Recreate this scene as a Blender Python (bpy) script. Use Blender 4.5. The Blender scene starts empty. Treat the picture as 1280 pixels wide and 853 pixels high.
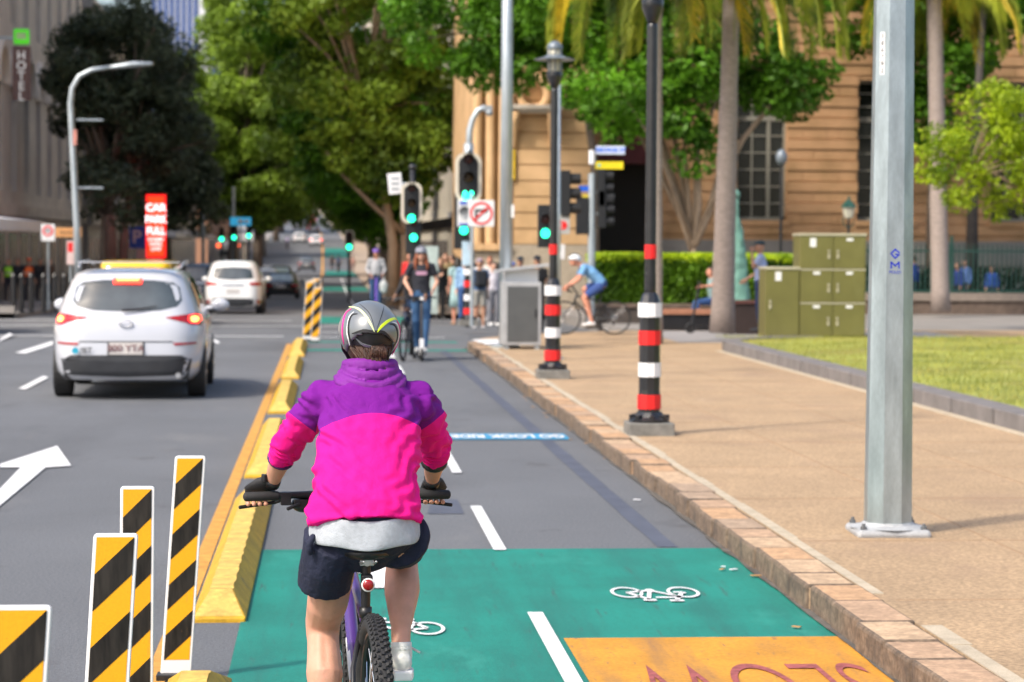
import bpy, bmesh, math, random
import numpy as np
from mathutils import Vector, Matrix, Euler, noise as mnoise
from mathutils.bvhtree import BVHTree
random.seed(7); rng = np.random.default_rng(7)
R = math.radians
SC = bpy.context.scene
COL = SC.collection
PI = math.pi

# ------------------------------------------------------------------ camera, sky, sun, exposure
F_PX = 3000.0                      # focal length in pixels of the 1280 wide photograph
CAM_H = 1.9
KZ = .13
ROLL = 0.006
def cam_matrix(yaw, pitch):
    fwd = Vector((math.sin(yaw)*math.cos(pitch), math.cos(yaw)*math.cos(pitch), -math.sin(pitch)))
    right = Vector((math.cos(yaw), -math.sin(yaw), 0))
    up = right.cross(fwd)
    r2 = right*math.cos(ROLL) + up*math.sin(ROLL)
    u2 = up*math.cos(ROLL) - right*math.sin(ROLL)
    return r2, u2, fwd
def proj_dir(d, m):
    r, u, f = m
    z = d.dot(f)
    return 640 + F_PX*d.dot(r)/z, 426.5 - F_PX*d.dot(u)/z
yaw, pitch = 0.075, 0.04
for _ in range(30):
    x, y = proj_dir(Vector((0, 1, 0)), cam_matrix(yaw, pitch))
    yaw += (x-412)/F_PX; pitch += (y-305)/F_PX
CM = cam_matrix(yaw, pitch)
cam_d = bpy.data.cameras.new('camera'); cam = bpy.data.objects.new('camera', cam_d); COL.objects.link(cam)
M = Matrix.Identity(4)
for i in range(3):
    M[i][0] = CM[0][i]; M[i][1] = CM[1][i]; M[i][2] = -CM[2][i]
M[2][3] = CAM_H
cam.matrix_world = M
cam_d.sensor_width = 36; cam_d.lens = F_PX*36/1280
cam_d.clip_end = 5000; cam_d.clip_start = 0.1
cam_d.dof.use_dof = True; cam_d.dof.focus_distance = 8.15; cam_d.dof.aperture_fstop = 5.0
SC.camera = cam

SUN_EL = R(47)
SUN_DIR = Vector((-0.78, -0.62, 0)).normalized()*math.cos(SUN_EL) + Vector((0, 0, math.sin(SUN_EL)))
world = bpy.data.worlds.new('World'); SC.world = world; world.use_nodes = True
nt = world.node_tree; bg = nt.nodes['Background']
sky = nt.nodes.new('ShaderNodeTexSky'); sky.sky_type = 'NISHITA'; sky.sun_disc = False
sky.sun_elevation = SUN_EL; sky.sun_rotation = math.atan2(SUN_DIR.x, SUN_DIR.y)
sky.air_density = 1.0; sky.dust_density = 4.0; sky.ozone_density = 1.0
nt.links.new(sky.outputs[0], bg.inputs[0]); bg.inputs[1].default_value = 0.15
sd = bpy.data.lights.new('sun', 'SUN'); sun = bpy.data.objects.new('sun', sd); COL.objects.link(sun)
sd.energy = 2.0; sd.angle = R(4.5); sd.color = (1.0, 0.93, 0.82)
sun.rotation_euler = SUN_DIR.to_track_quat('Z', 'Y').to_euler()
SC.view_settings.view_transform = 'Standard'; SC.view_settings.look = 'None'
SC.view_settings.gamma = 1; SC.view_settings.use_curve_mapping = False
SC.view_settings.exposure = 0.82
SC.render.engine = 'CYCLES'
SC.cycles.use_denoising = True
SC.cycles.max_bounces = 6; SC.cycles.diffuse_bounces = 3; SC.cycles.glossy_bounces = 3
SC.cycles.transparent_max_bounces = 6; SC.cycles.transmission_bounces = 3
SC.cycles.use_adaptive_sampling = True; SC.cycles.adaptive_threshold = 0.02

# ------------------------------------------------------------------ where a photographed point stands
def ray(px, py):
    r, u, f = CM
    return (f + r*((px-640)/F_PX) + u*((426.5-py)/F_PX)).normalized()
CP = Vector((0, 0, CAM_H))
def G(px, py, z=0.0):
    d = ray(px, py); g = 0.0
    for _ in range(12):
        t = (z+g-CAM_H)/d.z; Y = (CP+d*t).y; g = .5*g+.5*gz(min(Y, 240))
    return CP + d*((z+g-CAM_H)/d.z)
def W(px, py, Y):
    d = ray(px, py); return CP + d*(Y/d.y)

PROF = [(-200, 0), (45, 0), (74, -.27), (125, -.9), (163, -1.0), (250, -.9), (285, .1), (318, 1.5), (400, 3.4), (500, 5), (650, 8.5), (900, 16.5), (1200, 25), (3000, 40)]
def gz(Y):
    for (a, za), (b, zb) in zip(PROF, PROF[1:]):
        if a <= Y <= b:
            t = (Y-a)/(b-a); return za+(zb-za)*t
    return 0.0
def gx(Y):                          # the road bends gently to the left far away
    return 0.0 if Y < 200 else -((Y-200)/700.0)**2*9.0

# ------------------------------------------------------------------ materials
def c3(r, g, b):
    def f(v):
        v /= 255.0
        return v/12.92 if v <= .04045 else ((v+.055)/1.055)**2.4
    return (f(r), f(g), f(b))
MATS = {}
def mat(name, col, rough=.6, metal=0., var=.12, vscale=6., bump=0., bscale=60., emit=0., spec=.5, trans=0., coat=0., col2=None, stretch=None, fine=0., fscale=120., wear=None):
    if name in MATS: return MATS[name]
    m = bpy.data.materials.new(name); m.use_nodes = True; MATS[name] = m
    t = m.node_tree; b = t.nodes['Principled BSDF']
    b.inputs['Roughness'].default_value = rough; b.inputs['Metallic'].default_value = metal
    b.inputs['Specular IOR Level'].default_value = spec
    if coat: b.inputs['Coat Weight'].default_value = coat; b.inputs['Coat Roughness'].default_value = .06
    tc = t.nodes.new('ShaderNodeTexCoord'); src = tc.outputs['Object']
    if stretch:
        mp = t.nodes.new('ShaderNodeMapping'); mp.inputs['Scale'].default_value = stretch
        t.links.new(src, mp.inputs[0]); src = mp.outputs[0]
    n = t.nodes.new('ShaderNodeTexNoise'); n.inputs['Scale'].default_value = vscale; n.inputs['Detail'].default_value = 4
    t.links.new(src, n.inputs['Vector'])
    r = t.nodes.new('ShaderNodeValToRGB')
    r.color_ramp.elements[0].position = .3; r.color_ramp.elements[1].position = .7
    a = tuple(max(0, v*(1-var)) for v in col); c = tuple(min(1, v*(1+var)) for v in (col2 or col))
    r.color_ramp.elements[0].color = (*a, 1); r.color_ramp.elements[1].color = (*c, 1)
    t.links.new(n.outputs[0], r.inputs[0])
    out = r.outputs[0]
    if fine:
        n3 = t.nodes.new('ShaderNodeTexNoise'); n3.inputs['Scale'].default_value = fscale; n3.inputs['Detail'].default_value = 2
        t.links.new(src, n3.inputs['Vector'])
        mr = t.nodes.new('ShaderNodeMapRange'); mr.inputs[1].default_value = .3; mr.inputs[2].default_value = .7
        mr.inputs[3].default_value = 1-fine; mr.inputs[4].default_value = 1+fine
        t.links.new(n3.outputs[0], mr.inputs[0])
        mx = t.nodes.new('ShaderNodeVectorMath'); mx.operation = 'SCALE'
        t.links.new(out, mx.inputs[0]); t.links.new(mr.outputs[0], mx.inputs['Scale']); out = mx.outputs[0]
    for (ws, w0, w1, wc, wst) in (wear or []):
        nw = t.nodes.new('ShaderNodeTexNoise'); nw.inputs['Scale'].default_value = ws; nw.inputs['Detail'].default_value = 6; nw.inputs['Roughness'].default_value = .65
        mpw = t.nodes.new('ShaderNodeMapping'); mpw.inputs['Scale'].default_value = wst; mpw.inputs['Location'].default_value = (ws, 3, 1)
        t.links.new(tc.outputs['Object'], mpw.inputs[0]); t.links.new(mpw.outputs[0], nw.inputs['Vector'])
        rw = t.nodes.new('ShaderNodeMapRange'); rw.inputs[1].default_value = w0; rw.inputs[2].default_value = w1; t.links.new(nw.outputs[0], rw.inputs[0])
        mw = t.nodes.new('ShaderNodeMix'); mw.data_type = 'RGBA'; t.links.new(rw.outputs[0], mw.inputs['Factor']); t.links.new(out, mw.inputs[6]); mw.inputs[7].default_value = (*wc, 1); out = mw.outputs[2]
    t.links.new(out, b.inputs['Base Color'])
    if bump:
        n2 = t.nodes.new('ShaderNodeTexNoise'); n2.inputs['Scale'].default_value = bscale; n2.inputs['Detail'].default_value = 5
        t.links.new(src, n2.inputs['Vector'])
        bp = t.nodes.new('ShaderNodeBump'); bp.inputs['Strength'].default_value = bump; bp.inputs['Distance'].default_value = .01
        t.links.new(n2.outputs[0], bp.inputs['Height']); t.links.new(bp.outputs[0], b.inputs['Normal'])
    if emit:
        b.inputs['Emission Color'].default_value = (*col, 1); b.inputs['Emission Strength'].default_value = emit
    if trans:
        mix = t.nodes.new('ShaderNodeMixShader'); mix.inputs[0].default_value = trans
        tr = t.nodes.new('ShaderNodeBsdfTranslucent')
        t.links.new(out, tr.inputs[0])
        t.links.new(b.outputs[0], mix.inputs[1]); t.links.new(tr.outputs[0], mix.inputs[2])
        t.links.new(mix.outputs[0], t.nodes['Material Output'].inputs[0])
    return m
def leafmat(name, col, col2, vs=.6, trans=.35):
    return mat(name, col, rough=.5, var=.25, vscale=vs, col2=col2, trans=trans, spec=.3)

# ------------------------------------------------------------------ mesh builder
class MB:
    def __init__(s): s.v = []; s.f = []; s.m = []; s.mi = 0
    def add(s, vs, fs):
        o = len(s.v); s.v += [tuple(v) for v in vs]; s.f += [tuple(i+o for i in f) for f in fs]; s.m += [s.mi]*len(fs); return s
    def box(s, c, d, rz=0., rot=None, taper=1.):
        x, y, z = d[0]/2, d[1]/2, d[2]/2
        p = [(-x,-y,-z),(x,-y,-z),(x,y,-z),(-x,y,-z),(-x*taper,-y*taper,z),(x*taper,-y*taper,z),(x*taper,y*taper,z),(-x*taper,y*taper,z)]
        m = rot if rot is not None else Matrix.Rotation(rz, 3, 'Z')
        return s.add([m @ Vector(q) + Vector(c) for q in p], [(0,3,2,1),(4,5,6,7),(0,1,5,4),(1,2,6,5),(2,3,7,6),(3,0,4,7)])
    def b2(s, x0, x1, y0, y1, z0, z1): return s.box(((x0+x1)/2,(y0+y1)/2,(z0+z1)/2), (abs(x1-x0),abs(y1-y0),abs(z1-z0)))
    def loft(s, pts, rad, n=12, side=None, cap=True, rnd=True):
        pts = [Vector(p) for p in pts]; k = len(pts)
        rad = [(r, r) if not isinstance(r, (tuple, list)) else r for r in (rad if isinstance(rad, (list, tuple)) else [rad]*k)]
        if cap and rnd:
            d0 = (pts[0]-pts[1]).normalized(); d1 = (pts[-1]-pts[-2]).normalized()
            e0 = min(rad[0])*.6; e1 = min(rad[-1])*.6
            pts = [pts[0]+d0*e0, pts[0]+d0*e0*.6] + pts + [pts[-1]+d1*e1*.6, pts[-1]+d1*e1]
            rad = [tuple(q*.35 for q in rad[0]), tuple(q*.8 for q in rad[0])] + rad + [tuple(q*.8 for q in rad[-1]), tuple(q*.35 for q in rad[-1])]
            k = len(pts)
        up = None; vs = []
        for i, p in enumerate(pts):
            d = (pts[min(i+1,k-1)] - pts[max(i-1,0)]).normalized()
            if up is None:
                sv = Vector(side) if side else (Vector((0,0,1)) if abs(d.z) < .9 else Vector((1,0,0)))
            else: sv = up
            sv = (sv - d*sv.dot(d)).normalized(); up = sv
            w = d.cross(sv)
            for j in range(n):
                a = 2*PI*j/n
                vs.append(p + sv*math.cos(a)*rad[i][0] + w*math.sin(a)*rad[i][1])
        fs = [(i*n+j, i*n+(j+1)%n, (i+1)*n+(j+1)%n, (i+1)*n+j) for i in range(k-1) for j in range(n)]
        if cap: fs += [tuple(range(n))[::-1], tuple(range((k-1)*n, k*n))]
        return s.add(vs, fs)
    def cyl(s, p0, p1, r0, r1=None, n=12, cap=True): return s.loft([p0, p1], [r0, r0 if r1 is None else r1], n, cap=cap, rnd=False)
    def lathe(s, prof, c=(0,0,0), n=20):
        k = len(prof); vs = [(c[0]+r*math.cos(2*PI*j/n), c[1]+r*math.sin(2*PI*j/n), c[2]+z) for r, z in prof for j in range(n)]
        fs = [(i*n+j, i*n+(j+1)%n, (i+1)*n+(j+1)%n, (i+1)*n+j) for i in range(k-1) for j in range(n)]
        fs += [tuple(range(n))[::-1], tuple(range((k-1)*n, k*n))]
        return s.add(vs, fs)
    def sph(s, c, r, nu=14, nv=9, rot=None):
        r = (r, r, r) if not isinstance(r, (tuple, list)) else r
        vs = []; c = Vector(c)
        for i in range(1, nv):
            t = PI*i/nv
            for j in range(nu):
                a = 2*PI*j/nu; q = Vector((r[0]*math.sin(t)*math.cos(a), r[1]*math.sin(t)*math.sin(a), r[2]*math.cos(t)))
                vs.append(c + (rot @ q if rot is not None else q))
        q0 = Vector((0,0,r[2])); q1 = Vector((0,0,-r[2]))
        if rot is not None: q0 = rot @ q0; q1 = rot @ q1
        vs += [c+q0, c+q1]; T = len(vs)-2
        fs = [(i*nu+j, (i+1)*nu+j, (i+1)*nu+(j+1)%nu, i*nu+(j+1)%nu) for i in range(nv-2) for j in range(nu)]
        fs += [(T, j, (j+1)%nu) for j in range(nu)] + [(T+1, (nv-2)*nu+(j+1)%nu, (nv-2)*nu+j) for j in range(nu)]
        return s.add(vs, fs)
    def torus(s, c, R0, r, n=40, k=8, axis='X', r2=None, a0=0., a1=2*PI):
        c = Vector(c); full = abs(a1-a0-2*PI) < 1e-6; vs = []; N = n if full else n+1
        for i in range(N):
            a = a0+(a1-a0)*i/n; ca, sa = math.cos(a), math.sin(a)
            for j in range(k):
                b = 2*PI*j/k; rr = R0+r*math.cos(b); h = (r2 or r)*math.sin(b)
                q = (h, rr*ca, rr*sa) if axis == 'X' else ((rr*ca, h, rr*sa) if axis == 'Y' else (rr*ca, rr*sa, h))
                vs.append(c+Vector(q))
        fs = [(i*k+j, ((i+1)%N)*k+j, ((i+1)%N)*k+(j+1)%k, i*k+(j+1)%k) for i in range(n if full else N-1) for j in range(k)]
        return s.add(vs, fs)
    def prism(s, poly, o, u, v, w, t):
        """polygon in the (u,v) plane at o, pushed t along w"""
        o, u, v, w = Vector(o), Vector(u), Vector(v), Vector(w); n = len(poly)
        a = [o+u*p[0]+v*p[1] for p in poly]; b = [q+w*t for q in a]
        return s.add(a+b, [tuple(range(n))[::-1], tuple(range(n, 2*n))] + [(i, (i+1)%n, n+(i+1)%n, n+i) for i in range(n)])
    def quad(s, *p): return s.add(p, [tuple(range(len(p)))])
    def mesh(s, name):
        me = bpy.data.meshes.new(name); me.from_pydata(s.v, [], s.f); me.update(); return me
    def build(s, name, mats, parent=None, smooth=False, bevel=0., sub=0, loc=None, recalc=True):
        me = s.mesh(name)
        for m in (mats if isinstance(mats, (list, tuple)) else [mats]): me.materials.append(m)
        if any(s.m): me.polygons.foreach_set('material_index', s.m)
        o = bpy.data.objects.new(name, me); COL.objects.link(o)
        if recalc:
            bm = bmesh.new(); bm.from_mesh(me); bmesh.ops.recalc_face_normals(bm, faces=bm.faces); bm.to_mesh(me); bm.free()
        if bevel:
            md = o.modifiers.new('bevel', 'BEVEL'); md.width = bevel; md.segments = 2; md.limit_method = 'ANGLE'; md.angle_limit = R(40)
        if sub:
            md = o.modifiers.new('sub', 'SUBSURF'); md.levels = sub; md.render_levels = sub
        if smooth:
            me.polygons.foreach_set('use_smooth', [True]*len(me.polygons))
        if parent: o.parent = parent
        if loc: o.location = loc
        return o
def apply_mods(o):
    dg = bpy.context.evaluated_depsgraph_get(); dg.update()
    me = bpy.data.meshes.new_from_object(o.evaluated_get(dg)); me.name = o.name
    o.modifiers.clear(); o.data = me; return o
def remesh(o, voxel, smooth=2, f=.5):
    md = o.modifiers.new('r', 'REMESH'); md.mode = 'VOXEL'; md.voxel_size = voxel; md.use_smooth_shade = True
    if smooth:
        md = o.modifiers.new('s', 'SMOOTH'); md.iterations = smooth; md.factor = f
    apply_mods(o); return o
def tag(o, label=None, cat=None, group=None, kind=None):
    if label: o['label'] = label
    if cat: o['category'] = cat
    if group: o['group'] = group
    if kind: o['kind'] = kind
    return o
def thing(name, label, cat, loc=(0,0,0), rz=0., group=None, scale=1.):
    o = bpy.data.objects.new(name, None); COL.objects.link(o); o.empty_display_size = .2
    o.location = loc; o.rotation_euler = (0, 0, rz); o.scale = (scale,)*3
    return tag(o, label, cat, group)
def struct(o): o['kind'] = 'structure'; return o
KIDS = {}
def dup(root, loc, rz=0., label=None, group=None, scale=None):
    kids = {}
    for o in COL.objects:
        if o.parent: kids.setdefault(o.parent, []).append(o)
    def cp(o, par):
        c = o.copy(); COL.objects.link(c); c.parent = par
        for k in kids.get(o, []): cp(k, c)
        return c
    r = cp(root, None); r.location = loc; r.rotation_euler = (0, 0, rz)
    if scale is not None: r.scale = (scale,)*3 if not isinstance(scale, tuple) else scale
    if label: r['label'] = label
    if group: r['group'] = group
    return r
def text_mesh(name, body, m, parent, size, mw, depth=.002, sx=1., sy=1., align='CENTER', bold=0.):
    cu = bpy.data.curves.new(name, 'FONT'); cu.body = body; cu.size = size; cu.extrude = depth/2; cu.align_x = align; cu.align_y = 'CENTER'
    cu.offset = bold; cu.space_line = .9
    t = bpy.data.objects.new(name, cu); COL.objects.link(t)
    dg = bpy.context.evaluated_depsgraph_get(); dg.update()
    me = bpy.data.meshes.new_from_object(t.evaluated_get(dg)); me.name = name
    COL.objects.unlink(t); bpy.data.objects.remove(t)
    me.transform(Matrix.Diagonal((sx, sy, 1, 1))); me.transform(mw)
    me.materials.clear(); me.materials.append(m)
    o = bpy.data.objects.new(name, me); COL.objects.link(o); o.parent = parent
    return o
# letters standing upright facing the camera side (-Y)
FACE = Matrix.Rotation(PI/2, 4, 'X')
def at(x, y, z, m=FACE): return Matrix.Translation((x, y, z)) @ m

# common materials
M_asph = mat('asphalt', (.118,.124,.134), .9, var=.10, vscale=.45, bump=.5, bscale=90, fine=.26, fscale=60, wear=[(.35,.52,.75,(.075,.078,.085),(1,.25,1)),(1.4,.62,.72,(.085,.085,.09),(1,1,1)),(.9,.60,.80,(.165,.165,.165),(1,.35,1))])
M_white = mat('road_paint_white', (.70,.70,.70), .7, var=.06, vscale=5, fine=.08, fscale=60, wear=[(30,.62,.70,(.30,.30,.30),(1,1,1))])
M_green = mat('green_lane_paint', (.004,.190,.145), .75, var=.14, vscale=1.6, fine=.10, fscale=40, bump=.3, bscale=90, wear=[(1.6,.47,.78,(.010,.115,.095),(1.8,.16,1)),(5,.60,.72,(.035,.10,.085),(3,.25,1)),(26,.66,.74,(.05,.075,.075),(1,1,1)),(2.5,.60,.82,(.03,.27,.21),(1,.4,1))])
M_orange = mat('orange_lane_paint', (.54,.245,.022), .8, var=.14, vscale=2.5, fine=.16, fscale=60, wear=[(2.6,.48,.76,(.30,.15,.05),(1.8,.22,1)),(9,.60,.72,(.20,.12,.07),(2,.5,1)),(24,.63,.72,(.14,.09,.06),(1,1,1))])
M_oline = mat('yellow_edge_line', (.52,.26,.05), .8, var=.2, vscale=9, fine=.15)
M_red_txt = mat('red_lane_lettering', (.30,.075,.07), .8, var=.2, vscale=14, fine=.3, fscale=30)
M_seal = mat('trench_seal', (.075,.085,.115), .8, var=.15, vscale=3)
M_black = mat('black_plastic', (.012,.012,.014), .4, var=.2)
M_rubber = mat('rubber', (.018,.018,.019), .75, var=.2, vscale=30)
M_galv = mat('galvanised_steel', (.42,.47,.50), .42, .55, var=.16, vscale=3.5, stretch=(3,3,.6))
M_grey = mat('grey_metal', (.30,.33,.35), .5, .3, var=.1)
M_chrome = mat('chrome', (.6,.6,.62), .2, 1., var=.05)
M_glass = mat('dark_glass', (.02,.024,.028), .06, 0, var=.1, spec=.9)
M_conc = mat('concrete', (.34,.32,.29), .85, var=.14, vscale=5, bump=.3)
M_green_led = mat('green_lamp', (.02,.85,.42), .4, emit=3.0, var=0)
M_wht_p = mat('white_plastic', (.75,.75,.75), .45, var=.04)
# ------------------------------------------------------------------ the ground and the road
def strip_profile(x0, x1, ys, dz):
    mb = MB(); n = len(ys)
    vs = []
    for y in ys:
        vs += [(x0+gx(y), y, gz(y)+dz), (x1+gx(y), y, gz(y)+dz)]
    mb.add(vs, [(2*i, 2*i+1, 2*i+3, 2*i+2) for i in range(n-1)]); return mb
YS = [-60, 0, 45, 50.5, 58, 67, 74, 85, 100, 125, 145, 163, 185, 205, 230, 250, 268, 285, 300, 318, 350, 400, 450, 500, 570, 650, 720, 800, 900, 1200, 2500]
struct(strip_profile(-700, 700, YS, -.02).build('ground', mat('city_ground', (.10,.10,.095), .9, var=.2, vscale=.1)))
YR = [y for y in YS if y <= 1200]
struct(strip_profile(-9.2, 2.9, YR, 0).build('road', M_asph))
struct(strip_profile(-120, -9.2, [50.5, 58, 67], -.004).build('cross_street', M_asph)); struct(strip_profile(2.9, 120, [50.4, 58, 67, 74, 85], -.004).build('cross_street', M_asph))
mb = MB(); mb.b2(6.2, 60, 50.5, 66.3, -.5, KZ-.004); struct(mb.build('plaza', mat('plaza_ground', (.24,.22,.20), .9, var=.12, vscale=.8)))
mb = MB(); mb.b2(-40, -9.0, -20, 50.3, -.01, .14); struct(mb.build('footpath', M_conc))

# near right footpath: exposed aggregate, rounded corner at the crossing
M_path = mat('exposed_aggregate', (.385,.265,.155), .9, var=.10, vscale=1.2, bump=.7, bscale=140, fine=.32, fscale=44, wear=[(.8,.54,.78,(.30,.20,.13),(1,1,1)),(7,.68,.76,(.24,.17,.115),(1,1,1)),(2.2,.62,.8,(.50,.37,.25),(1,1,1))])
KZ = .13
def path_outline():
    p = [(2.76, -6), (2.76, 43.5)]
    for a in range(0, 91, 15):
        p.append((2.76+7.0*(1-math.cos(R(a))), 43.5+7.0*math.sin(R(a))))
    p += [(60, 50.5), (60, -6)]
    return p
mb = MB(); mb.prism(path_outline(), (0,0,0), (1,0,0), (0,1,0), (0,0,1), KZ)
struct(mb.build('footpath', M_path))
# shallow joints between the aggregate bays
mb = MB()
for y in np.arange(7.0, 48, 2.4): mb.b2(2.84, 6.3, y, y+.012, KZ, KZ+.0025)
for x in (4.0, 5.2): mb.b2(x, x+.012, 5, 47, KZ, KZ+.0032)
struct(mb.build('footpath_joints', mat('joint', (.33,.22,.13), .9)))
# kerb stones
kst = [mat('kerb_stone_%s' % n, c, .85, var=.22, vscale=9, bump=.6, bscale=30, fine=.2, fscale=40) for n, c in
       (('tan', (.45,.275,.15)), ('pink', (.41,.27,.17)), ('grey', (.35,.25,.17)), ('cream', (.46,.32,.20)))]
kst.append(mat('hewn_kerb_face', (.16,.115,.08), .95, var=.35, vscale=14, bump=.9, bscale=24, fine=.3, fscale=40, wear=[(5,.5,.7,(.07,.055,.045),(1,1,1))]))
mb = MB(); y = 4.0; fs = MB()
while y < 43.4:
    L = random.uniform(.42, .72); mb.mi = random.choice([0,0,1,1,2,3])
    j = random.uniform(-.018, .018); h = KZ+.010+random.uniform(-.010, .010)
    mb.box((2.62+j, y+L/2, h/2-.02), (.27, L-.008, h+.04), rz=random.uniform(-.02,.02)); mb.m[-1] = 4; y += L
# stones round the corner
for k in range(9):
    a = R(5+k*10); mb.mi = k % 4
    mb.box((2.76+7.0*(1-math.cos(a))-.0, 43.5+7.0*math.sin(a)+.0, .035), (.28, 1.18, KZ+.05), rz=-a)
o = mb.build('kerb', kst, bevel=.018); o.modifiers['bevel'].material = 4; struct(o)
mb = MB(); mb.b2(2.70, 2.78, 4, 43.4, 0, KZ-.01)
struct(mb.build('kerb_joint', mat('kerb_mortar', (.14,.11,.08), .95, var=.3, vscale=20)))
# cream cement strip behind the kerb (broken edge)
mb = MB(); y = 4.0
while y < 43.4:
    L = random.uniform(.5, 1.3)
    if not (10.6 < y < 11.6): mb.b2(2.762, 2.762+random.uniform(.06, .10), y, y+L-.02, KZ-.02, KZ+.006)
    y += L
struct(mb.build('cement_strip', mat('cement', (.44,.37,.27), .85, var=.16, vscale=8, fine=.15)))
# dirt in the gutter
mb = MB(); ys_ = np.arange(4, 44, .15); vs = []
for i, y in enumerate(ys_): vs += [(2.5, y, .0135), (2.465-.07*abs(mnoise.noise(Vector((y*.7, 3, 0))))-.02*abs(mnoise.noise(Vector((y*2.7, 9, 0)))), y, .0135)]
mb.add(vs, [(2*i, 2*i+1, 2*i+3, 2*i+2) for i in range(len(ys_)-1)])
struct(mb.build('gutter_dirt', mat('gutter_dirt', (.10,.09,.078), .95, var=.35, vscale=8)))

# lawn, its edging and the pale strip
LX = 6.62
def lawn_outline(off=0.):
    p = [(LX+off, 12), (LX+off, 40.0)]
    for a in range(0, 91, 15): p.append((LX+off+3.2*(1-math.cos(R(a))), 40.0+(3.2-off)*math.sin(R(a))))
    p += [(60, 43.2-off), (60, 12)]
    return p
mb = MB(); mb.prism(lawn_outline(.3), (0,0,0), (1,0,0), (0,1,0), (0,0,1), KZ+.14)
M_grass = mat('grass', (.19,.22,.03), .85, var=.22, vscale=.9, bump=1., bscale=80, col2=(.30,.32,.06), fine=.35, fscale=28, wear=[(.5,.5,.75,(.30,.24,.08),(1,1,1))])
struct(mb.build('lawn', M_grass))
mb = MB(); a = lawn_outline(0.); b = lawn_outline(.32)
for i in range(len(a)-3):
    n = max(1, int(math.dist(a[i], a[i+1])/1.6))
    for k in range(n):
        t0, t1 = k/n+.002, (k+1)/n-.002
        P = [tuple(p[i][q]+(p[i+1][q]-p[i][q])*t for q in (0,1)) for p, t in ((a,t0),(b,t0),(b,t1),(a,t1))]
        mb.prism(P, (0,0,0), (1,0,0), (0,1,0), (0,0,1), KZ+.17)
struct(mb.build('lawn_edging', mat('edging_stone', (.17,.155,.15), .85, var=.2, vscale=4, bump=.3), bevel=.012))
mb = MB(); mb.b2(LX-.12, LX-.005, 12, 40.2, KZ-.02, KZ+.008)
struct(mb.build('cement_strip', MATS['cement']))
# blades over the front of the lawn
mb = MB()
for _ in range(26000):
    y = 24+19*random.random()**1.0; x = LX+.34+8.0*random.random()
    h = random.uniform(.03, .075); a = random.uniform(0, PI); w = .006; z = KZ+.14
    dx, dy = w*math.cos(a), w*math.sin(a); lx, ly = random.uniform(-.03,.03), random.uniform(-.03,.03)
    mb.add([(x-dx,y-dy,z),(x+dx,y+dy,z),(x+lx,y+ly,z+h)], [(0,1,2)])
o = mb.build('grass', mat('grass_blades', (.22,.27,.03), .7, var=.25, vscale=1.2, col2=(.40,.38,.08), trans=.3, wear=[(.6,.5,.72,(.42,.33,.12),(1,1,1))]), recalc=False)
tag(o, 'short green grass growing on the lawn beside the footpath', 'grass', kind='stuff')
# plaza behind the lawn
mb = MB(); mb.b2(6.4, 12.5, 43.6, 49.5, KZ, KZ+.004); struct(mb.build('plaza_paving', mat('plaza_paving', (.30,.28,.27), .85, var=.1)))

# far blocks
mb = MB()
def block(mb, x0, x1, y0, y1, h=.14):
    ys = [y0]+[y for y in YS if y0 < y < y1]+[y1]; vs = []
    for y in ys:
        g = gz(y); vs += [(x0+gx(y), y, g-.05), (x0+gx(y), y, g+h), (x1+gx(y), y, g+h)]
    n = len(ys); f = []
    for i in range(n-1):
        a = 3*i; f += [(a, a+1, a+4, a+3), (a+1, a+2, a+5, a+4)]
    f += [(0,1,2,2)][:0]
    mb.add(vs, f); mb.b2(min(x0,x1), max(x0,x1), y0, y0+.3, -.05, h)
block(mb, -8.6, -60, 66.5, 1200); struct(mb.build('footpath', mat('grey_footpath', (.27,.25,.23), .85, var=.12, vscale=2)))
mb = MB(); block(mb, 2.45, 60, 68, 1200); struct(mb.build('footpath', mat('warm_footpath', (.36,.28,.21), .85, var=.12, vscale=2)))

# painted surfaces
def flat(poly, z, name, m):
    mb = MB(); mb.add([(x, y, z+gz(y)) for x, y in poly], [tuple(range(len(poly)))]); return struct(mb.build(name, m, recalc=False))
def rect(x0, x1, y0, y1): return [(x0,y0),(x1,y0),(x1,y1),(x0,y1)]
gx_l = -.44
flat(rect(gx_l, 2.5, 4.0, 14.88), .004, 'green_lane_surface', M_green)
flat(rect(1.13, 2.5, 4.0, 11.45), .008, 'orange_lane_surface', M_orange)
flat(rect(-.40, 2.5, 42.6, 47.5), .004, 'green_lane_surface', M_green)
flat(rect(-.40, 2.4, 62, 70.5), .006, 'green_lane_surface', M_green)
flat(rect(-.40, 2.4, 145, 160), .02, 'green_lane_surface', M_green)
flat(rect(-.40, 2.4, 205, 245), .06, 'green_lane_surface', M_green)
flat(rect(-.40+gx(300), 2.4+gx(300), 288, 312), .10, 'green_lane_surface', M_green)
mb = MB()
for k in range(9):
    y0 = 9.75+5.03*k
    mb.add([(1.02,y0,.012),(1.10,y0,.012),(1.10,y0+2.5,.012),(1.02,y0+2.5,.012)], [(0,1,2,3)])
ys_ = [74,100,125,145,163,200]; mb.add([(x,y,gz(y)+.022) for y in ys_ for x in (.93,1.03)], [(2*i,2*i+1,2*i+3,2*i+2) for i in range(5)])
# stop line and crossing lines
for x0, x1, y0, y1 in ((-9, -.95, 50.0, 50.35), (-9, 2.4, 58.6, 58.9), (-.35, 2.4, 49.6, 49.85), (-.35,2.2,53.2,53.45), (-9,-1,64.2,64.6)):
    mb.add([(x0,y0,gz(y0)+.0165),(x1,y0,gz(y0)+.0165),(x1,y1,gz(y1)+.0165),(x0,y1,gz(y1)+.0165)], [(0,1,2,3)])
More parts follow.
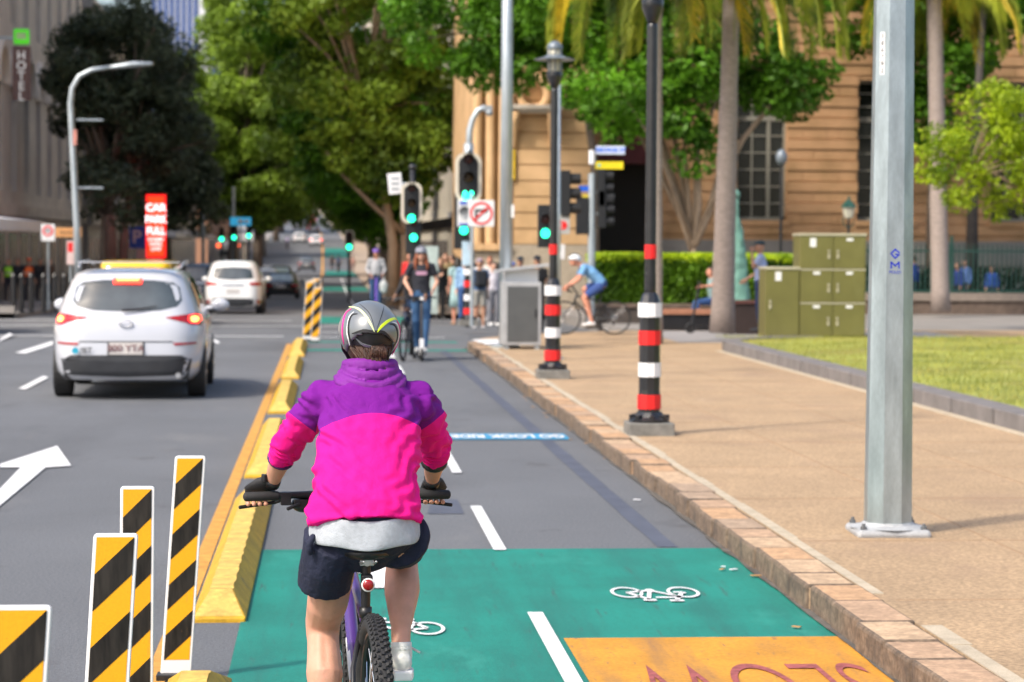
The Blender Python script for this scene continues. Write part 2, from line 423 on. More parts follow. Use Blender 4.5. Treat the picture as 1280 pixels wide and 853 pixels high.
# traffic lane dashes
def gpoly(mb, pts, z=.0125):
    mb.add([tuple(G(px, py)[:2])+(z,) for px, py in pts], [tuple(range(len(pts)))[::-1]])
gpoly(mb, [(23,487),(32,488),(61,473),(54,471)]); gpoly(mb, [(19,442),(32,443),(66,432),(66,428)])
gpoly(mb, [(262,427),(273,431),(275,429),(266,426)]); gpoly(mb, [(0,426),(0,428),(16,422),(12,420)])
# turn arrow
gpoly(mb, [(89,584),(71.5,559),(0,582),(-60,601),(-60,604),(0,586),(26,586),(0,613),(-80,690),(-60,700),(0,634),(57,586)][:0] or [(89,584),(71.5,559),(0,582),(0,586),(26,586),(57,586)])
gpoly(mb, [(57,586),(26,586),(0,613),(-70,672),(-60,690),(0,634)])
# pedestrian ramp mark
struct(mb.build('lane_markings', M_white, recalc=False))
mb = MB(); mb.add([(2.75,42.0,KZ+.016),(3.75,42.6,KZ+.016),(3.5,44.6,KZ+.016),(2.62,44.4,KZ+.016)], [(0,1,2,3)])
struct(mb.build('ramp_marking', M_white, recalc=False))
# yellow edge line left of the separators
mb = MB(); vs = []; yy = list(np.arange(8, 44, 4))+[45.5]
for y in yy: vs += [(-.80, y, .004), (-.705, y, .004)]
mb.add(vs, [(2*i, 2*i+1, 2*i+3, 2*i+2) for i in range(len(yy)-1)])
vs = []; yy = [70.8,74,85,100,125,145,163,205,250,285,318,400,500,650]
for y in yy: vs += [(-.80+gx(y), y, gz(y)+.006+y*1e-4), (-.55+gx(y), y, gz(y)+.006+y*1e-4)]
mb.add(vs, [(2*i, 2*i+1, 2*i+3, 2*i+2) for i in range(len(yy)-1)])
struct(mb.build('yellow_edge_line', M_oline, recalc=False))
# trench seal and a darker four-sided patch
mb = MB(); vs = []; yy = np.arange(14.95, 43, .5)
for y in yy:
    w = .065+.012*mnoise.noise(Vector((y, 0, 0))); c = 2.13-.0035*(y-15)
    vs += [(c-w, y, .004), (c+w, y, .004)]
mb.add(vs, [(2*i, 2*i+1, 2*i+3, 2*i+2) for i in range(len(yy)-1)])
mb.add([tuple(G(px,py)[:2])+(.0042,) for px, py in [(540,625),(572,625),(580,643),(534,643)]], [(0,1,2,3)][::1])
struct(mb.build('seal_and_dark_patch', M_seal, recalc=False))
# blue stencil with white lettering, upside down for us
flat(rect(1.17, 2.35, 23.25, 23.95), .009, 'blue_stencil', mat('blue_stencil', (.03,.26,.46), .7, var=.12))
flatm = lambda x, y, z, rot=0.: Matrix.Translation((x, y, z)) @ Matrix.Rotation(rot, 4, 'Z')
t = text_mesh('stencil_lettering', 'GO LOOK RIDE', M_white, None, .2, flatm(1.76, 23.60, .014, PI), depth=.001, sx=.80, sy=2.7, bold=.007); struct(t)
# SLOW
t = text_mesh('slow_lettering', 'SLOW', M_red_txt, None, .40, flatm(1.865, 10.14, .013, PI), depth=.001, sx=.98, sy=4.6, bold=-.006); struct(t)
# bicycle symbols
def bike_symbol(cx, cy, flip, name):
    mb = MB(); z = .0125; s = -1 if flip else 1; K = 2.25
    def ln(p, q, w=.016):
        d = Vector((q[0]-p[0], q[1]-p[1])).normalized(); n_ = Vector((-d.y, d.x))*w
        mb.add([(cx+s*(x), cy+s*K*y, z) for x, y in ((p[0]+n_.x,p[1]+n_.y),(q[0]+n_.x,q[1]+n_.y),(q[0]-n_.x,q[1]-n_.y),(p[0]-n_.x,p[1]-n_.y))], [(0,1,2,3)])
    for wx in (-.155, .155):
        n = 28; vs = []
        for i in range(n):
            a = 2*PI*i/n
            for r in (.070, .088): vs.append((cx+s*(wx+r*math.cos(a)), cy+s*K*(r*math.sin(a)), z))
        fl = [(2*i, 2*i+1, (2*i+3) % (2*n), (2*i+2) % (2*n)) for i in range(n)]
        mb.add(vs, fl)
    ln((-.155,0),(-.10,0), .010); ln((-.155,0),(-.16,.02),.01)
    ln((-.145,.01),(-.075,.135), .012); ln((-.115,.135),(-.04,.135), .013)        # fork end: handlebar
    ln((-.12,.085),(.02,.085), .010)
    ln((.155,0),(.06,.12), .012); ln((.02,-.03),(.07,.12), .011); ln((.03,.125),(.10,.125), .014)
    ln((.02,-.03),(-.11,.07), .010); ln((.155,0),(.02,-.03), .010)
    n = 16; mb.add([(cx+s*(.02+.024*math.cos(2*PI*i/n)), cy+s*K*(-.03+.024*math.sin(2*PI*i/n)), z+.0006) for i in range(n)], [tuple(range(n))])
    return struct(mb.build(name, M_white, recalc=False))
bike_symbol(1.775, 12.93, True, 'bicycle_marking')
bike_symbol(.33, 11.75, False, 'bicycle_marking')
flat([(.23,13.15),(.33,13.15),(.33,13.75),(.42,13.75),(.28,14.35),(.14,13.75),(.23,13.75)], .0125, 'arrow_marking', M_white)
# tyre scuffs, litter
mb = MB()
for _ in range(0):
    x = random.uniform(-.3, 2.3); y = random.uniform(10.2, 14.5); L = random.uniform(.2,.7); a = random.uniform(-.25,.25); w=.003
    mb.add([(x-w,y,.0112),(x+w,y,.0112),(x+w+a*L,y+L,.0112),(x-w+a*L,y+L,.0112)], [(0,1,2,3)])
mb = MB()
for _ in range(18):
    y = random.uniform(8, 32); x = 2.47-abs(random.gauss(0,.09)); s_ = random.uniform(.012,.035); a = random.uniform(0,PI)
    mb.mi = random.choice([0,0,0,1]); mb.box((x,y,.0165),(s_*1.8,s_,.004), rz=a)
tag(mb.build('leaf_litter', [mat('dry_leaf', (.40,.22,.08), .8), mat('paper_scrap', (.7,.7,.72), .7)]), 'dry leaves and paper scraps lying in the gutter', 'litter', kind='stuff')

# ------------------------------------------------------------------ yellow lane separators
M_yel = mat('yellow_paint', (.50,.285,.010), .6, var=.16, vscale=6, bump=.3, bscale=50, fine=.14, fscale=30, wear=[(7,.60,.72,(.22,.14,.03),(1,1,1)),(18,.66,.74,(.10,.08,.05),(1,1,1))])
M_yel2 = mat('pale_yellow_top', (.58,.39,.09), .65, var=.2, vscale=10, bump=.3, fine=.16, fscale=30)  # paler yellow for tread strips and end ramps
def separator(y0, y1, label, x0=-.685, x1=-.415, h=.12):
    L = y1-y0; t = thing('lane_separator', label, 'lane separator', (0, (y0+y1)/2, 0), group='yellow lane separators')
    def ring(y, w, z): return [(x0+w, y, z), (x1-w, y, z)]
    e = .34; a = -L/2; b = L/2
    mb = MB()
    v = [(x0,a,0),(x1,a,0),(x0,a,.025),(x1,a,.025),(x0+.075,a+e,h),(x1-.075,a+e,h),(x0+.075,b-e,h),(x1-.075,b-e,h),(x0,b,.025),(x1,b,.025),(x0,b,0),(x1,b,0)]
    mb.add(v, [(0,1,3,2),(2,3,5,4),(4,5,7,6),(6,7,9,8),(8,9,11,10),(0,2,8,10),(1,11,9,3),(2,4,6,8),(3,9,7,5)])
    mb.build('body', M_yel, t, bevel=.008)
    mb = MB()
    n = max(1, int((L-2*e)/.34)); q = (L-2*e)/n; xm = (x0+x1)/2; P = []
    for k in range(n):
        s0 = a+e+q*k; P += [(s0+.01, .001), (s0+q*.2, .001), (s0+q*.25, .006), (s0+q*.75, .006), (s0+q*.8, .001)]
    P.append((b-e-.01, .001)); mb.add([(xm+sx*(.062 if z_ < .004 else .058), y_, h+z_) for y_, z_ in P for sx in (-1, 1)], [(2*i, 2*i+1, 2*i+3, 2*i+2) for i in range(len(P)-1)])
    mb.build('tread_strip', M_yel2, t, bevel=.003)
    mb = MB(); mb.add([(x0+.012,a+.02,.031),(x1-.012,a+.02,.031),(x1-.080,a+e-.01,h+.003),(x0+.080,a+e-.01,h+.003)], [(0,1,2,3)])
    mb.build('end_ramp', M_yel2, t)
    return t
edges = [(5.6, 10.35), (12.03, 17.7), (19.45, 24.9), (26.8, 31.9), (33.7, 38.7), (40.4, 45.8)]
nm = ['short yellow separator end beside the striped marker posts at the front left', 'yellow separator left of the rider with its near end ramp on asphalt',
      'yellow separator just beyond the rider\'s left hand', 'third long yellow separator, level with the rider\'s left shoulder', 'yellow separator level with the purple jacket shoulder',
      'farthest yellow separator, under the distant striped marker posts']
for (a, b), l in zip(edges, nm): separator(a, b, l)
for k, (a, b) in enumerate(((75, 84), (87, 96), (99, 108), (111, 120))):
    s_ = separator(a, b, ['first', 'second', 'third', 'fourth'][k]+' yellow separator beyond the crossing', x0=-.78, x1=-.45); s_.location.z = gz((a+b)/2); s_.rotation_euler = (math.atan((gz(b)-gz(a))/(b-a)), 0, 0)

# striped flexible marker posts
M_hzy = mat('retroreflective_yellow', (.78,.37,.008), .35, var=.05, vscale=3, fine=.05, wear=[(9,.66,.78,(.42,.24,.05),(3,1,.5)),(40,.70,.76,(.2,.12,.04),(1,1,1))])
M_hzk = mat('scratched_black', (.010,.009,.008), .55, var=.4, vscale=7, col2=(.022,.019,.016), stretch=(6,6,1), spec=.25, wear=[(22,.66,.76,(.16,.10,.04),(2,1,.35))])
def marker_post(X, Y, z0, z1, w, lean, label, phase=0., group='striped marker posts at the front left', rz=0.):
    t = thing('marker_post', label, 'marker post', (X, Y, z0), group=group, rz=rz)
    h = z1-z0
    def rr(w_, h_, r=.012, z=0.):
        p = []
        for cx, cz, a0 in ((w_/2-r, h_-r, 0), (-w_/2+r, h_-r, 90)):
            for a in range(a0, a0+91, 30): p.append((cx+r*math.cos(R(a)), cz+r*math.sin(R(a))))
        return p+[(-w_/2, z), (w_/2, z)]
    sh = Vector((lean, 0, 1))
    mb = MB(); mb.prism(rr(w, h), (0,.012,0), (1,0,0), sh, (0,-1,0), .02)
    mb.build('panel', M_wht_p, t, bevel=.003)
    m = .011; wi = w-2*m; zb = .06; zt = h-m; mb = MB(); mk = MB()
    per = wi*2.0; z = zb-per+phase; k = 0; half = per/2
    def clip(z_):  return min(max(z_, zb), zt)
    def para(za, zc, dst, yy):
        # band between diagonals rising to the right, clipped to the panel
        P = [(-wi/2, za), (wi/2, za+wi), (wi/2, zc+wi), (-wi/2, zc)]
        for lim, up in ((zb, False), (zt, True)):
            Q = []
            for i in range(len(P)):
                a, b = P[i], P[(i+1) % len(P)]
                ia = (a[1] <= lim) if up else (a[1] >= lim); ib = (b[1] <= lim) if up else (b[1] >= lim)
                if ia: Q.append(a)
                if ia != ib:
                    tt = (lim-a[1])/(b[1]-a[1]); Q.append((a[0]+(b[0]-a[0])*tt, lim))
            P = Q
            if len(P) < 3: return
        dst.add([Vector((p[0], yy, 0))+sh*p[1] for p in P], [tuple(range(len(P)))])
    mb.add([Vector((x, -.0092, 0))+sh*z_ for x, z_ in ((-wi/2,zb),(wi/2,zb),(wi/2,zt),(-wi/2,zt))], [(0,1,2,3)])
    z = zt-wi-half+phase
    while z > zb-per:
        para(z, z+half, mk, -.0105); z -= per
    mb.build('yellow_sheeting', M_hzy, t, recalc=False); mk.build('black_stripes', M_hzk, t, recalc=False)
    mb = MB(); mb.box((0,0,-.015),(w*1.25,.09,.03)); mb.build('foot', M_black, t, bevel=.004)
    return t
# rightmost: top 570 at s=287
for (xc, yt, xb, s, w, lab, ph) in (
    (238, 570, 219, 287, .132, 'tallest-looking striped marker post, rightmost of the front four, leaning right', .0),
    (172, 608, 170, 330, .128, 'clean striped marker post between the leaning post and the scratched one', .0),
    (145, 667, 134, 392, .140, 'scratched striped marker post in front of the others, second from the left edge', .0),
    (28, 757, 22, 490, .148, 'nearest striped marker post, cut off by the left edge of the photo', .0)):
    Y = F_PX/s; top = W(xc, yt, Y); X = W(xb if s > 300 else 219, 853, Y).x
    z0 = .03; z1 = top.z
    lean = (top.x-W(xb, 853, Y).x)/(top.z-W(xb, 853, Y).z)
    Xb = top.x-lean*(z1-z0)
    marker_post(Xb, Y, z0, z1, w, lean, lab, ph)
# distant marker posts on the separator
far = [(385, 352, 47.3, 'front left post of the far cluster of striped markers'), (395, 360, 46.6, 'front right post of the far cluster of striped markers'),
       (388, 348, 49.2, 'middle post of the far cluster of striped markers'), (393, 343, 52, 'rear post of the far cluster of striped markers')]
for px, py, Y, lab in far:
    p = W(px, py, Y); marker_post(p.x-.02, Y, .03, min(1.15, p.z), .17, .06, lab, 0., group='striped marker posts by the crossing')
for k, (px, Y) in enumerate(((398, 74), (399.5, 86), (401, 100), (402, 116))):
    p = W(px, 330, Y); marker_post(p.x-.0, Y, gz(Y)+.08, gz(Y)+1.08, .15, .0, '%s of the tiny striped posts up the road past the crossing' % ['nearest','second','third','farthest'][k], 0., group='striped marker posts up the road')
# ------------------------------------------------------------------ bicycles
def bicycle(label, loc, rz, wr=.36, tw=.028, frame_col=None, road=False, knobs=False, wb=1.09, seat=.915, bar_z=1.02, bar_w=.352, group=None, steer=0.):
    t = thing('bicycle', label, 'bicycle', loc, rz, group)
    FM = mat('bicycle_frame_%d' % (len(MATS)), frame_col or (.02,.02,.022), .3, var=.05, coat=.5)
    for wy in (0, wb):
        mb = MB(); mb.torus((0, wy, wr), wr-tw, tw, n=64, k=12)
        wh = thing('wheel', None, None); bpy.data.objects.remove(wh)
        w = mb.build('tyre', M_rubber, None, smooth=True)
        rim = MB(); rim.torus((0, wy, wr), wr-tw*1.9, .010, n=48, k=8, r2=tw*.55)
        wheel = rim.build('wheel', mat('rim', (.03,.03,.032), .35, .4), t, smooth=True)
        w.parent = wheel
        if knobs:
            kb = MB(); n = 84
            for i in range(n):
                for row, off in ((-1, .5), (0, 0), (1, .5), (-2, 0), (2, 0)):
                    a = 2*PI*(i+off)/n; b = row*.42
                    rr = wr-tw+tw*math.cos(b)*1.03; hx = tw*1.03*math.sin(b)
                    m = Matrix.Rotation(a, 3, 'X') @ Matrix.Rotation(-b, 3, 'Y')
                    # local: z radial
                    c = Vector((hx, -rr*math.sin(a), rr*math.cos(a)))+Vector((0, wy, wr))
                    kb.box(c, (.0085, .012, .009), rot=m)
            k = kb.build('tread_knobs', M_rubber, wheel)
        sp = MB(); ns = 28
        for i in range(ns):
            a = 2*PI*i/ns; b = a+(.35 if i % 2 else -.35); hx = .022 if i % 4 < 2 else -.022
            sp.cyl((hx, wy+.02*math.cos(b), wr+.02*math.sin(b)), (0, wy+(wr-tw*1.9)*math.cos(a), wr+(wr-tw*1.9)*math.sin(a)), .0013, n=4, cap=False)
        sp.build('spokes', M_chrome, wheel)
        hb = MB(); hb.cyl((-.05, wy, wr), (.05, wy, wr), .018, n=12); hb.build('hub', M_black, wheel)
    bb = Vector((0, .43, .31)); hd0 = Vector((0, wb-.20, wr+.32)); hd1 = Vector((0, wb-.245, min(wr+.45, bar_z-.08)))
    st = Vector((0, .285, .70)); ax = Vector((0, 0, wr)); fx = Vector((0, wb, wr))
    mb = MB()
    mb.loft([bb, hd0+Vector((0,0,.01))], [.024, .022], 10, cap=False)
    mb.loft([st-Vector((0,-.01,.03)), hd1-Vector((0,0,.02))], [.017,.017], 10, cap=False); mb.cyl(hd0, hd1, .022, n=12)
    mb.build('frame', FM, t, smooth=True); mb = MB(); mb.loft([bb, st], [.017, .015], 10, cap=False)
    for s in (-1, 1):
        mb.loft([bb+Vector((s*.03,-.02,0)), ax+Vector((s*.062,.08,0)), ax+Vector((s*.066,0,0))], [.011,.010,.009], 8)
        mb.loft([st+Vector((s*.014,0,-.04)), ax+Vector((s*.055,.13,.18)), ax+Vector((s*.066,0,0))], [.009,.009,.008], 8)
    mb.cyl(bb+Vector((-.04,0,0)), bb+Vector((.04,0,0)), .022)
    mb.build('rear_stays', M_black if knobs else FM, t, smooth=True)
    if knobs:      # coloured panels of the down tube
        d = (hd0-bb); mb = MB(); mb.loft([bb+d*.12, bb+d*.30], [.0262,.0258], 10, cap=False)
        mb.build('frame_panel', mat('orange_frame_paint', (.75,.28,.04), .35, var=.05), t, smooth=True)
        mb = MB(); mb.loft([bb+d*.30, bb+d*.62], [.0258,.0252], 10, cap=False)
        mb.build('frame_panel', mat('white_frame_paint', (.7,.7,.74), .35, var=.05), t, smooth=True)
    mb = MB(); mb.loft([hd0, hd0-Vector((0,-.01,.05))], [.02,.02], 10)
    for s in (-1, 1): mb.loft([hd0+Vector((s*.03,.005,-.05)), fx+Vector((s*.055,-.01,.08)), fx+Vector((s*.055,0,0))], [.017 if not road else .01, .018 if not road else .009, .01], 10)
    mb.box(hd0+Vector((0,.01,-.05)), (.10,.04,.035)); mb.build('fork', M_black, t, smooth=True)
    mb = MB(); mb.loft([st, Vector((0, .27, seat-.05))], [.0155,.0155], 12, cap=False); mb.cyl(st+Vector((0,0,-.015)), st+Vector((0,0,.02)), .021); mb.build('seat_post', M_black, t, smooth=True)
    mb = MB(); mb.box((0,.27,seat-.04),(.045,.06,.03)); mb.cyl((0,.235,seat-.045),(0,.30,seat-.045),.012)
    for s in (-1,1): mb.loft([(s*.02,.15,seat-.03),(s*.022,.22,seat-.045),(s*.022,.32,seat-.045),(s*.01,.4,seat-.025)],[.004]*4,6)
    mb.build('saddle_clamp', mat('clamp_alloy', (.5,.5,.5), .35, .8), t, bevel=.002)
    mb = MB(); mb.loft([(0,.215,seat-.014),(0,.24,seat-.012),(0,.29,seat-.016),(0,.36,seat-.018),(0,.45,seat-.02)], [(.045,.018),(.078,.026),(.060,.024),(.026,.018),(.018,.013)], 14, side=(1,0,0))
    mb.build('saddle', M_black, t, smooth=True)
    # stem and bar
    bc = Vector((0, hd1.y+.10, bar_z)); mb = MB(); mb.loft([hd1+Vector((0,-.005,.0)), hd1+Vector((0,-.01,.04)), bc], [.018,.018,.016], 10); mb.build('stem', M_black, t, smooth=True)
    if road:
        mb = MB(); mb.cyl(bc+Vector((-.21,0,0)), bc+Vector((.21,0,0)), .013)
        for s in (-1,1): mb.loft([bc+Vector((s*.21,0,0)), bc+Vector((s*.215,.08,.0)), bc+Vector((s*.215,.11,-.05)), bc+Vector((s*.215,.07,-.12)), bc+Vector((s*.215,0,-.13))], [.015]*5, 8)
        mb.build('handlebar', M_black, t, smooth=True)
    else:
        mb = MB(); mb.loft([bc+Vector((x, y_, z_)) for x, y_, z_ in ((-bar_w,-.035,-.002),(-.18,-.012,0),(-.06,0,0),(.06,0,0),(.18,-.012,0),(bar_w,-.035,-.002))], [.0115,.0125,.0155,.0155,.0125,.0115], 12)
        hb = mb.build('handlebar', M_black, t, smooth=True)
        for s in (-1, 1):
            mb = MB(); mb.loft([bc+Vector((s*(bar_w+.003),-.0355,-.002)), bc+Vector((s*.245,-.022,-.001))], [.0165,.0165], 14); mb.build('grip', M_rubber, hb, smooth=True)
            mb = MB(); mb.box(bc+Vector((s*.215,-.01,-.012)), (.035,.04,.045)); mb.loft([bc+Vector((s*.215,.01,-.015)), bc+Vector((s*.25,.035,-.03)), bc+Vector((s*.33,.028,-.04)), bc+Vector((s*.375,.012,-.044))], [(.008,.006),(.007,.005),(.007,.004),(.007,.005)], 8)
            mb.build('brake_lever', M_black, hb, bevel=.002)
            mb = MB(); mb.sph(bc+Vector((s*.15,.015,-.035)), (.045,.03,.03)); mb.box(bc+Vector((s*.16,-.012,-.03)),(.05,.035,.03)); mb.loft([bc+Vector((s*.17,-.03,-.03)),bc+Vector((s*.21,-.045,-.045))],[.006,.007],8)
            mb.build('gear_shifter', M_black, hb, smooth=False, bevel=.003)
            mb = MB(); mb.loft([bc+Vector((s*.12,.02,-.04)), bc+Vector((s*.06,.07,-.02)), bc+Vector((s*.02,.07,-.12)), hd0+Vector((s*.03,.02,0))], [.003]*4, 6); mb.build('cable', M_black, hb, smooth=True)
    # drivetrain
    mb = MB(); mb.torus(bb+Vector((.05,0,0)), .085, .004, n=36, k=6, r2=.003)
    for k in range(5):
        a = 2*PI*k/5; mb.cyl(bb+Vector((.05,0,0)), bb+Vector((.05,.085*math.cos(a),.085*math.sin(a))), .006, n=6)
    mb.build('chainring', M_grey, t)
    mb = MB(); mb.torus((.045,0,wr), .045, .012, n=24, k=6); mb.build('cassette', M_grey, t)
    mb = MB()
    mb.cyl((.047,-.0,wr+.045), bb+Vector((.05,0,.085)), .004, n=5); mb.cyl((.047,.01,wr-.10), bb+Vector((.05,0,-.085)), .004, n=5)
    mb.build('chain', M_black, t)
    mb = MB(); mb.box((.06,.01,wr-.07),(.03,.03,.11)); mb.cyl((.05,.01,wr-.12),(.062,.01,wr-.12),.028); mb.build('derailleur', M_black, t, bevel=.003)
    for s, up in ((1, 1), (-1, -1)):
        e = bb+Vector((s*.075, .04*up, .165*up)); mb = MB(); mb.loft([bb+Vector((s*.055,0,0)), e], [(.014,.008),(.011,.007)], 8); mb.build('crank', M_black, t, smooth=True)
        mb = MB(); mb.box(e+Vector((s*.055,0,0)), (.085,.09,.018)); mb.cyl(e, e+Vector((s*.02,0,0)), .006); mb.build('pedal', M_black, t, bevel=.003)
    return t

# ------------------------------------------------------------------ organic bodies
def organic(name, mb, mats, parent, voxel, smooth=2, extra=None, f=.5, disp=None):
    o = mb.build(name, mats, None); remesh(o, voxel, smooth, f)
    me = o.data
    if disp:
        vs = np.empty(len(me.vertices)*3); me.vertices.foreach_get('co', vs); vs = vs.reshape(-1, 3)
        ns = np.empty(len(me.vertices)*3); me.vertices.foreach_get('normal', ns); ns = ns.reshape(-1, 3)
        d = np.array([disp(Vector(v), Vector(n)) for v, n in zip(vs, ns)])
        vs += ns*d[:, None]; me.vertices.foreach_set('co', vs.ravel()); me.update()
    if extra:
        e = extra.build('x', mats, None, smooth=True)
        bm = bmesh.new(); bm.from_mesh(me); bm.from_mesh(e.data); bm.to_mesh(me); bm.free()
        bpy.data.objects.remove(e)
    me.polygons.foreach_set('use_smooth', [True]*len(me.polygons))
    me.materials.clear()
    for m in (mats if isinstance(mats, (list, tuple)) else [mats]): me.materials.append(m)
    o.parent = parent; return o

# ---- the rider in front
O_R = (.145, 7.50, 0); RZ = R(5.0)
bicycle('mountain bike with knobbly tyre and red rear light under the pink jacketed rider', O_R, RZ, wr=.367, tw=.030, frame_col=(.07,.03,.20), knobs=True)
main_bike = [o for o in COL.objects if o.get('category') == 'bicycle'][-1]
mb = MB(); mb.cyl((0,.225,.805),(0,.207,.803),.021,.022,n=20); mb.box((0,.25,.805),(.035,.05,.05))
rl = mb.build('rear_light', M_black, main_bike, bevel=.003)
mb = MB(); mb.lathe([(.0215,0),(.0225,.004),(.0195,.006)], (0,0,0), 24)
o = mb.build('bezel', M_wht_p, rl, smooth=False); o.rotation_euler = (PI/2,0,0); o.location = (0,.208,.803)
mb = MB(); mb.lathe([(.0185,0),(.017,.006),(.010,.009),(.001,.010)], (0,0,0), 24)
o = mb.build('lens', mat('red_lens', (.28,.006,.008), .2, var=.15, vscale=60, coat=.5), rl, smooth=True); o.rotation_euler = (PI/2,0,0); o.location = (0,.204,.803)

rd = thing('person', 'cyclist seen from behind in purple and pink hooded jacket, navy shorts and silver helmet', 'person', O_R, RZ)
M_skin = mat('skin', (.56,.30,.20), .5, var=.09, vscale=14, bump=.12, bscale=120, col2=(.60,.31,.22), spec=.35)
M_skin.node_tree.nodes['Principled BSDF'].inputs['Subsurface Weight'].default_value = .12
M_skin.node_tree.nodes['Principled BSDF'].inputs['Subsurface Scale'].default_value = .01
HC = Vector((.042, .615, 1.600))
SH = {-1: Vector((-.122,.585,1.368)), 1: Vector((.208,.575,1.368))}
EL = {-1: Vector((-.222,.790,1.215)), 1: Vector((.295,.785,1.205))}
WRI = {-1: Vector((-.262,.925,1.072)), 1: Vector((.300,.925,1.068))}
HIP = {-1: Vector((-.088,.33,.93)), 1: Vector((.085,.33,.93))}
KN = {-1: Vector((-.115,.565,.600)), 1: Vector((.165,.69,.855))}
AN = {-1: Vector((-.118,.405,.235)), 1: Vector((.128,.385,.585))}
mb = MB()
mb.loft([(0,.335,.93),(0,.36,1.02),(.015,.43,1.15),(.035,.52,1.30),(.044,.57,1.40),(.044,.59,1.45)], [(.155,.10),(.15,.105),(.135,.095),(.15,.10),(.12,.08),(.06,.06)], 16, side=(1,0,0))
mb.loft([(.044,.59,1.42),(.043,.60,1.49),HC], [.056,.054,.055], 12)
mb.sph(HC, (.078,.098,.110)); mb.sph(HC+Vector((0,.055,-.06)), (.052,.05,.045)); mb.sph(HC+Vector((0,.108,-.02)), (.012,.018,.02))
for s in (-1, 1):
    mb.sph(HC+Vector((s*.082,-.004,-.028)), (.010,.020,.032))
    mb.loft([SH[s], SH[s].lerp(EL[s],.5), EL[s]], [.048,.045,.040], 12)
    mb.loft([EL[s], EL[s].lerp(WRI[s],.35), EL[s].lerp(WRI[s],.75), WRI[s]], [.041,.041,.033,(.029,.024)], 12)
    k, h, a = KN[s], HIP[s], AN[s]
    bk = Vector((0,-.028,0)) if s < 0 else Vector((0,-.02,-.02))
    mb.loft([h, h.lerp(k,.35), h.lerp(k,.7), k+Vector((0,-.005,.03)), k+Vector((0,0,-.03))], [.066,.074,.068,.060,.055], 14)
    mb.loft([k+Vector((0,0,0)), k.lerp(a,.18)+bk*.5, k.lerp(a,.36)+bk, k.lerp(a,.6)+bk*.5, k.lerp(a,.85), a+Vector((0,0,-.02))], [.054,.056,.062,.049,.034,.032], 14)
    mb.loft([a+Vector((0,-.02,-.035)), a+Vector((0,.05,-.055)), a+Vector((s*.01,.15,-.075))], [.03,.034,.03], 10)
ex = MB()
def hand(dst, tips, s, W_):
    g = Vector((s*.312,.972,1.012))     # grip centre under the palm
    mbp = dst
    mbp.loft([W_, W_.lerp(g+Vector((0,-.015,.022)),.5)+Vector((0,0,.008)), g+Vector((0,.0,.024)), g+Vector((0,.022,.02))], [(.028,.022),(.040,.021),(.048,.019),(.046,.016)], 12, side=(1,0,0))
    for i in range(4):
        x = g.x + s*(.032-.0205*i)*-1*-1; L = (.92,1.05,1.,.82)[i if s > 0 else i]
        p = [Vector((x,g.y+.015,g.z+.022)), Vector((x,g.y+.030*L,g.z+.012)), Vector((x,g.y+.030*L,g.z-.012)), Vector((x-.0,g.y+.010,g.z-.027)), Vector((x,g.y-.014,g.z-.026))]
        mbp.loft(p[:3], [.0105,.0105,.0098], 9)
        tips.loft(p[2:], [.0090,.0086,.0078], 9)
    th = [g+Vector((-s*.030,-.012,.015)), g+Vector((-s*.055,.004,.012)), g+Vector((-s*.062,.022,-.006)), g+Vector((-s*.058,.030,-.022))]
    mbp.loft(th[:3], [.014,.012,.0105], 9); tips.loft(th[2:], [.0100,.0085], 9)
gl = {-1: MB(), 1: MB()}
for s in (-1, 1): hand(gl[s], ex, s, WRI[s])
def anat(v, n):
    d = 0.
    for s in (-1, 1):
        k, a = KN[s], AN[s]; ax = (a-k); u = (v-k).dot(ax)/ax.length_squared; p = k+ax*u; q = v-p
        if -.25 < u < 1. and q.length < .085 and n.y < .2:
            g = math.exp(-((q.x)/.009)**2)
            if .02 < u < .5: d -= .0045*g*math.sin(PI*(u-.02)/.48)
            d -= .0045*math.exp(-((u+.02)/.018)**2)*(1-min(1, abs(q.x)/.05)); d -= .003*math.exp(-((u+.09)/.015)**2)*(1-min(1, abs(q.x+.01)/.045))
            if -.22 < u < 0: d += .004*(math.exp(-((q.x-.030)/.010)**2)+math.exp(-((q.x+.030)/.010)**2))
    return d+.0012*mnoise.noise(v*22)
body = organic('body', mb, M_skin, rd, .0075, 2, extra=ex, disp=anat)
rd['label']
M_glove = mat('black_glove', (.016,.016,.018), .7, var=.3, vscale=30, bump=.3, bscale=200)
for s in (-1, 1):
    g = gl[s].build('glove', M_glove, rd, smooth=True)
    w = WRI[s]; d = (w-EL[s]).normalized(); mb = MB()
    mb.loft([w-d*.012, w+d*.014], [(.0335,.029)]*2, 14, cap=True, rnd=False); mb.build('cuff_strap', M_black, g, smooth=True)
mb = MB(); w = WRI[-1]; mb.box(w+Vector((-.030,-.02,.012)), (.012,.03,.026), rz=.3); mb.build('bell', M_black, rd, bevel=.003)

# jacket
def fold(v, n):
    q = v
    f1 = mnoise.noise(Vector((q.x*9+q.z*5, q.y*9, q.z*17+q.x*8)))
    f2 = mnoise.noise(Vector((q.x*24+q.z*14, q.y*20, q.z*34-q.x*12)))
    side = min(1, abs(q.x-.04)/.14)
    am = .010*(.4+.6*side) if q.z > 1.27 else .0135*(.5+.5*side)
    # diagonal drag lines from the armpits
    dl = math.sin((q.z*1.0-abs(q.x-.03)*.9)*88+6*f1)*.0048*side
    return am*f1+.0055*f2*(.5+.5*side)+(dl if 1.0 < q.z < 1.40 else 0)
mb = MB()
mb.loft([(0,.315,.985),(0,.325,1.02),(.006,.36,1.08),(.020,.42,1.18),(.034,.485,1.29),(.042,.53,1.375),(.044,.56,1.43),(.044,.58,1.465)],
        [(.188,.150),(.186,.150),(.176,.135),(.170,.122),(.172,.115),(.165,.100),(.115,.080),(.072,.068)], 24, side=(1,0,0), rnd=False)
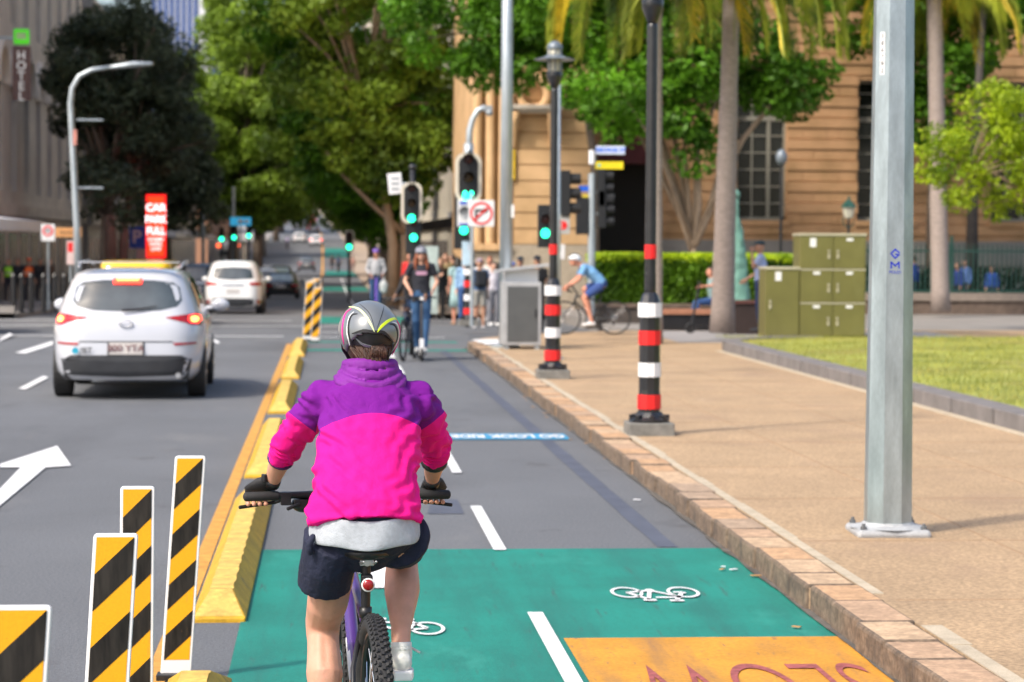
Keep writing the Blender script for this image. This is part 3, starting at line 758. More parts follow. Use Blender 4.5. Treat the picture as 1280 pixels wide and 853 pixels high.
for s in (-1, 1):
    S, E, Wv = SH[s], EL[s], WRI[s]
    c0 = Vector((.04,.56,1.375))
    c = E.lerp(Wv, .42)
    mb.loft([c0.lerp(S,.45)+Vector((0,0,.002)), S+Vector((-s*.006,0,.0)), S.lerp(E,.3)+Vector((s*.004,0,0)), S.lerp(E,.65)+Vector((s*.002,0,0)), E, E.lerp(Wv,.25), c], [.080,.072,.066,.059,.053,.049,.044], 18, rnd=False)
m = bpy.data.materials.new('jacket_fabric'); m.use_nodes = True; MATS['jacket'] = m
t = m.node_tree; b = t.nodes['Principled BSDF']; b.inputs['Roughness'].default_value = .85; b.inputs['Specular IOR Level'].default_value = .2
tc = t.nodes.new('ShaderNodeTexCoord'); sp = t.nodes.new('ShaderNodeSeparateXYZ'); t.links.new(tc.outputs['Object'], sp.inputs[0])
def mth(op, a, b_=None, c_=None):
    n = t.nodes.new('ShaderNodeMath'); n.operation = op
    for i, v in enumerate((a, b_, c_)):
        if v is None: continue
        if isinstance(v, (int, float)): n.inputs[i].default_value = v
        else: t.links.new(v, n.inputs[i])
    return n.outputs[0]
xx = mth('ABSOLUTE', mth('SUBTRACT', sp.outputs[0], .035))
seam_t = mth('SUBTRACT', 1.345, mth('MULTIPLY', mth('MULTIPLY', xx, xx), 1.9))        # the yoke seam
seam_s = mth('ADD', 1.262, mth('MULTIPLY', mth('SUBTRACT', xx, .17), .75))            # the sleeve seam
sel = mth('GREATER_THAN', xx, .170)
seam = mth('ADD', mth('MULTIPLY', seam_t, mth('SUBTRACT', 1.0, sel)), mth('MULTIPLY', seam_s, sel))
up = mth('GREATER_THAN', sp.outputs[2], seam)
mix = t.nodes.new('ShaderNodeMix'); mix.data_type = 'RGBA'; t.links.new(up, mix.inputs['Factor'])
mix.inputs[6].default_value = (.80,.008,.235,1); mix.inputs[7].default_value = (.165,.008,.235,1)
ns = t.nodes.new('ShaderNodeTexNoise'); ns.inputs['Scale'].default_value = 7; t.links.new(tc.outputs['Object'], ns.inputs['Vector'])
mr = t.nodes.new('ShaderNodeMapRange'); mr.inputs[1].default_value = .3; mr.inputs[2].default_value = .7; mr.inputs[3].default_value = .93; mr.inputs[4].default_value = 1.05; t.links.new(ns.outputs[0], mr.inputs[0])
sc = t.nodes.new('ShaderNodeVectorMath'); sc.operation = 'SCALE'; t.links.new(mix.outputs[2], sc.inputs[0]); t.links.new(mr.outputs[0], sc.inputs['Scale']); t.links.new(sc.outputs[0], b.inputs['Base Color'])
nb = t.nodes.new('ShaderNodeTexNoise'); nb.inputs['Scale'].default_value = 38; nb.inputs['Detail'].default_value = 6; nb.inputs['Distortion'].default_value = .8; t.links.new(tc.outputs['Object'], nb.inputs['Vector'])
bp = t.nodes.new('ShaderNodeBump'); bp.inputs['Strength'].default_value = .35; bp.inputs['Distance'].default_value = .008; t.links.new(nb.outputs[0], bp.inputs['Height']); t.links.new(bp.outputs[0], b.inputs['Normal'])
jk = organic('jacket', mb, m, rd, .006, 3, disp=fold)
# seam cord along the yoke
M_purple = mat('purple_fabric', (.165,.008,.235), .75, var=.10, vscale=12, bump=.3, bscale=60)
M_pdark = mat('dark_binding', (.05,.008,.09), .7)
# hood: layered folds lying on the upper back
mb = MB()
def arc(cy, cz, rx, dip, back, r, r2, n=13):
    p = []; rr = []
    for i in range(n):
        a = PI*(i/(n-1)); u = -math.cos(a)
        p.append(Vector((.042+rx*u, cy-back*math.sin(a), cz-dip*math.sin(a)**1.3)))
        rr.append((r*(.45+.55*math.sin(a)), r2*(.5+.5*math.sin(a))))
    mb.loft(p, rr, 12, side=(0,0,1))
arc(.570, 1.455, .118, .060, .122, .020, .015); arc(.578, 1.470, .104, .044, .120, .018, .014)
arc(.59, 1.487, .090, .028, .112, .019, .014); arc(.60, 1.506, .078, .010, .098, .018, .013)
arc(.60, 1.500, .080, .004, .085, .024, .03)
mb.loft([(.042-.08,.60,1.47),(.042-.085,.66,1.46),(.042,.70,1.43),(.042+.085,.66,1.46),(.042+.08,.60,1.47)], [.022]*5, 10)
def hfold(v, n):
    return .004*mnoise.noise(Vector((v.x*14, v.y*10, v.z*40)))+.0012*mnoise.noise(Vector((v.x*40, v.y*30, v.z*60)))
organic('hood', mb, M_purple, jk, .0045, 1, disp=hfold)
for s in (-1, 1):
    E, Wv = EL[s], WRI[s]; c = E.lerp(Wv, .42); d = (Wv-E).normalized(); mb = MB()
    L = .004 if s < 0 else .013
    mb.loft([c-d*.002, c+d*L, c+d*(L+.006)], [.0475,.0475,.044], 18, rnd=False); mb.build('cuff', M_pdark if s < 0 else M_black, jk, smooth=True)
    # rolled sleeve folds
    mb = MB()
    for k in range(4):
        q = E.lerp(Wv, .05+.10*k); mb.loft([q-d*.006, q, q+d*.006], [(.050-.002*k)]+[(.0585-.0025*k)]+[(.050-.002*k)], 16, rnd=False)
    o = mb.build('sleeve_roll', m, jk, smooth=True, sub=1)
# grey shirt under the hem
M_gshirt = mat('grey_marl', (.40,.43,.47), .85, var=.10, vscale=60, bump=.25, bscale=200)
mb = MB(); n = 40; vs = []
for j, (dz, r) in enumerate(((.04, .004), (.0, .008), (-.02,.013), (-.035,.012))):
    for i in range(n):
        a = 2*PI*i/n; bb_ = max(0, -math.sin(a)); z = .975+dz-(.022*bb_ if j >= 2 else 0)
        vs.append((math.cos(a)*(.172+r*2-.02*(j==3)*0)*(1-.10*(j/3.)*abs(math.cos(a))), .325+math.sin(a)*(.138+r)+.004*math.sin(a*7+j), z+.004*math.sin(a*5)))
fs = [(j*n+i, j*n+(i+1)%n, (j+1)*n+(i+1)%n, (j+1)*n+i) for j in range(3) for i in range(n)]
mb.add(vs, fs); o = mb.build('shirt', M_gshirt, rd, smooth=True); md = o.modifiers.new('s','SOLIDIFY'); md.thickness = .004; md = o.modifiers.new('b','SUBSURF'); md.levels = 1; md.render_levels = 1
# shorts
M_navy = mat('navy_cotton', (.008,.012,.035), .8, var=.2, vscale=8, bump=.4, bscale=60)
mb = MB()
mb.loft([(0,.325,1.0),(0,.325,.96),(0,.335,.925),(0,.35,.885)], [(.178,.135),(.178,.136),(.155,.115),(.11,.085)], 20, side=(1,0,0))
for s in (-1, 1):
    h, k = HIP[s], KN[s]
    if s < 0: P = [h+Vector((-.014,0,.01)), h.lerp(k,.22)+Vector((-.022,-.01,0)), h.lerp(k,.40)+Vector((-.022,-.012,0)), h.lerp(k,.47)+Vector((-.022,-.015,0))]; Q = [(.098,.11),(.090,.105),(.088,.095),(.090,.093)]
    else: P = [h+Vector((.020,0,.015)), h.lerp(k,.28)+Vector((.018,0,.014)), h.lerp(k,.5)+Vector((.012,0,.01)), h.lerp(k,.66)+Vector((.010,0,.004))]; Q = [(.110,.108),(.100,.100),(.088,.090),(.085,.083)]
    mb.loft(P, Q, 16, side=(1,0,0), rnd=False)
organic('shorts', mb, M_navy, rd, .008, 2, disp=lambda v, n: .006*mnoise.noise(Vector((v.x*14, v.y*14+v.z*10, v.z*9)))+.002*mnoise.noise(v*45))
mb = MB(); mb.loft([(-.172,.27,.955),(-.188,.25,.93),(-.182,.26,.90)], [.010,.013,.009], 8); mb.build('drawcord_toggle', M_navy, rd, smooth=True)
# shoes
M_shoe = mat('white_shoe', (.66,.66,.62), .7, var=.08, vscale=30, bump=.3)
for s in (-1, 1):
    a = AN[s]; mb = MB()
    mb.loft([a+Vector((0,-.048,-.062)), a+Vector((0,.01,-.060)), a+Vector((0,.08,-.07)), a+Vector((s*.006,.16,-.083)), a+Vector((s*.006,.205,-.088))], [(.032,.033),(.037,.038),(.039,.032),(.042,.024),(.034,.018)], 14, side=(1,0,0))
    mb.loft([a+Vector((0,-.014,-.05)), a+Vector((0,-.010,-.012))], [.037,.037], 14, rnd=False)
    sh = organic('shoe', mb, M_shoe, rd, .005, 1)
    mb = MB(); out = [(-.030,-.082),(.030,-.082),(.041,-.02),(.040,.06),(.047,.13),(.040,.20),(.0,.232),(-.040,.20),(-.044,.13),(-.038,.06),(-.040,-.02)]
    mb.prism(out, a+Vector((0,0,-.116)), (1,0,0), (0,1,-.0), (0,0,1), .032); mb.build('sole', M_wht_p, sh, bevel=.006)
    mb = MB(); mb.loft([a+Vector((-.02,.06,-.03)), a+Vector((0,.06,-.02)), a+Vector((.03,.04,-.02)), a+Vector((.062,.0,-.035))] if s > 0 else [a+Vector((-.02,.06,-.03)), a+Vector((0,.06,-.02)), a+Vector((.02,.06,-.03))], [(.005,.004)]*(4 if s > 0 else 3), 6); mb.build('laces', M_shoe, sh, smooth=True)
    mb = MB(); mb.loft([a+Vector((0,-.012,-.025)), a+Vector((0,-.008,.002))], [.0365,.0345], 14, rnd=False); mb.build('sock', M_shoe, sh, smooth=True)

# hair
M_hair = mat('brown_hair', (.055,.022,.012), .45, var=.5, vscale=25, stretch=(3,3,.7), bump=.5, bscale=60)
mb = MB(); mb.sph(HC+Vector((0,-.010,-.008)), (.085,.102,.112), 24, 16)
hr = mb.build('hair', M_hair, rd, smooth=True)
me = hr.data; bm = bmesh.new(); bm.from_mesh(me)
bmesh.ops.delete(bm, geom=[v for v in bm.verts if v.co.y > HC.y+.045 or v.co.z < HC.z-.092], context='VERTS'); bm.to_mesh(me); bm.free()
mb = MB()
for k in range(70):
    u = random.uniform(-1, 1); x0 = HC.x+.07*u; z0 = HC.z-.03-.02*random.random(); y0 = HC.y-.098*math.sqrt(1-min(.8,(u*.8)**2))-.004
    tx = HC.x+.012+.022*u+random.gauss(0,.008)
    mb.loft([(x0,y0,z0), ((x0+tx)/2,y0-.012,z0-.03), (tx,HC.y-.108-random.random()*.012,z0-.058-random.random()*.02)], [.0035,.004,.0018], 5)
for k in range(40):
    a = random.uniform(-1,1); mb.loft([(HC.x+.015+.02*a,HC.y-.100,HC.z-.03),(HC.x+.02+.026*a,HC.y-.125,HC.z-.055),(HC.x+.018+.03*a,HC.y-.115,HC.z-.070-.012*random.random())],[.004,.005,.0015],5)
mb.build('ponytail', M_hair, hr, smooth=True)

# helmet
HR = Vector((.1035,.140,.104)); HO = HC+Vector((0,.0,.006))
M_hel = mat('silver_helmet_shell', (.19,.205,.215), .3, .3, var=.10, vscale=12, coat=.4)
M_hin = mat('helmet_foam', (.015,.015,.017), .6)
def hp(u, v, off=0.):               # a point of the helmet's back from its (right, up) position
    q = min(.999, u*u+v*v); w = math.sqrt(1-q); n = Vector((u/HR.x, -w/HR.y, v/HR.z)).normalized()
    return HO+Vector((HR.x*u, -HR.y*w, HR.z*v))+n*off
def px2(x, y): return ((x-445)/262., (335-y)/222.)
mb = MB(); mb.sph(HO, tuple(HR), 64, 40)
hm = mb.build('helmet', M_hel, rd, smooth=True)
bm = bmesh.new(); bm.from_mesh(hm.data)
def open_(co):
    u = (co.x-HO.x)/HR.x; v = (co.z-HO.z)/HR.z; y = co.y-HO.y
    if y < 0:
        if v < -.92+.0: return True
        # hair opening at the back
        if abs(u) < .72 and v < -.02-.75*abs(u)**2.4 and v < 0: return True
        if abs(u) >= .72 and v < -.88: return True
        return False
    return v < -.15 - .0*u
bmesh.ops.delete(bm, geom=[v for v in bm.verts if open_(v.co)], context='VERTS'); bm.to_mesh(hm.data); bm.free()
md = hm.modifiers.new('so', 'SOLIDIFY'); md.thickness = .016; md.offset = -1
# ribs and vents
def rib(pts, w, h, m_, nm, off=.001, n=24):
    P = [Vector(px2(*p)).to_3d() for p in pts]; Q = []
    for i in range(len(P)-1):
        for k in range(6):
            p0 = P[max(i-1,0)]; p1 = P[i]; p2 = P[i+1]; p3 = P[min(i+2,len(P)-1)]; tt = k/6
            Q.append(.5*((2*p1)+(p2-p0)*tt+(2*p0-5*p1+4*p2-p3)*tt*tt+(3*p1-p0-3*p2+p3)*tt**3))
    Q.append(P[-1]); mb = MB(); C = []; 
    pts3 = [hp(q.x, q.y, off) for q in Q]; nrm = [(hp(q.x,q.y,.01)-hp(q.x,q.y,0)).normalized() for q in Q]
    vs = []
    for i, p in enumerate(pts3):
        d = (pts3[min(i+1,len(pts3)-1)]-pts3[max(i-1,0)]).normalized(); sd_ = d.cross(nrm[i]).normalized()
        e = min(1, .25+3*min(i, len(pts3)-1-i)/len(pts3)) ; ww = w*e
        vs += [p-sd_*ww-nrm[i]*h, p-sd_*ww*.8+nrm[i]*h*.5, p+sd_*ww*.8+nrm[i]*h*.5, p+sd_*ww-nrm[i]*h]
    mb.add(vs, [(4*i+j, 4*i+(j+1)%4, 4*i+4+(j+1)%4, 4*i+4+j) for i in range(len(pts3)-1) for j in range(4)])
    return mb.build(nm, m_, hm, smooth=False)
M_neon = mat('neon_yellow', (.62,.78,.02), .4, var=.03); M_npink = mat('neon_pink', (.85,.02,.30), .4, var=.03); M_pale = mat('pale_neon', (.72,.80,.40), .4, var=.03)
rib([(270,160),(330,168),(385,215),(425,275),(455,330)], .0042, .002, M_pale, 'stripe')
rib([(478,332),(520,290),(580,255),(640,240),(668,250)], .0052, .002, M_neon, 'stripe')
rib([(285,172),(240,205),(212,270),(205,350),(222,425)], .0042, .002, M_npink, 'stripe')
rib([(668,255),(698,300),(703,370),(680,445),(640,510)], .0036, .002, M_npink, 'stripe')
rib([(300,190),(262,225),(242,290),(240,350),(262,430)], .0042, .0015, M_wht_p, 'stripe', off=.0005)
rib([(325,205),(280,215),(252,270),(250,350),(282,440)], .0050, .0018, M_hin, 'vent', off=.0006)
rib([(590,275),(640,285),(668,330),(665,400),(610,470)], .0052, .0018, M_hin, 'vent', off=.0006)
rib([(610,262),(665,280),(690,340),(680,410),(625,490)], .0030, .0015, M_wht_p, 'stripe', off=.0007)
rib([(275,345),(360,322),(450,330),(540,335),(620,400)], .0060, .003, M_hin, 'vent', off=.0)
rib([(350,135),(420,200),(455,300)], .0012, .0008, M_hin, 'groove', off=.0005)
rib([(560,150),(520,220),(475,310)], .0012, .0008, M_hin, 'groove', off=.0005)
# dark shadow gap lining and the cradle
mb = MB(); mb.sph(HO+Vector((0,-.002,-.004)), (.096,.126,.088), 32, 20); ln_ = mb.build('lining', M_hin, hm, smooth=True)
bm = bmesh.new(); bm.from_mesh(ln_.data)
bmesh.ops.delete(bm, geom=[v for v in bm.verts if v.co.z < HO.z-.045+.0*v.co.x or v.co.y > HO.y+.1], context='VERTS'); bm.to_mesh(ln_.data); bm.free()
rib([(285,375),(350,430),(450,455),(540,465),(610,470)], .0055, .003, M_hel, 'cradle', off=-.010)
for sx, P in ((-1, [(255,480),(300,470),(345,485),(390,500),(300,512),(262,500)]), (1, [(520,510),(545,500),(570,545),(545,575),(525,560)])):
    mb = MB(); pts3 = [hp(*px2(*p), off=-.012) for p in P]; mb.loft(pts3+[pts3[0]], [.0035]*(len(P)+1), 6); mb.build('strap_buckle', mat('pale_buckle', (.55,.58,.68), .4), hm, smooth=True)
for s in (-1, 1):
    mb = MB(); mb.loft([HO+Vector((s*.088,.0,-.02)), HO+Vector((s*.084,.01,-.06)), HO+Vector((s*.05,.05,-.11))], [(.008,.0015)]*3, 6); mb.build('strap', M_black, hm)
# ------------------------------------------------------------------ street furniture on the right footpath
def octa(r, a0=22.5): return [(r*math.cos(R(a0+45*k)), r*math.sin(R(a0+45*k))) for k in range(8)]
p = G(1119, 672, KZ)
t = thing('light_pole', 'tall galvanised octagonal pole with blue lettering sticker on the near footpath', 'pole', (p.x, p.y+.2, KZ), rz=R(-2))
mb = MB(); n = 8; zz = [0.05, 8.0]; vs = []
for z, r in zip(zz, (.150, .088)): vs += [(x, y, z) for x, y in octa(r)]
mb.add(vs, [(j, (j+1)%8, 8+(j+1)%8, 8+j) for j in range(8)]+[tuple(range(8,16))])
M_pole = mat('hot_dip_galvanising', (.40,.46,.48), .36, .75, var=.22, vscale=5, stretch=(2.2,2.2,.55), fine=.07, fscale=50)
mb.build('shaft', M_pole, t)
mb = MB(); mb.box((0,0,.02), (.46,.46,.05), taper=.97)
M_plate = mat('base_plate_zinc', (.36,.37,.38), .7, .1, var=.12, vscale=12, fine=.12)
mb.build('base_plate', M_plate, t, bevel=.02)
mb = MB(); mb.lathe([(.24,.045),(.165,.062),(.155,.075)], n=16); mb.build('collar', M_plate, t)
for sx in (-1,1):
    for sy in (-1,1):
        mb = MB(); mb.cyl((sx*.185,sy*.185,.045), (sx*.185,sy*.185,.064), .020, n=6); mb.cyl((sx*.185,sy*.185,.06), (sx*.185,sy*.185,.082), .011, n=8)
        mb.build('anchor_bolt', mat('bolt_steel', (.16,.17,.18), .5, .5), t)
fr = .15*math.cos(PI/8)
M_blue_t = mat('blue_sticker_ink', (.01,.03,.45), .5)
# face of the octagon that looks at the camera (-Y), taper followed
def polez(z): return .150-(.062)*(z-.05)/7.95
tl = math.atan(.062*math.cos(PI/8)/7.95)
def onface(z, dx=0, extra=.002): return Matrix.Translation((dx, -polez(z)*math.cos(PI/8)-extra, z)) @ Matrix.Rotation(PI/2+tl*-1, 4, 'X')
zt = W(1118, 328, p.y).z-KZ; s1 = p.y/F_PX
# the diamond G and M emblem
mb = MB()
def seg(mb, a, b, w=.0045, z=0): 
    d = Vector((b[0]-a[0], b[1]-a[1])).normalized(); n_ = Vector((-d.y, d.x))*w; a = Vector(a)-d*w*.8; b = Vector(b)+d*w*.8
    mb.add([(a.x+n_.x, a.y+n_.y, z), (b.x+n_.x, b.y+n_.y, z), (b.x-n_.x, b.y-n_.y, z), (a.x-n_.x, a.y-n_.y, z)], [(0,1,2,3)])
for a, b in (((.024,.058),(0,.078)), ((0,.078),(-.026,.052)), ((-.026,.052),(0,.024)), ((0,.024),(.024,.046)), ((.024,.046),(.004,.048)),
             ((-.024,-.036),(-.024,.0)), ((-.024,.0),(0,-.022)), ((0,-.022),(.024,.0)), ((.024,.0),(.024,-.036))): seg(mb, a, b)
o = mb.build('emblem', M_blue_t, t, recalc=False); o.data.transform(onface(zt))
text_mesh('lettering', 'POLES', M_blue_t, t, .026, onface(zt-.062), depth=.0005)
# the number label on the left face
zl = W(1100, 65, p.y).z-KZ
mb = MB(); 
Rl = Matrix.Rotation(R(-45), 4, 'Z')
mb.quad((-.017,0,-.13),(.017,0,-.13),(.017,0,.13),(-.017,0,.13)); o = mb.build('number_label', mat('label_white', (.7,.7,.7), .5), t)
o.data.transform(Rl @ Matrix.Translation((0, -polez(zl)*math.cos(PI/8)-.002, zl)))
for k, ch in enumerate('386792'):
    text_mesh('digit', ch, M_black, o, .038, Rl @ Matrix.Translation((0, -polez(zl)*math.cos(PI/8)-.004, zl+.105-.042*k)) @ FACE, depth=.0006)

# black cast lamp posts with red and white bands
M_blk = mat('black_gloss_paint', (.012,.013,.016), .3, var=.3, coat=.3, vscale=8)
M_red = mat('red_band', (.72,.012,.012), .45, var=.05); M_wb = mat('white_band', (.74,.74,.74), .5, var=.05)
M_lglass = mat('lamp_glass', (.62,.60,.48), .3, var=.1, trans=.3)
def lamp_post(X, Y, label, rz=0., lantern=True):
    t = thing('lamp_post', label, 'lamp post', (X, Y, KZ), rz, group='black lamp posts with red and white bands')
    mb = MB(); mb.box((0,0,.055), (.43,.43,.13)); mb.build('plinth', mat('old_concrete', (.17,.165,.15), .9, var=.25, vscale=12, fine=.2), t, bevel=.012)
    mb = MB(); mb.lathe([(.19,.12),(.195,.15),(.15,.165),(.135,.19),(.118,.215)], n=12)
    for k in range(8):
        a = 2*PI*k/8; mb.box((.155*math.cos(a),.155*math.sin(a),.165),(.07,.045,.05), rz=a)
    mb.build('foot_casting', M_blk, t, bevel=.004)
    mb = MB(); mb.lathe([(.105,.20),(.105,.34),(.100,.42),(.098,1.12),(.105,1.15),(.105,1.22),(.10,1.24),(.075,1.31),(.05,1.34)], n=10)
    for k in range(10):
        a = 2*PI*(k+.5)/10; mb.box((.088*math.cos(a),.088*math.sin(a),.68),(.012,.024,.84), rz=a)
    mb.build('pedestal', M_blk, t, smooth=False)
    for z, c, r in ((.31, M_red, .113), (.61, M_wb, .107), (.91, M_red, .107), (1.17, M_wb, .114)):
        mb = MB(); mb.lathe([(r-.01, z-.066),(r,z-.066),(r,z+.066),(r-.01,z+.066)], n=10); mb.build('band', c, t)
    mb = MB(); mb.lathe([(.042,1.32),(.055,1.335),(.055,1.36),(.056,1.40),(.053,1.55),(.050,3.78),(.05,3.80),(.05,3.83),(.03,3.85)], n=12); mb.build('shaft', M_blk, t, smooth=True)
    mb = MB(); mb.lathe([(.05,1.65),(.058,1.65),(.058,1.78),(.05,1.78)], n=12); mb.build('band', M_red, t)
    if not lantern: return t
    mb = MB(); mb.lathe([(.035,3.82),(.06,3.88),(.10,3.98),(.105,4.05),(.10,4.06)], n=14); mb.build('lantern_base', M_blk, t, smooth=True)
    mb = MB(); mb.lathe([(.088,4.05),(.09,4.10),(.09,4.36),(.085,4.37)], n=14); mb.build('lamp_glass', M_lglass, t, smooth=True)
    mb = MB(); mb.lathe([(.27,4.215),(.275,4.225),(.13,4.26),(.11,4.28),(.085,4.28)], n=24)
    for k in range(8):
        a = 2*PI*k/8; mb.box((.094*math.cos(a),.094*math.sin(a),4.20),(.010,.012,.32), rz=a)
    mb.build('brim', mat('blue_grey_enamel', (.16,.19,.22), .35, .2), t)
    mb = MB(); mb.lathe([(.105,4.36),(.11,4.37),(.095,4.42),(.05,4.46),(.01,4.47)], n=16); mb.build('cap', MATS['blue_grey_enamel'], t, smooth=True)
    return t
for px, py, lab in ((814, 545, 'nearest black lamp post with red and white bands, left of the tall steel pole'),
                    (692, 474, 'second black lamp post with red and white bands, right of the grey utility box')):
    p = G(px, py, KZ); lp = lamp_post(p.x, p.y+.15, lab)
p = G(586, 411, KZ)
lp = lamp_post(p.x, p.y+.1, 'farthest black post with red and white bands, at the kerb corner below the signal', lantern=False)

# galvanised sign and camera poles behind
def pole(X, Y, h, r, label, name='steel_pole', z=KZ, m=None, arm=None):
    t = thing(name, label, 'pole', (X, Y, z)); mb = MB(); mb.cyl((0,0,0), (0,0,h), r, r*.72, n=16); mb.build('shaft', m or M_galv, t, smooth=True)
    mb = MB(); mb.lathe([(r*2.1,0),(r*2.1,.03),(r*1.2,.05)], n=16); mb.build('base_plate', M_galv, t)
    if arm: arm(t)
    return t
p = G(633, 436, KZ)
def tallarm(t):
    mb = MB(); mb.box((.10,-.14,2.35), (.05,.02,.22)); mb.build('plate_tag', M_wb, t)
pole(p.x+.02, p.y+.5, 9.5, .118, 'tall galvanised pole standing behind the grey utility box', arm=tallarm)
p = W(696, 400, 37); pole(p.x, 37, 4.25, .052, 'slim pale steel pole right behind the second banded lamp post')
p = W(812, 300, 40)
M_palmt = mat('palm_bark', (.30,.245,.215), .85, var=.18, vscale=9, stretch=(1,1,3.5), bump=.5, bscale=20)

# grey utility cabinet with slanted top on the footpath
p0 = G(628, 437, KZ); p1 = G(674, 437, KZ)
cx = (p0.x+p1.x)/2+.02; w = p1.x-p0.x+.02
t = thing('utility_cabinet', 'grey metal utility cabinet with pale frame and tilted sign top on the footpath', 'cabinet', (cx, p0.y+.42, KZ))
mb = MB(); mb.b2(-w/2, w/2, -.4, .4, .07, 1.14); mb.build('housing', mat('cabinet_frame', (.40,.41,.42), .5, .2), t, bevel=.012)
mb = MB(); mb.b2(-w/2+.07, w/2-.055, -.412, -.402, .13, 1.07); mb.build('door', mat('cabinet_door', (.085,.09,.092), .6, .1, var=.06), t, bevel=.004)
for sx in (-1,1):
    mb = MB(); mb.b2(sx*w/2*.8-.04, sx*w/2*.8+.04, -.36, -.26, 0, .08); mb.build('foot', M_galv, t)
mb = MB(); mb.b2(w/2-.11,w/2-.09,-.43,-.412,.55,.68); mb.build('handle', M_black, t)
mb = MB(); mb.b2(-.28, .30, -.05, .3, 1.14, 1.36); mb.build('top_box', M_wb, t, bevel=.01)
mb = MB(); mb.box((.05,-.1,1.38),(1.05,.35,.045), rot=Matrix.Rotation(R(-7),3,'Y')); mb.build('tilted_lid', M_plate, t, bevel=.006)

# traffic signals
M_sigb = mat('signal_body', (.010,.011,.013), .6, var=.1); M_border = mat('signal_border', (.62,.57,.46), .6, var=.06)
M_off = {'r': mat('unlit_red', (.05,.008,.006), .3), 'a': mat('unlit_amber', (.06,.03,.006), .3), 'g': mat('unlit_green', (.006,.05,.03), .3)}
def signal_head(t, cx, cy, cz, w=.42, h=.98, r=.085, lit='g', board=True, bike=False, n=3, backs=False, rz=0.):
    """three lamps facing -Y; (cx,cy,cz) is the middle of the board"""
    hd = thing('x', None, None); bpy.data.objects.remove(hd)
    m = Matrix.Translation((cx,cy,cz)) @ Matrix.Rotation(rz, 4, 'Z')
    def fin(o): o.data.transform(m); return o
    mb = MB(); mb.b2(-.13,.13,.02,.16,-h*.40,h*.40); head = fin(mb.build('signal_head', M_sigb, t, bevel=.01))
    if board:
        def rrect(w_, h_, rr):
            p = []
            for sx, sz, a0 in ((1,1,0),(-1,1,90),(-1,-1,180),(1,-1,270)):
                for a in range(a0, a0+91, 22): p.append((sx*(w_/2-rr)+rr*math.cos(R(a)), sz*(h_/2-rr)+rr*math.sin(R(a))))
            return p
        mb = MB(); mb.prism(rrect(w, h, .13), (0,.02,0), (1,0,0), (0,0,1), (0,-1,0), .012); fin(mb.build('target_board', M_border, head))
        mb = MB(); mb.prism(rrect(w-.10, h-.10, .09), (0,.004,0), (1,0,0), (0,0,1), (0,-1,0), .006); fin(mb.build('board_face', M_sigb, head))
    for k in range(n):
        z = (n-1)/2.*.26-.26*k; c = 'rag'[k] if n == 3 else 'rg'[k]
        mm = M_green_led if (c == 'g' and lit == 'g') else M_off[c]
        if c == 'g' and lit == 'g' and bike:
            for sx in (-.045,.045):
                mb = MB(); mb.sph((sx,-.012,z),(.034,.012,.075)); fin(mb.build('lit_symbol', mm, head, smooth=True))
        else:
            mb = MB(); mb.sph((0,-.004,z),(r,.022,r)); fin(mb.build('lamp_lens', mm, head, smooth=True))
        if not bike or c != 'g':
            mb = MB(); q = 14; vs = []
            for i in range(q+1):
                a = R(-20)+R(220)*i/q
                for y in (0, -.20+.06*abs(math.cos(a))): vs.append((math.cos(a)*(r+.012), y, z+math.sin(a)*(r+.012)))
            mb.add(vs, [(2*i,2*i+1,2*i+3,2*i+2) for i in range(q)])
            o = fin(mb.build('visor', M_sigb, head)); md = o.modifiers.new('s','SOLIDIFY'); md.thickness = .004
    return head
# signal with bent arm, lit green bicycle-shaped lamp, on the banded post at the corner
YA = lp.location.y-.12; KS = YA/33.5
pa = W(585.5, 222, YA); base = W(586, 400, YA)
t = thing('traffic_signal', 'traffic signal showing green on a curved arm above the white and blue notice', 'traffic light', (W(586,300,YA).x, YA, KZ), scale=KS)
bx = t.location.x
top = (W(585, 190, YA).z-KZ)/KS; e = W(608, 128, YA)
mb = MB(); mb.loft([(0,.12,0),(0,.12,top-.1)], [.055,.05], 10); mb.build('post', M_blk, t, smooth=True)
mb = MB(); mb.cyl((0,.12,top-.15),(0,.12,top+.12),.07,n=12); mb.loft([(0,.12,top),(.01,.12,top+.30),(.05,.12,top+.46),(.12,.12,top+.58),(.22,.12,top+.63)], [.045,.045,.042,.04,.038], 10); mb.build('curved_arm', M_galv, t, smooth=True)
mb = MB(); mb.box((.26,.10,top+.61),(.12,.16,.08)); mb.sph((.28,.05,top+.55),(.05,.05,.05)); mb.build('camera_head', M_grey, t, bevel=.01)
signal_head(t, (pa.x-bx)/KS, 0, (pa.z-KZ)/KS, w=.37, h=.68, bike=True, r=.07)
ps = W(586.5, 267, YA)
mb = MB(); mb.b2(-.165,.165,-.02,-.005,-.19,.19); o = mb.build('notice', mat('notice_white', (.66,.66,.66), .5), t, loc=((ps.x-bx)/KS, 0, (ps.z-KZ)/KS), bevel=.006)
for x0, x1, z0, z1 in ((-.13,-.035,.125,.165),(.035,.13,.125,.165),(-.14,.14,-.165,-.14)):
    mb = MB(); mb.b2(x0,x1,-.026,-.021,z0,z1); mb.build('blue_mark', mat('sign_blue', (.01,.10,.55), .5), o)
pg_ = W(580, 288, YA); signal_head(t, (pg_.x-bx)/KS, .05, (pg_.z-KZ)/KS+.13, board=False, n=2, r=.058)
pw = W(583, 317, YA); mb = MB(); mb.b2(-.06,.06,-.01,.0,-.17,.17); mb.build('small_sign', mat('pale_blue_sign', (.45,.60,.70), .5), t, loc=((pw.x-bx)/KS,.05,(pw.z-KZ)/KS))
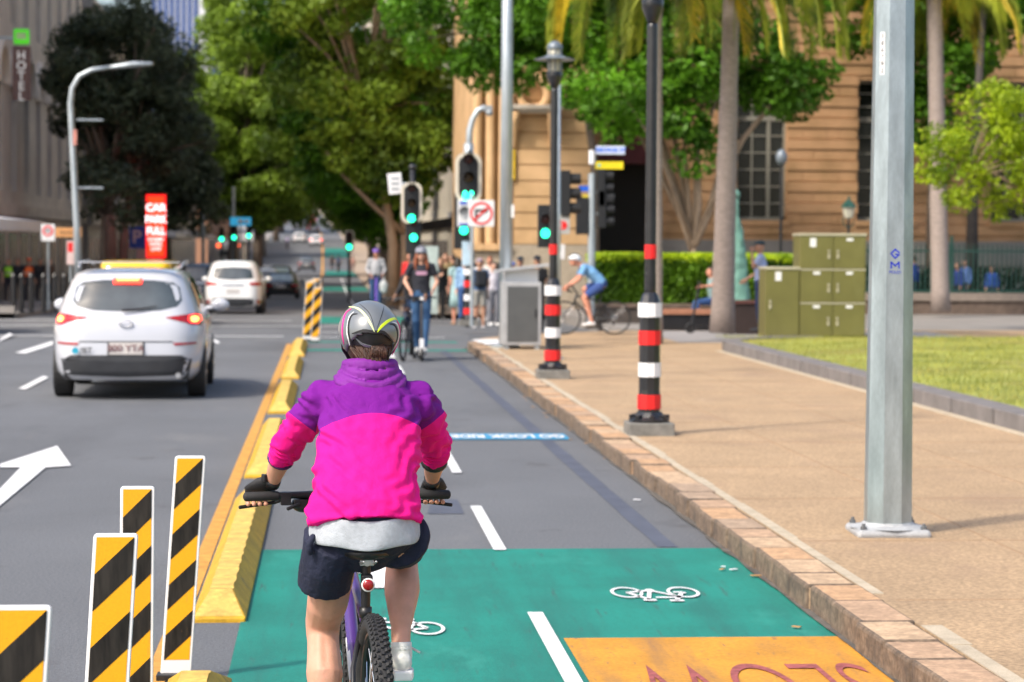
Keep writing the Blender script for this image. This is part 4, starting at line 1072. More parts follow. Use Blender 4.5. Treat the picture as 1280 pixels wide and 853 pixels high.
# no right turn sign on its own post
Yn = 52.; pn = W(610, 267, Yn)
t = thing('no_right_turn_sign', 'square white sign with red ring and crossed right turn arrow', 'road sign', (pn.x-.34, Yn, KZ), scale=1.35)
zc = (pn.z-KZ)/1.35; mb = MB(); mb.cyl((0,.03,0),(0,.03,zc+.3),.03,n=10); mb.build('post', M_galv, t)
mb = MB(); mb.b2(-.06,.35,-.012,.0,-.21,.21); bd = mb.build('board', M_wb, t, loc=(0,0,zc), bevel=.005)
mb = MB(); mb.torus((.145,-.016,0),.165,.018,axis='Y',r2=.003); mb.build('red_ring', M_red, bd)
mb = MB(); mb.b2(.04,.075,-.02,-.015,-.10,.05); mb.b2(.04,.2,-.0205,-.0155,.03,.065); mb.prism([(.19,.0),(.19,.10),(.26,.048)],(0,-.016,0),(1,0,0),(0,0,1),(0,-1,0),.004); mb.build('arrow', M_black, bd)
mb = MB(); mb.box((.145,-.024,0),(.33,.004,.03), rot=Matrix.Rotation(R(-42),3,'Y')); mb.build('slash', M_red, bd)
# left signal with green disc
YB = 41.; pb = W(514.5, 254, YB)
t = thing('traffic_signal', 'traffic signal with a round green lamp left of the curved arm signal', 'traffic light', (pb.x+.02, YB, 0))
zc = pb.z
mb = MB(); mb.cyl((0,.12,0),(0,.12,zc+.62),.05,n=12); mb.sph((0,.12,zc+.62),(.07,.07,.05)); mb.build('post', M_blk, t, smooth=True)
signal_head(t, -.02, 0, zc, w=.36, h=.70, r=.066)
pb2 = W(517, 292, YB); signal_head(t, pb2.x-t.location.x, .02, pb2.z+.06, board=False, n=2, r=.064)
mb = MB(); mb.box((-.30,.1,zc+.33),(.24,.015,.36), rot=Matrix.Rotation(R(-6),3,'Y')); pl = mb.build('plate_sign', M_wb, t, bevel=.01)
for k in range(3): 
    mb = MB(); mb.box((-.30,.088,zc+.42-.09*k),(.13,.004,.03)); mb.build('dark_mark', M_grey, pl)
mb = MB(); mb.cyl((-.3,.12,zc+.33),(0,.12,zc+.33),.02,n=8); mb.build('bracket', M_galv, t)
mb = MB(); mb.lathe([(.06,.45),(.064,.45),(.064,1.2),(.06,1.2)], (0,.12,0), n=12); mb.build('band', M_wb, t)
mb = MB(); mb.lathe([(.06,1.2),(.065,1.2),(.065,1.4),(.06,1.4)], (0,.12,0), n=12); mb.build('band', M_red, t)
# pale box behind it
p = G(533, 392); t = thing('control_box', 'pale green control box on the far kerb beside the tree trunks', 'control box', (W(535,350,62).x, 62.5, 0))
mb = MB(); mb.b2(-.28,.28,-.2,.2,.1,1.85); mb.build('housing', mat('pale_green_box', (.42,.50,.46), .6), t, bevel=.01); mb = MB(); mb.b2(-.24,.24,-.215,-.202,.2,1.7); mb.build('door', MATS['pale_green_box'], t)
# pedestrian signal lit green near the second lamp post
YP = 44.
def ped_pole(px, label, h, heads, extras=None, Y=YP, r=.055):
    x = W(px, 350, Y).x; t = thing('signal_pole', label, 'traffic light', (x, Y, KZ)); mb = MB(); mb.cyl((0,0,0),(0,0,h),r,n=12); mb.build('post', M_galv, t)
    for (hx, hy, kind) in heads:
        q = W(hx, hy, Y); dx, dz = q.x-x, q.z-KZ
        if kind == 'ped': signal_head(t, dx, -.12, dz, board=False, n=2, r=.085)
        elif kind == 'side':
            mb = MB(); mb.b2(-.12,.05,-.13,.13,-.42,.42)
            for k in range(3): mb.cyl((.05,0,.27-.27*k),(.25,0,.27-.27*k),.10,n=12)
            mb.build('signal_head', M_sigb, t, loc=(dx,0,dz), bevel=.01)
            mb = MB(); mb.cyl((0,0,dz-.1),(dx,0,dz-.1),.02,n=6); mb.build('bracket', M_galv, t)
        else:
            mb = MB(); mb.b2(-.14,.14,-.08,.10,-.42,.42); mb.build('signal_head', M_sigb, t, loc=(dx,0,dz), bevel=.012)
            mb = MB(); mb.cyl((0,0,dz-.1),(dx,0,dz-.1),.02,n=6); mb.build('bracket', M_galv, t)
    if extras: extras(t, x, Y)
    return t
def ex1(t, x, Y):
    q = W(703, 280, Y); mb = MB(); mb.b2(-.13,.13,-.09,-.075,-.19,.19); b_ = mb.build('red_hand_sign', mat('sign_grey', (.42,.42,.40), .6), t, loc=(q.x-x,0,q.z-KZ), bevel=.005)
    mb = MB(); mb.torus((0,-.095,-.03),.07,.012,axis='Y',r2=.003); mb.sph((.02,-.095,-.03),(.05,.006,.05)); mb.build('red_symbol', M_red, b_)
    q = W(698, 315, Y); mb = MB(); mb.b2(-.09,.09,-.09,-.07,-.14,.14); mb.build('button_panel', MATS['notice_white'], t, loc=(q.x-x+.02,0,q.z-KZ), bevel=.005)
ped_pole(697, 'pedestrian signal showing green beside the second lamp post, with a red symbol sign', 3.05, [(681, 283, 'ped'), (709, 242, 'side')], ex1)
def ex2(t, x, Y):
    q = W(740, 197, Y); mb = MB(); mb.cyl((0,0,q.z-KZ-.15),(0,0,q.z-KZ+.16),.07,n=12); mb.build('cap', M_wb, t)
    q = W(763, 188, Y); bd = MB(); bd.b2(-.33,.33,-.012,.012,-.095,.095); b_ = bd.build('street_name_blade', mat('sign_pale', (.62,.68,.80), .5), t, loc=(q.x-x,-.02,q.z-KZ), bevel=.004)
    text_mesh('lettering', 'GEORGE ST', mat('sign_text_blue', (.005,.14,.75), .5), b_, .13, at(0,-.016,0), depth=.003, bold=.004)
    q = W(762, 207, Y); bd = MB(); bd.b2(-.32,.31,-.012,.012,-.085,.085); b2_ = bd.build('direction_blade', mat('sign_yellow', (.75,.60,.01), .5), t, loc=(q.x-x,-.02,q.z-KZ), bevel=.004)
    mb = MB(); mb.sph((-.24,-.016,0),(.035,.004,.035)); mb.build('symbol', mat('sign_cyan', (.1,.5,.5), .5), b2_)
    q = W(729, 236, Y); mb = MB(); mb.b2(-.10,.12,-.01,.01,-.065,.065); mb.build('small_blue_blade', MATS['sign_blue'], t, loc=(q.x-x,-.02,q.z-KZ))
    q = W(732, 247, Y); mb = MB(); mb.b2(-.07,.07,-.01,.01,-.05,.05); mb.build('small_yellow_blade', MATS['sign_yellow'], t, loc=(q.x-x,-.02,q.z-KZ))
ped_pole(739, 'steel signal pole carrying the blue and yellow street name blades', 3.4, [(728, 270, 'back'), (753, 235, 'side'), (754, 262, 'side')], ex2, r=.085, Y=54.2)

# green equipment cabinets on the lawn
YC = 42.6
x0 = W(957, 380, YC).x; x1 = W(1000, 380, YC).x; x2 = W(1082, 380, YC).x; GZc = KZ+.14
zt_lo = W(970, 334, YC).z-GZc; zt_hi = W(1040, 292, YC).z-GZc
M_olive = mat('olive_cabinet_paint', (.150,.140,.040), .42, .1, var=.12, vscale=2, wear=[(1.6,.55,.8,(.20,.19,.075),(1,1,.35)),(14,.68,.76,(.09,.08,.04),(1,1,.5))]); M_orim = mat('pale_cabinet_trim', (.42,.39,.28), .5, var=.08)
def cabinet(xa, xb, h, cols, rows, label):
    w = xb-xa; t = thing('equipment_cabinet', label, 'cabinet', ((xa+xb)/2, YC+.35, GZc))
    mb = MB(); mb.b2(-w/2,w/2,-.33,.35,0,h-.04); mb.build('housing', M_olive, t, bevel=.006)
    mb = MB(); mb.b2(-w/2-.015,w/2+.015,-.36,.37,h-.045,h); mb.build('lid', M_orim, t, bevel=.006)
    cw = w/cols; ch = (h-.06)/rows
    for r_ in range(rows):
        if r_:
            mb = MB(); mb.b2(-w/2,w/2,-.352,-.333,r_*ch+.0,r_*ch+.025); mb.build('trim', M_orim, t)
        for c_ in range(cols):
            a = -w/2+c_*cw+.012; b = a+cw-.024; z0 = r_*ch+.032; z1 = (r_+1)*ch-.005
            mb = MB(); mb.b2(a,b,-.347,-.333,z0,z1); d_ = mb.build('door', M_olive, t, bevel=.004)
            hx = b-.07 if (c_ == 0 and cols > 1) else a+.07; zc = (z0+z1)/2-.06
            for dz, hh in ((0,.09),(.09,.04)):
                mb = MB(); mb.b2(hx-.018,hx+.018,-.365,-.348,zc+dz-hh/2,zc+dz+hh/2); mb.build('handle', M_orim, d_)
            mb = MB(); mb.b2((a+b)/2-.06,(a+b)/2+.06,-.352,-.348,z1-.07,z1-.02) if r_ < rows-1 or c_ else mb.b2(a+.16,a+.27,-.352,-.348,z1-.18,z1-.02); mb.build('label', M_wb, d_)
    return t
cabinet(x0, x1-.01, zt_lo, 1, 1, 'low olive equipment cabinet with one door, left of the tall one')
cabinet(x1, x2, zt_hi, 2, 3, 'tall olive equipment cabinet with six doors on the lawn')

# palms at the lawn
def palm(X, Y, h, r0, r1, label, lean=0., fr=0, hang=1.6, z=None, stub=False, cols=None, seed=1, fz=None):
    rr = random.Random(seed); z = GZc if z is None else z
    t = thing('palm_tree', label, 'palm tree', (X, Y, z), group=None)
    k = 16; mb = MB(); P = []; Rr = []
    for i in range(k+1):
        q = i/k; P.append((lean*q, .02*math.sin(q*5), h*q)); Rr.append((r0+(r1-r0)*min(1, q*1.4))*(1+.12*(q < .06))+(.008 if i % 2 else 0))
    mb.loft(P, Rr, 14, rnd=False); mb.build('trunk', M_palmt, t, smooth=True)
    if fr:
        for j in range(fr):
            a = 2*PI*j/fr+rr.uniform(-.2,.2); L = rr.uniform(2.0,2.9); el = rr.uniform(.1,.9); mb = MB()
            base = Vector((lean, 0, h if fz is None else fz)); prev = base; 
            for i in range(22):
                q = (i+1)/22; d = Vector((math.cos(a), math.sin(a), 0))
                p = base+d*(L*.86*math.sin(q*1.45))+Vector((0,0,L*(el*q-(.35+el)*q*q*1.0)-hang*q**3*.6))
                mb.cyl(prev, p, .02*(1-q)+.006, n=4, cap=False)
                for s in (-1, 1):
                    for _ in range(9):
                        ln = (.62*math.sin(PI*min(1, q*.75+.2)))*rr.uniform(.8,1.15)+.14; sd_ = Vector((-math.sin(a), math.cos(a), 0))*s
                        q0 = prev.lerp(p, rr.random()); tip = q0+sd_*ln*.45+d*ln*.35+Vector((0,0,-ln*rr.uniform(.55,1.0))); w_ = d*.011
                        mb.add([q0-w_, q0+w_, q0.lerp(tip,.6)+w_*.9, tip, q0.lerp(tip,.6)-w_*.9], [(0,1,2,3,4)])
                prev = p
            mb.build('frond', (cols or [M_frond])[j % len(cols or [1])], t, recalc=False)
    return t
M_frond = leafmat('palm_leaf', (.13,.21,.02), (.38,.42,.04), 1.5); M_frondy = leafmat('yellow_palm_leaf', (.42,.33,.02), (.66,.52,.04), 2.)
p = G(903, 416, GZc); pt = W(914, 0, p.y)
palm(p.x, p.y, 7.4, .225, .155, 'thick grey palm trunk in front of the hedge, left of the olive cabinets', lean=(pt.x-p.x)*1.2, fr=15, cols=[M_frond], seed=3, hang=1.9, fz=7.25)
p = W(1176, 392, 60); pt = W(1168, 0, p.y)
palm(p.x, p.y, 8.7, .235, .19, 'palm trunk behind the tall steel pole with drooping fronds at the top', lean=(pt.x-p.x)*1.1, fr=15, hang=1.6, cols=[M_frond, M_frond, M_frondy], seed=5, fz=8.5)
palm(W(820,330,43).x, 43, 7.3, .13, .11, 'slender pale palm with hanging yellow fronds behind the nearest lamp post', lean=-.05, fr=17, cols=[M_frond, M_frondy, M_frond], z=KZ, seed=9, hang=1.9, fz=7.35)
# old-style lamp on the plaza
for px, pyt, Y, lab in ((977, 195, 56, 'black post-top lamp in front of the tall window'), (1061, 262, 60, 'small green lantern lamp behind the olive cabinets')):
    q = W(px, pyt, Y); t = thing('garden_lamp', lab, 'lamp', (q.x, Y, KZ)); h = q.z-KZ
    mb = MB(); mb.lathe([(.10,0),(.10,.2),(.05,.3),(.038,.5),(.034,h-.25),(.06,h-.22)], n=10); mb.build('post', M_blk, t)
    if px < 1000:
        mb = MB(); mb.lathe([(.06,h-.22),(.13,h-.12),(.14,h),(.10,h+.10),(.03,h+.16)], n=14); mb.build('lamp_globe', MATS['blue_grey_enamel'], t, smooth=True)
    else:
        mb = MB(); mb.lathe([(.05,h-.24),(.11,h-.2),(.17,h+.05)], n=6); mb.build('lamp_glass', M_lglass, t); mb = MB(); mb.lathe([(.21,h+.05),(.12,h+.18),(.04,h+.24),(.02,h+.34)], n=6); mb.build('lamp_cap', mat('dark_green_paint', (.01,.06,.045), .5), t)
        for s in (-1,1):
            mb = MB(); mb.loft([(0,0,h-.5),(s*.14,0,h-.35),(s*.13,0,h-.2)],[.015]*3,6); mb.build('scroll', MATS['dark_green_paint'], t)
# ------------------------------------------------------------------ vehicles
def outline(hw, yr, yf, nr=5., nf=3.5, N=56):
    """rounded plan outline; the rear corners nr, the front corners nf"""
    cy = (yr+yf)/2; L = (yf-yr)/2; P = []
    for i in range(N):
        a = 2*PI*i/N; n = nf if math.sin(a) > 0 else nr
        c, s = math.cos(a), math.sin(a)
        x = abs(c)**(2/n)*(1 if c > 0 else -1); y = abs(s)**(2/n)*(1 if s > 0 else -1)
        P.append((hw*x, cy+L*y))
    return P
def car_body(levels):
    mb = MB(); N = 56; vs = []
    for z, hw, yr, yf, nr, nf in levels: vs += [(x, y, z) for x, y in outline(hw, yr, yf, nr, nf, N)]
    k = len(levels); mb.add(vs, [(i*N+j, i*N+(j+1)%N, (i+1)*N+(j+1)%N, (i+1)*N+j) for i in range(k-1) for j in range(N)])
    z, hw, yr, yf, nr, nf = levels[-1]
    # roof closes in rings
    base = (k-1)*N
    vs2 = [(x*.5, (yr+yf)/2+(y-(yr+yf)/2)*.5, z+.02) for x, y in outline(hw, yr, yf, nr, nf, N)]
    o = len(mb.v); mb.v += vs2
    mb.f += [(base+j, base+(j+1)%N, o+(j+1)%N, o+j) for j in range(N)] + [tuple(o+j for j in range(N))] + [tuple(range(N))[::-1]]
    mb.m += [0]*(N+2)
    return mb
def vehicle(kind, label, X, Y, rz=0., paint=(.75,.75,.76), L=4.5, Wd=1.85, H=1.65, group=None, lit=True, lv=None, cat='car', details=None, lamp='wide', tilt=0.):
    t = thing('parked_car' if kind == 'none' else ('car' if cat == 'car' else cat), label, cat, (X, Y+L/2, gz(Y+L/2)), rz, group)
    M_p = mat('car_paint_%d_%d_%d' % tuple(int(c*100) for c in paint), paint, .25, var=.02, coat=.8, spec=.5)
    hw = Wd/2; r = -L/2; f = L/2
    if lv is None:
        if kind == 'suv':
            lv = [(.26,.90,.06,-.05,6,4),(.36,.96,.015,0,6,4),(.50,.985,.0,0,6,4),(.62,.995,.01,0,6,3.6),(.80,1.,.035,.03,6,3.2),(.95,.995,.045,.12,6,3),(1.04,.965,.09,.25,5.5,3),
                  (1.06,.945,.11,1.05,5.5,4),(1.30,.875,.24,1.35,5,4),(1.50,.79,.36,1.75,4.5,4),(1.60,.73,.45,2.0,4,4),(1.65,.62,.62,2.2,4,4)]
        elif kind == 'sedan':
            lv = [(.22,.90,.06,-.05,6,4),(.32,.96,.015,0,6,4),(.45,.99,0,0,6,4),(.65,1.,.0,.02,6,3.4),(.85,.99,.02,.10,6,3.2),(.93,.96,.06,.22,5,3),
                  (.97,.90,.55,1.15,5,4),(1.15,.83,.78,1.45,5,4),(1.32,.76,1.0,1.75,4.5,4),(1.40,.70,1.15,2.0,4,4),(1.43,.60,1.35,2.2,4,4)]
        lv = [(z*H/(1.65 if kind == 'suv' else 1.43), hw*w, r+a, f-b, nr, nf) for z, w, a, b, nr, nf in lv]
    body = car_body(lv).build('body', M_p, t, smooth=True)
    wr = .345 if kind == 'suv' else .325; ax = (r+.88, f-.92) if cat == 'car' else (r+1.6, f-1.5)
    for y in ax:
        cb = MB(); cb.cyl((-hw-.2, y, wr), (hw+.2, y, wr), wr+.06, n=28); c = cb.build('c', M_black)
        md = body.modifiers.new('b', 'BOOLEAN'); md.operation = 'DIFFERENCE'; md.object = c; md.solver = 'FAST'
        apply_mods(body); bpy.data.objects.remove(c)
    mb = MB(); mb.b2(-hw*.80, hw*.80, r+.15, f-.15, .24, .55); mb.build('underbody', M_black, t)
    dg = bpy.context.evaluated_depsgraph_get(); dg.update()
    full = car_body(lv).mesh('tmp'); bvh = BVHTree.FromPolygons([v.co for v in full.vertices], [p.vertices for p in full.polygons])
    def patch(name, pts, m_, par, side='rear', off=.006, thick=.01, rings=6, sub=6):
        """a panel that follows the bodywork; pts in (x, z) seen from the rear, or (y, z) for a side"""
        d = {'rear': Vector((0,1,0)), 'left': Vector((1,0,0)), 'right': Vector((-1,0,0)), 'front': Vector((0,-1,0))}[side]
        Q = []
        for i in range(len(pts)):
            a, b = pts[i], pts[(i+1) % len(pts)]
            for k in range(sub): Q.append((a[0]+(b[0]-a[0])*k/sub, a[1]+(b[1]-a[1])*k/sub))
        cx = sum(q[0] for q in Q)/len(Q); cz = sum(q[1] for q in Q)/len(Q); vs = []
        for k in range(rings+1):
            s = 1-k/rings*.98
            for q in Q:
                x, z = cx+(q[0]-cx)*s, cz+(q[1]-cz)*s
                o = Vector((x, r-2, z)) if side == 'rear' else (Vector((x, f+2, z)) if side == 'front' else (Vector((-hw-2, x, z)) if side == 'left' else Vector((hw+2, x, z))))
                h = bvh.ray_cast(o, d)
                loc = (h[0] - d*off) if h[0] is not None else (vs[-1] if vs else o+d*2)
                vs.append(loc)
        n = len(Q); mb = MB(); mb.add(vs, [(k*n+i, k*n+(i+1)%n, (k+1)*n+(i+1)%n, (k+1)*n+i) for k in range(rings) for i in range(n)]+[tuple(range(rings*n, rings*n+n))])
        return mb.build(name, m_, par, smooth=True)
    for y in ax:
        for s in (-1, 1):
            mb = MB(); prof = [(wr*.66,0),(wr*.97,.01),(wr,.04),(wr,.19),(wr*.97,.22),(wr*.66,.23)]; mb.lathe(prof, n=30)
            o = mb.build('wheel', M_rubber, t, smooth=False); o.rotation_euler = (0, s*PI/2, 0); o.location = (s*(hw-.235), y, wr)
            mb = MB(); mb.lathe([(.02,.21),(.06,.215),(wr*.6,.205),(wr*.64,.225)], n=24)
            for k in range(5):
                a = 2*PI*k/5; mb.box((wr*.34*math.cos(a), wr*.34*math.sin(a), .222), (wr*.55,.05,.02), rz=a)
            mb.build('rim', mat('alloy_wheel', (.35,.35,.36), .35, .8), o)
    return t, body, patch, dict(hw=hw, r=r, f=f, H=H, L=L)
M_tail = mat('tail_red', (.35,.008,.012), .2, var=.1, coat=.5); M_tailon = mat('tail_lit_red', (1.,.04,.02), .3, emit=2.2, var=0); M_tailhot = mat('tail_lit_hot', (1.,.42,.08), .3, emit=3.2, var=0)
M_plate_c = mat('number_plate', (.50,.47,.45), .5, var=.05)
M_bump = mat('dark_bumper_plastic', (.028,.03,.035), .6, var=.15)
M_carglass = mat('car_window_glass', (.05,.062,.068), .05, 0, var=.5, vscale=1.5, spec=1.)
M_silver = mat('silver_trim', (.5,.5,.52), .3, .7)
def text_on(name, body_, par, x, y, z, size, m_=M_black, sx=1.): return text_mesh(name, body_, m_, par, size, at(x, y, z), depth=.002, sx=sx, bold=.001)
# white SUV ahead on the left
pw = G(160, 498); XS, YS_ = (pw.x, pw.y-.45)
t, body, patch, D = vehicle('suv', 'silver white SUV with lit brake lights, nearest car in the left lane', XS-.02, YS_, rz=R(.8), paint=(.50,.515,.56), L=4.48, Wd=1.87, H=1.56)
hw, r = D['hw'], D['r']
patch('rear_window', [(-.60,1.13),(-.40,1.085),(0,1.07),(.40,1.085),(.60,1.13),(.655,1.20),(.62,1.36),(.54,1.42),(.3,1.445),(0,1.45),(-.3,1.445),(-.54,1.42),(-.62,1.36),(-.655,1.20)], M_carglass, t)
patch('high_brake_light', [(-.17,1.40),(.17,1.40),(.175,1.468),(-.175,1.468)], M_tailon, t, off=.03)
patch('high_brake_light', [(-.13,1.445),(.13,1.445),(.13,1.462),(-.13,1.462)], M_tailhot, t, off=.034)
for s in (-1, 1):
    lp_ = patch('tail_light', [(s*.46,1.00),(s*.70,1.035),(s*.86,1.05),(s*.90,.99),(s*.885,.90),(s*.78,.905),(s*.70,.94),(s*.56,.975)], M_tail, t, off=.012)
    patch('lit_lamp', [(s*.74,1.02),(s*.80,1.035),(s*.86,1.02),(s*.885,.96),(s*.85,.925),(s*.77,.935),(s*.735,.97)], M_tailon, lp_, off=.018)
    patch('lit_core', [(s*.765,.995),(s*.80,1.01),(s*.84,1.0),(s*.855,.965),(s*.83,.945),(s*.78,.95)], M_tailhot, lp_, off=.022)
    patch('reflector', [(s*.56,.695),(s*.83,.70),(s*.84,.675),(s*.58,.665)], M_tail, t, off=.012)
    sd_ = 'left' if s < 0 else 'right'
    patch('side_window', [(r+.75,1.12),(r+1.9,1.09),(r+3.05,1.08),(r+2.6,1.40),(r+2.0,1.47),(r+1.1,1.46),(r+.72,1.36)], M_carglass, t, side=sd_, off=.01)
    mb = MB(); mb.sph((s*(hw+.10), r+3.05, 1.08), (.12,.07,.085), 12, 8); mb.cyl((s*(hw-.12), r+3.1, 1.03), (s*(hw+.05), r+3.08, 1.05), .03, n=8); mb.build('side_mirror', body.data.materials[0], t, smooth=True)
    mb = MB(); mb.loft([(s*.62, r+.75, 1.60),(s*.64, r+1.2, 1.655),(s*.63, r+2.4, 1.66),(s*.60, r+2.7, 1.62)], [.018]*4, 8); mb.build('roof_rail', M_silver, t, smooth=True)
patch('lower_bumper', [(-.885,.50),(-.74,.50),(-.66,.545),(0,.548),(.66,.545),(.74,.50),(.885,.50),(.85,.31),(0,.28),(-.85,.31)], M_bump, t, off=.012, rings=8, sub=8)
patch('boot_crease', [(-.56,.715),(.56,.715),(.56,.70),(-.56,.70)], M_bump, t, off=.004)
patch('licence_plate', [(-.20,.70),(.20,.70),(.20,.555),(-.20,.555)], M_plate_c, t, off=.02)
pl = text_on('lettering', '800 YTA', t, 0, r-.018, .628, .115, mat('plate_maroon', (.16,.06,.07), .6), 1.05)
patch('licence_plate_surround', [(-.22,.715),(.22,.715),(.22,.54),(-.22,.54)], M_bump, t, off=.012)
mb = MB(); mb.loft([(-.05,r+.105,1.085),(.16,r+.125,1.10),(.36,r+.15,1.135)], [.014,.012,.006], 6); mb.build('wiper', M_black, t)
mb = MB(); mb.torus((0,r+.030,.925), .055, .008, axis='Y', n=24, k=6); o = mb.build('badge', M_silver, t, smooth=True); o.scale = (1.35,1,.75); o.location = (0,0,.925*.25)
text_on('badge_lettering', 'IBT', t, -.47, r-.012, .60, .10, M_black)
mb = MB(); mb.lathe([(.04,0),(.04,.006)], n=18); o = mb.build('blue_sticker', mat('sticker_blue', (.02,.35,.5), .5), t); o.rotation_euler = (PI/2,0,0); o.location = (-.60, r-.008, .60)
mb = MB(); mb.cyl((.62,r+.05,.30),(.62,r+.25,.30),.035,n=12); mb.build('exhaust', M_silver, t)
mb = MB(); mb.b2(-.62,.62,r+.45,r+.6,1.655,1.668); mb.build('spoiler_edge', body.data.materials[0], t)

def simple(kind, label, X, Y, paint, L, Wd, H, rz=0., lit=False, group='cars queuing up the street', plate=None, mid=False):
    t, body, patch, D = vehicle(kind, label, X, Y, rz, paint, L, Wd, H, group)
    hw, r = D['hw'], D['r']; k = H/(1.65 if kind == 'suv' else 1.43); w = hw/.92
    if kind == 'suv':
        patch('rear_window', [(-.60*w,1.12*k),(0,1.08*k),(.60*w,1.12*k),(.62*w,1.20*k),(.56*w,1.45*k),(0,1.48*k),(-.56*w,1.45*k),(-.62*w,1.20*k)], M_carglass, t)
        zt = 1.02*k; patch('lower_bumper', [(-.90*w,.52*k),(.90*w,.52*k),(.88*w,.28*k),(-.88*w,.28*k)], M_bump, t, off=.012)
        patch('chrome_strip', [(-.34*w,.97*k),(.34*w,.97*k),(.34*w,.90*k),(-.34*w,.90*k)], M_silver, t, off=.012)
    else:
        patch('rear_window', [(-.62*w,1.0*k),(.62*w,1.0*k),(.54*w,1.33*k),(-.54*w,1.33*k)], mat('bright_rear_glass', (.30,.38,.40), .08, 0, var=.2, spec=1.), t)
        zt = .80*k; patch('lower_bumper', [(-.80*w,.36*k),(.80*w,.36*k),(.78*w,.23*k),(-.78*w,.23*k)], M_bump, t, off=.012)
    for s in (-1, 1):
        sd_ = 'left' if s < 0 else 'right'
        patch('tail_light', [(s*.46*w,zt-.02),(s*.86*w,zt+.01),(s*.88*w,zt-.12),(s*.55*w,zt-.10)], M_tailon if lit else M_tail, t, off=.014)
        patch('rear_reflector', [(s*.72*w,.46),(s*.84*w,.46),(s*.84*w,.36),(s*.72*w,.36)], M_tail, t, off=.02)
        z0 = (1.10 if kind == 'suv' else .99)*k; z1 = (1.46 if kind == 'suv' else 1.33)*k; a = .75 if kind == 'suv' else 1.1
        patch('side_window', [(r+a,z0),(r+3.1,z0),(r+2.5,z1),(r+a+.2,z1)], M_carglass, t, side=sd_, off=.01)
        mb = MB(); mb.sph((s*(hw+.09), r+L*.66, z0-.03), (.11,.06,.08), 10, 6); mb.build('side_mirror', body.data.materials[0], t, smooth=True)
    patch('licence_plate', [(-.2,.80*k),(.2,.80*k),(.2,.68*k),(-.2,.68*k)] if kind == 'suv' else [(-.2,.70),(.2,.70),(.2,.58),(-.2,.58)], M_plate_c, t, off=.016)
    return t
def putcar(kind, px, py, wpx, label, paint, L=4.5, Wd=1.82, H=1.6, **k):
    Y = F_PX*Wd/wpx
    # the wheels' contact row gives the distance where the street is flat
    X = W(px, py, Y).x; return simple(kind, label, X, Y, paint, L, Wd, H, **k)
def putG(kind, px, py, label, paint, L=4.5, Wd=1.82, H=1.6, **k):
    q = G(px, py); return simple(kind, label, q.x, q.y-.5, paint, L, Wd, H*.97, **k)
putG('suv', 292, 393, 'white SUV with red lamps crossing the junction, centre of the left road', (.78,.78,.77), 4.7, 1.80, 1.69)
putG('sedan', 352, 373, 'black sedan right of the white SUV', (.012,.012,.014), 4.6, 1.76, 1.36)
putG('suv', 246, 383, 'dark blue SUV hidden behind the white SUV on its left', (.02,.025,.035), 4.6, 1.85, 1.66)
q = W(222, 350, 96); simple('sedan', 'pale sedan seen between the two nearest SUVs', q.x, 96, (.6,.65,.68), 4.5, 1.8, 1.42)
putcar('suv', 330, 345, 40, 'white hatchback with lit brake lights past the crossing', (.70,.74,.78), 4.3, 1.78, 1.45, lit=True)
q = W(350, 335, 158); simple('sedan', 'navy sedan left of the charcoal car far up the street', q.x, 158, (.02,.03,.08), 4.5, 1.78, 1.42)
q = W(383, 339, 243); simple('suv', 'charcoal car alone in the right hand lane', q.x, 243, (.10,.11,.12), 4.4, 1.80, 1.42)
def farcar(px, Y, label, paint, kind='suv', lit=False, H=1.5):
    x = W(px, 300, Y).x; return simple(kind, label, x, Y, paint, 4.4, 1.8, H, lit=lit)
farcar(374, 335, 'white ute shaped car, left one of the white pair on the hill', (.7,.7,.7))
farcar(395, 318, 'white car with red lamps, right one of the white pair on the hill', (.72,.72,.74), lit=True)
farcar(372, 470, 'dark car at the left of the hilltop traffic', (.02,.02,.03))
farcar(389, 460, 'bright red car on the hill', (.55,.01,.02), H=1.4)
farcar(391, 560, 'tiny red van shaped car near the hilltop', (.6,.02,.03), H=2.0)
farcar(393, 420, 'grey car below the red car on the hill', (.15,.12,.10))
# grey bus far in the left lane
q = W(286, 330, 185)
t, body, patch, D = vehicle('van', 'pale grey bus with two amber lamps stopped at the far green lights', q.x, 185, 0, (.42,.42,.40), 9., 2.3, 2.35, cat='bus',
    lv=[(.35,1.08,-4.4,4.4,8,6),(.6,1.15,-4.5,4.5,10,6),(2.6,1.13,-4.45,4.4,10,6),(2.95,1.05,-4.3,4.2,8,6),(3.05,.95,-4.1,4.0,8,6)])
patch('rear_window', [(-.75,1.9),(.75,1.9),(.75,2.3),(-.75,2.3)], M_carglass, t)
for s in (-1,1):
    patch('roof_lamp', [(s*.62,2.55),(s*.95,2.55),(s*.95,2.85),(s*.62,2.85)], mat('amber_lamp', (1.,.12,.03), .3, emit=1.6, var=0), t, off=.02)
    patch('tail_light', [(s*.85,.9),(s*1.05,.9),(s*1.05,1.3),(s*.85,1.3)], M_tail, t, off=.02)
for z in (1.15,1.35,1.55,1.72): patch('vent_panel', [(-.6,z),(.6,z),(.6,z+.08),(-.6,z+.08)], M_grey, t, off=.012)
# white van cut by the left edge
q = G(-14, 420)
t, body, patch, D = vehicle('suv', 'white van cut off by the left edge with a lit tail lamp', q.x-1.45, q.y, 0, (.74,.74,.76), 5.0, 1.9, 2.1)
hw, r = D['hw'], D['r']
patch('tail_light', [(hw*.84,.85),(hw*.97,.85),(hw*.97,1.25),(hw*.84,1.25)], M_tail, t, off=.014); patch('lit_lamp', [(hw*.86,1.08),(hw*.97,1.08),(hw*.97,1.22),(hw*.86,1.22)], M_tailhot, t, off=.02)
patch('rear_window', [(-.6,1.3),(.6,1.3),(.55,1.8),(-.55,1.8)], M_carglass, t)
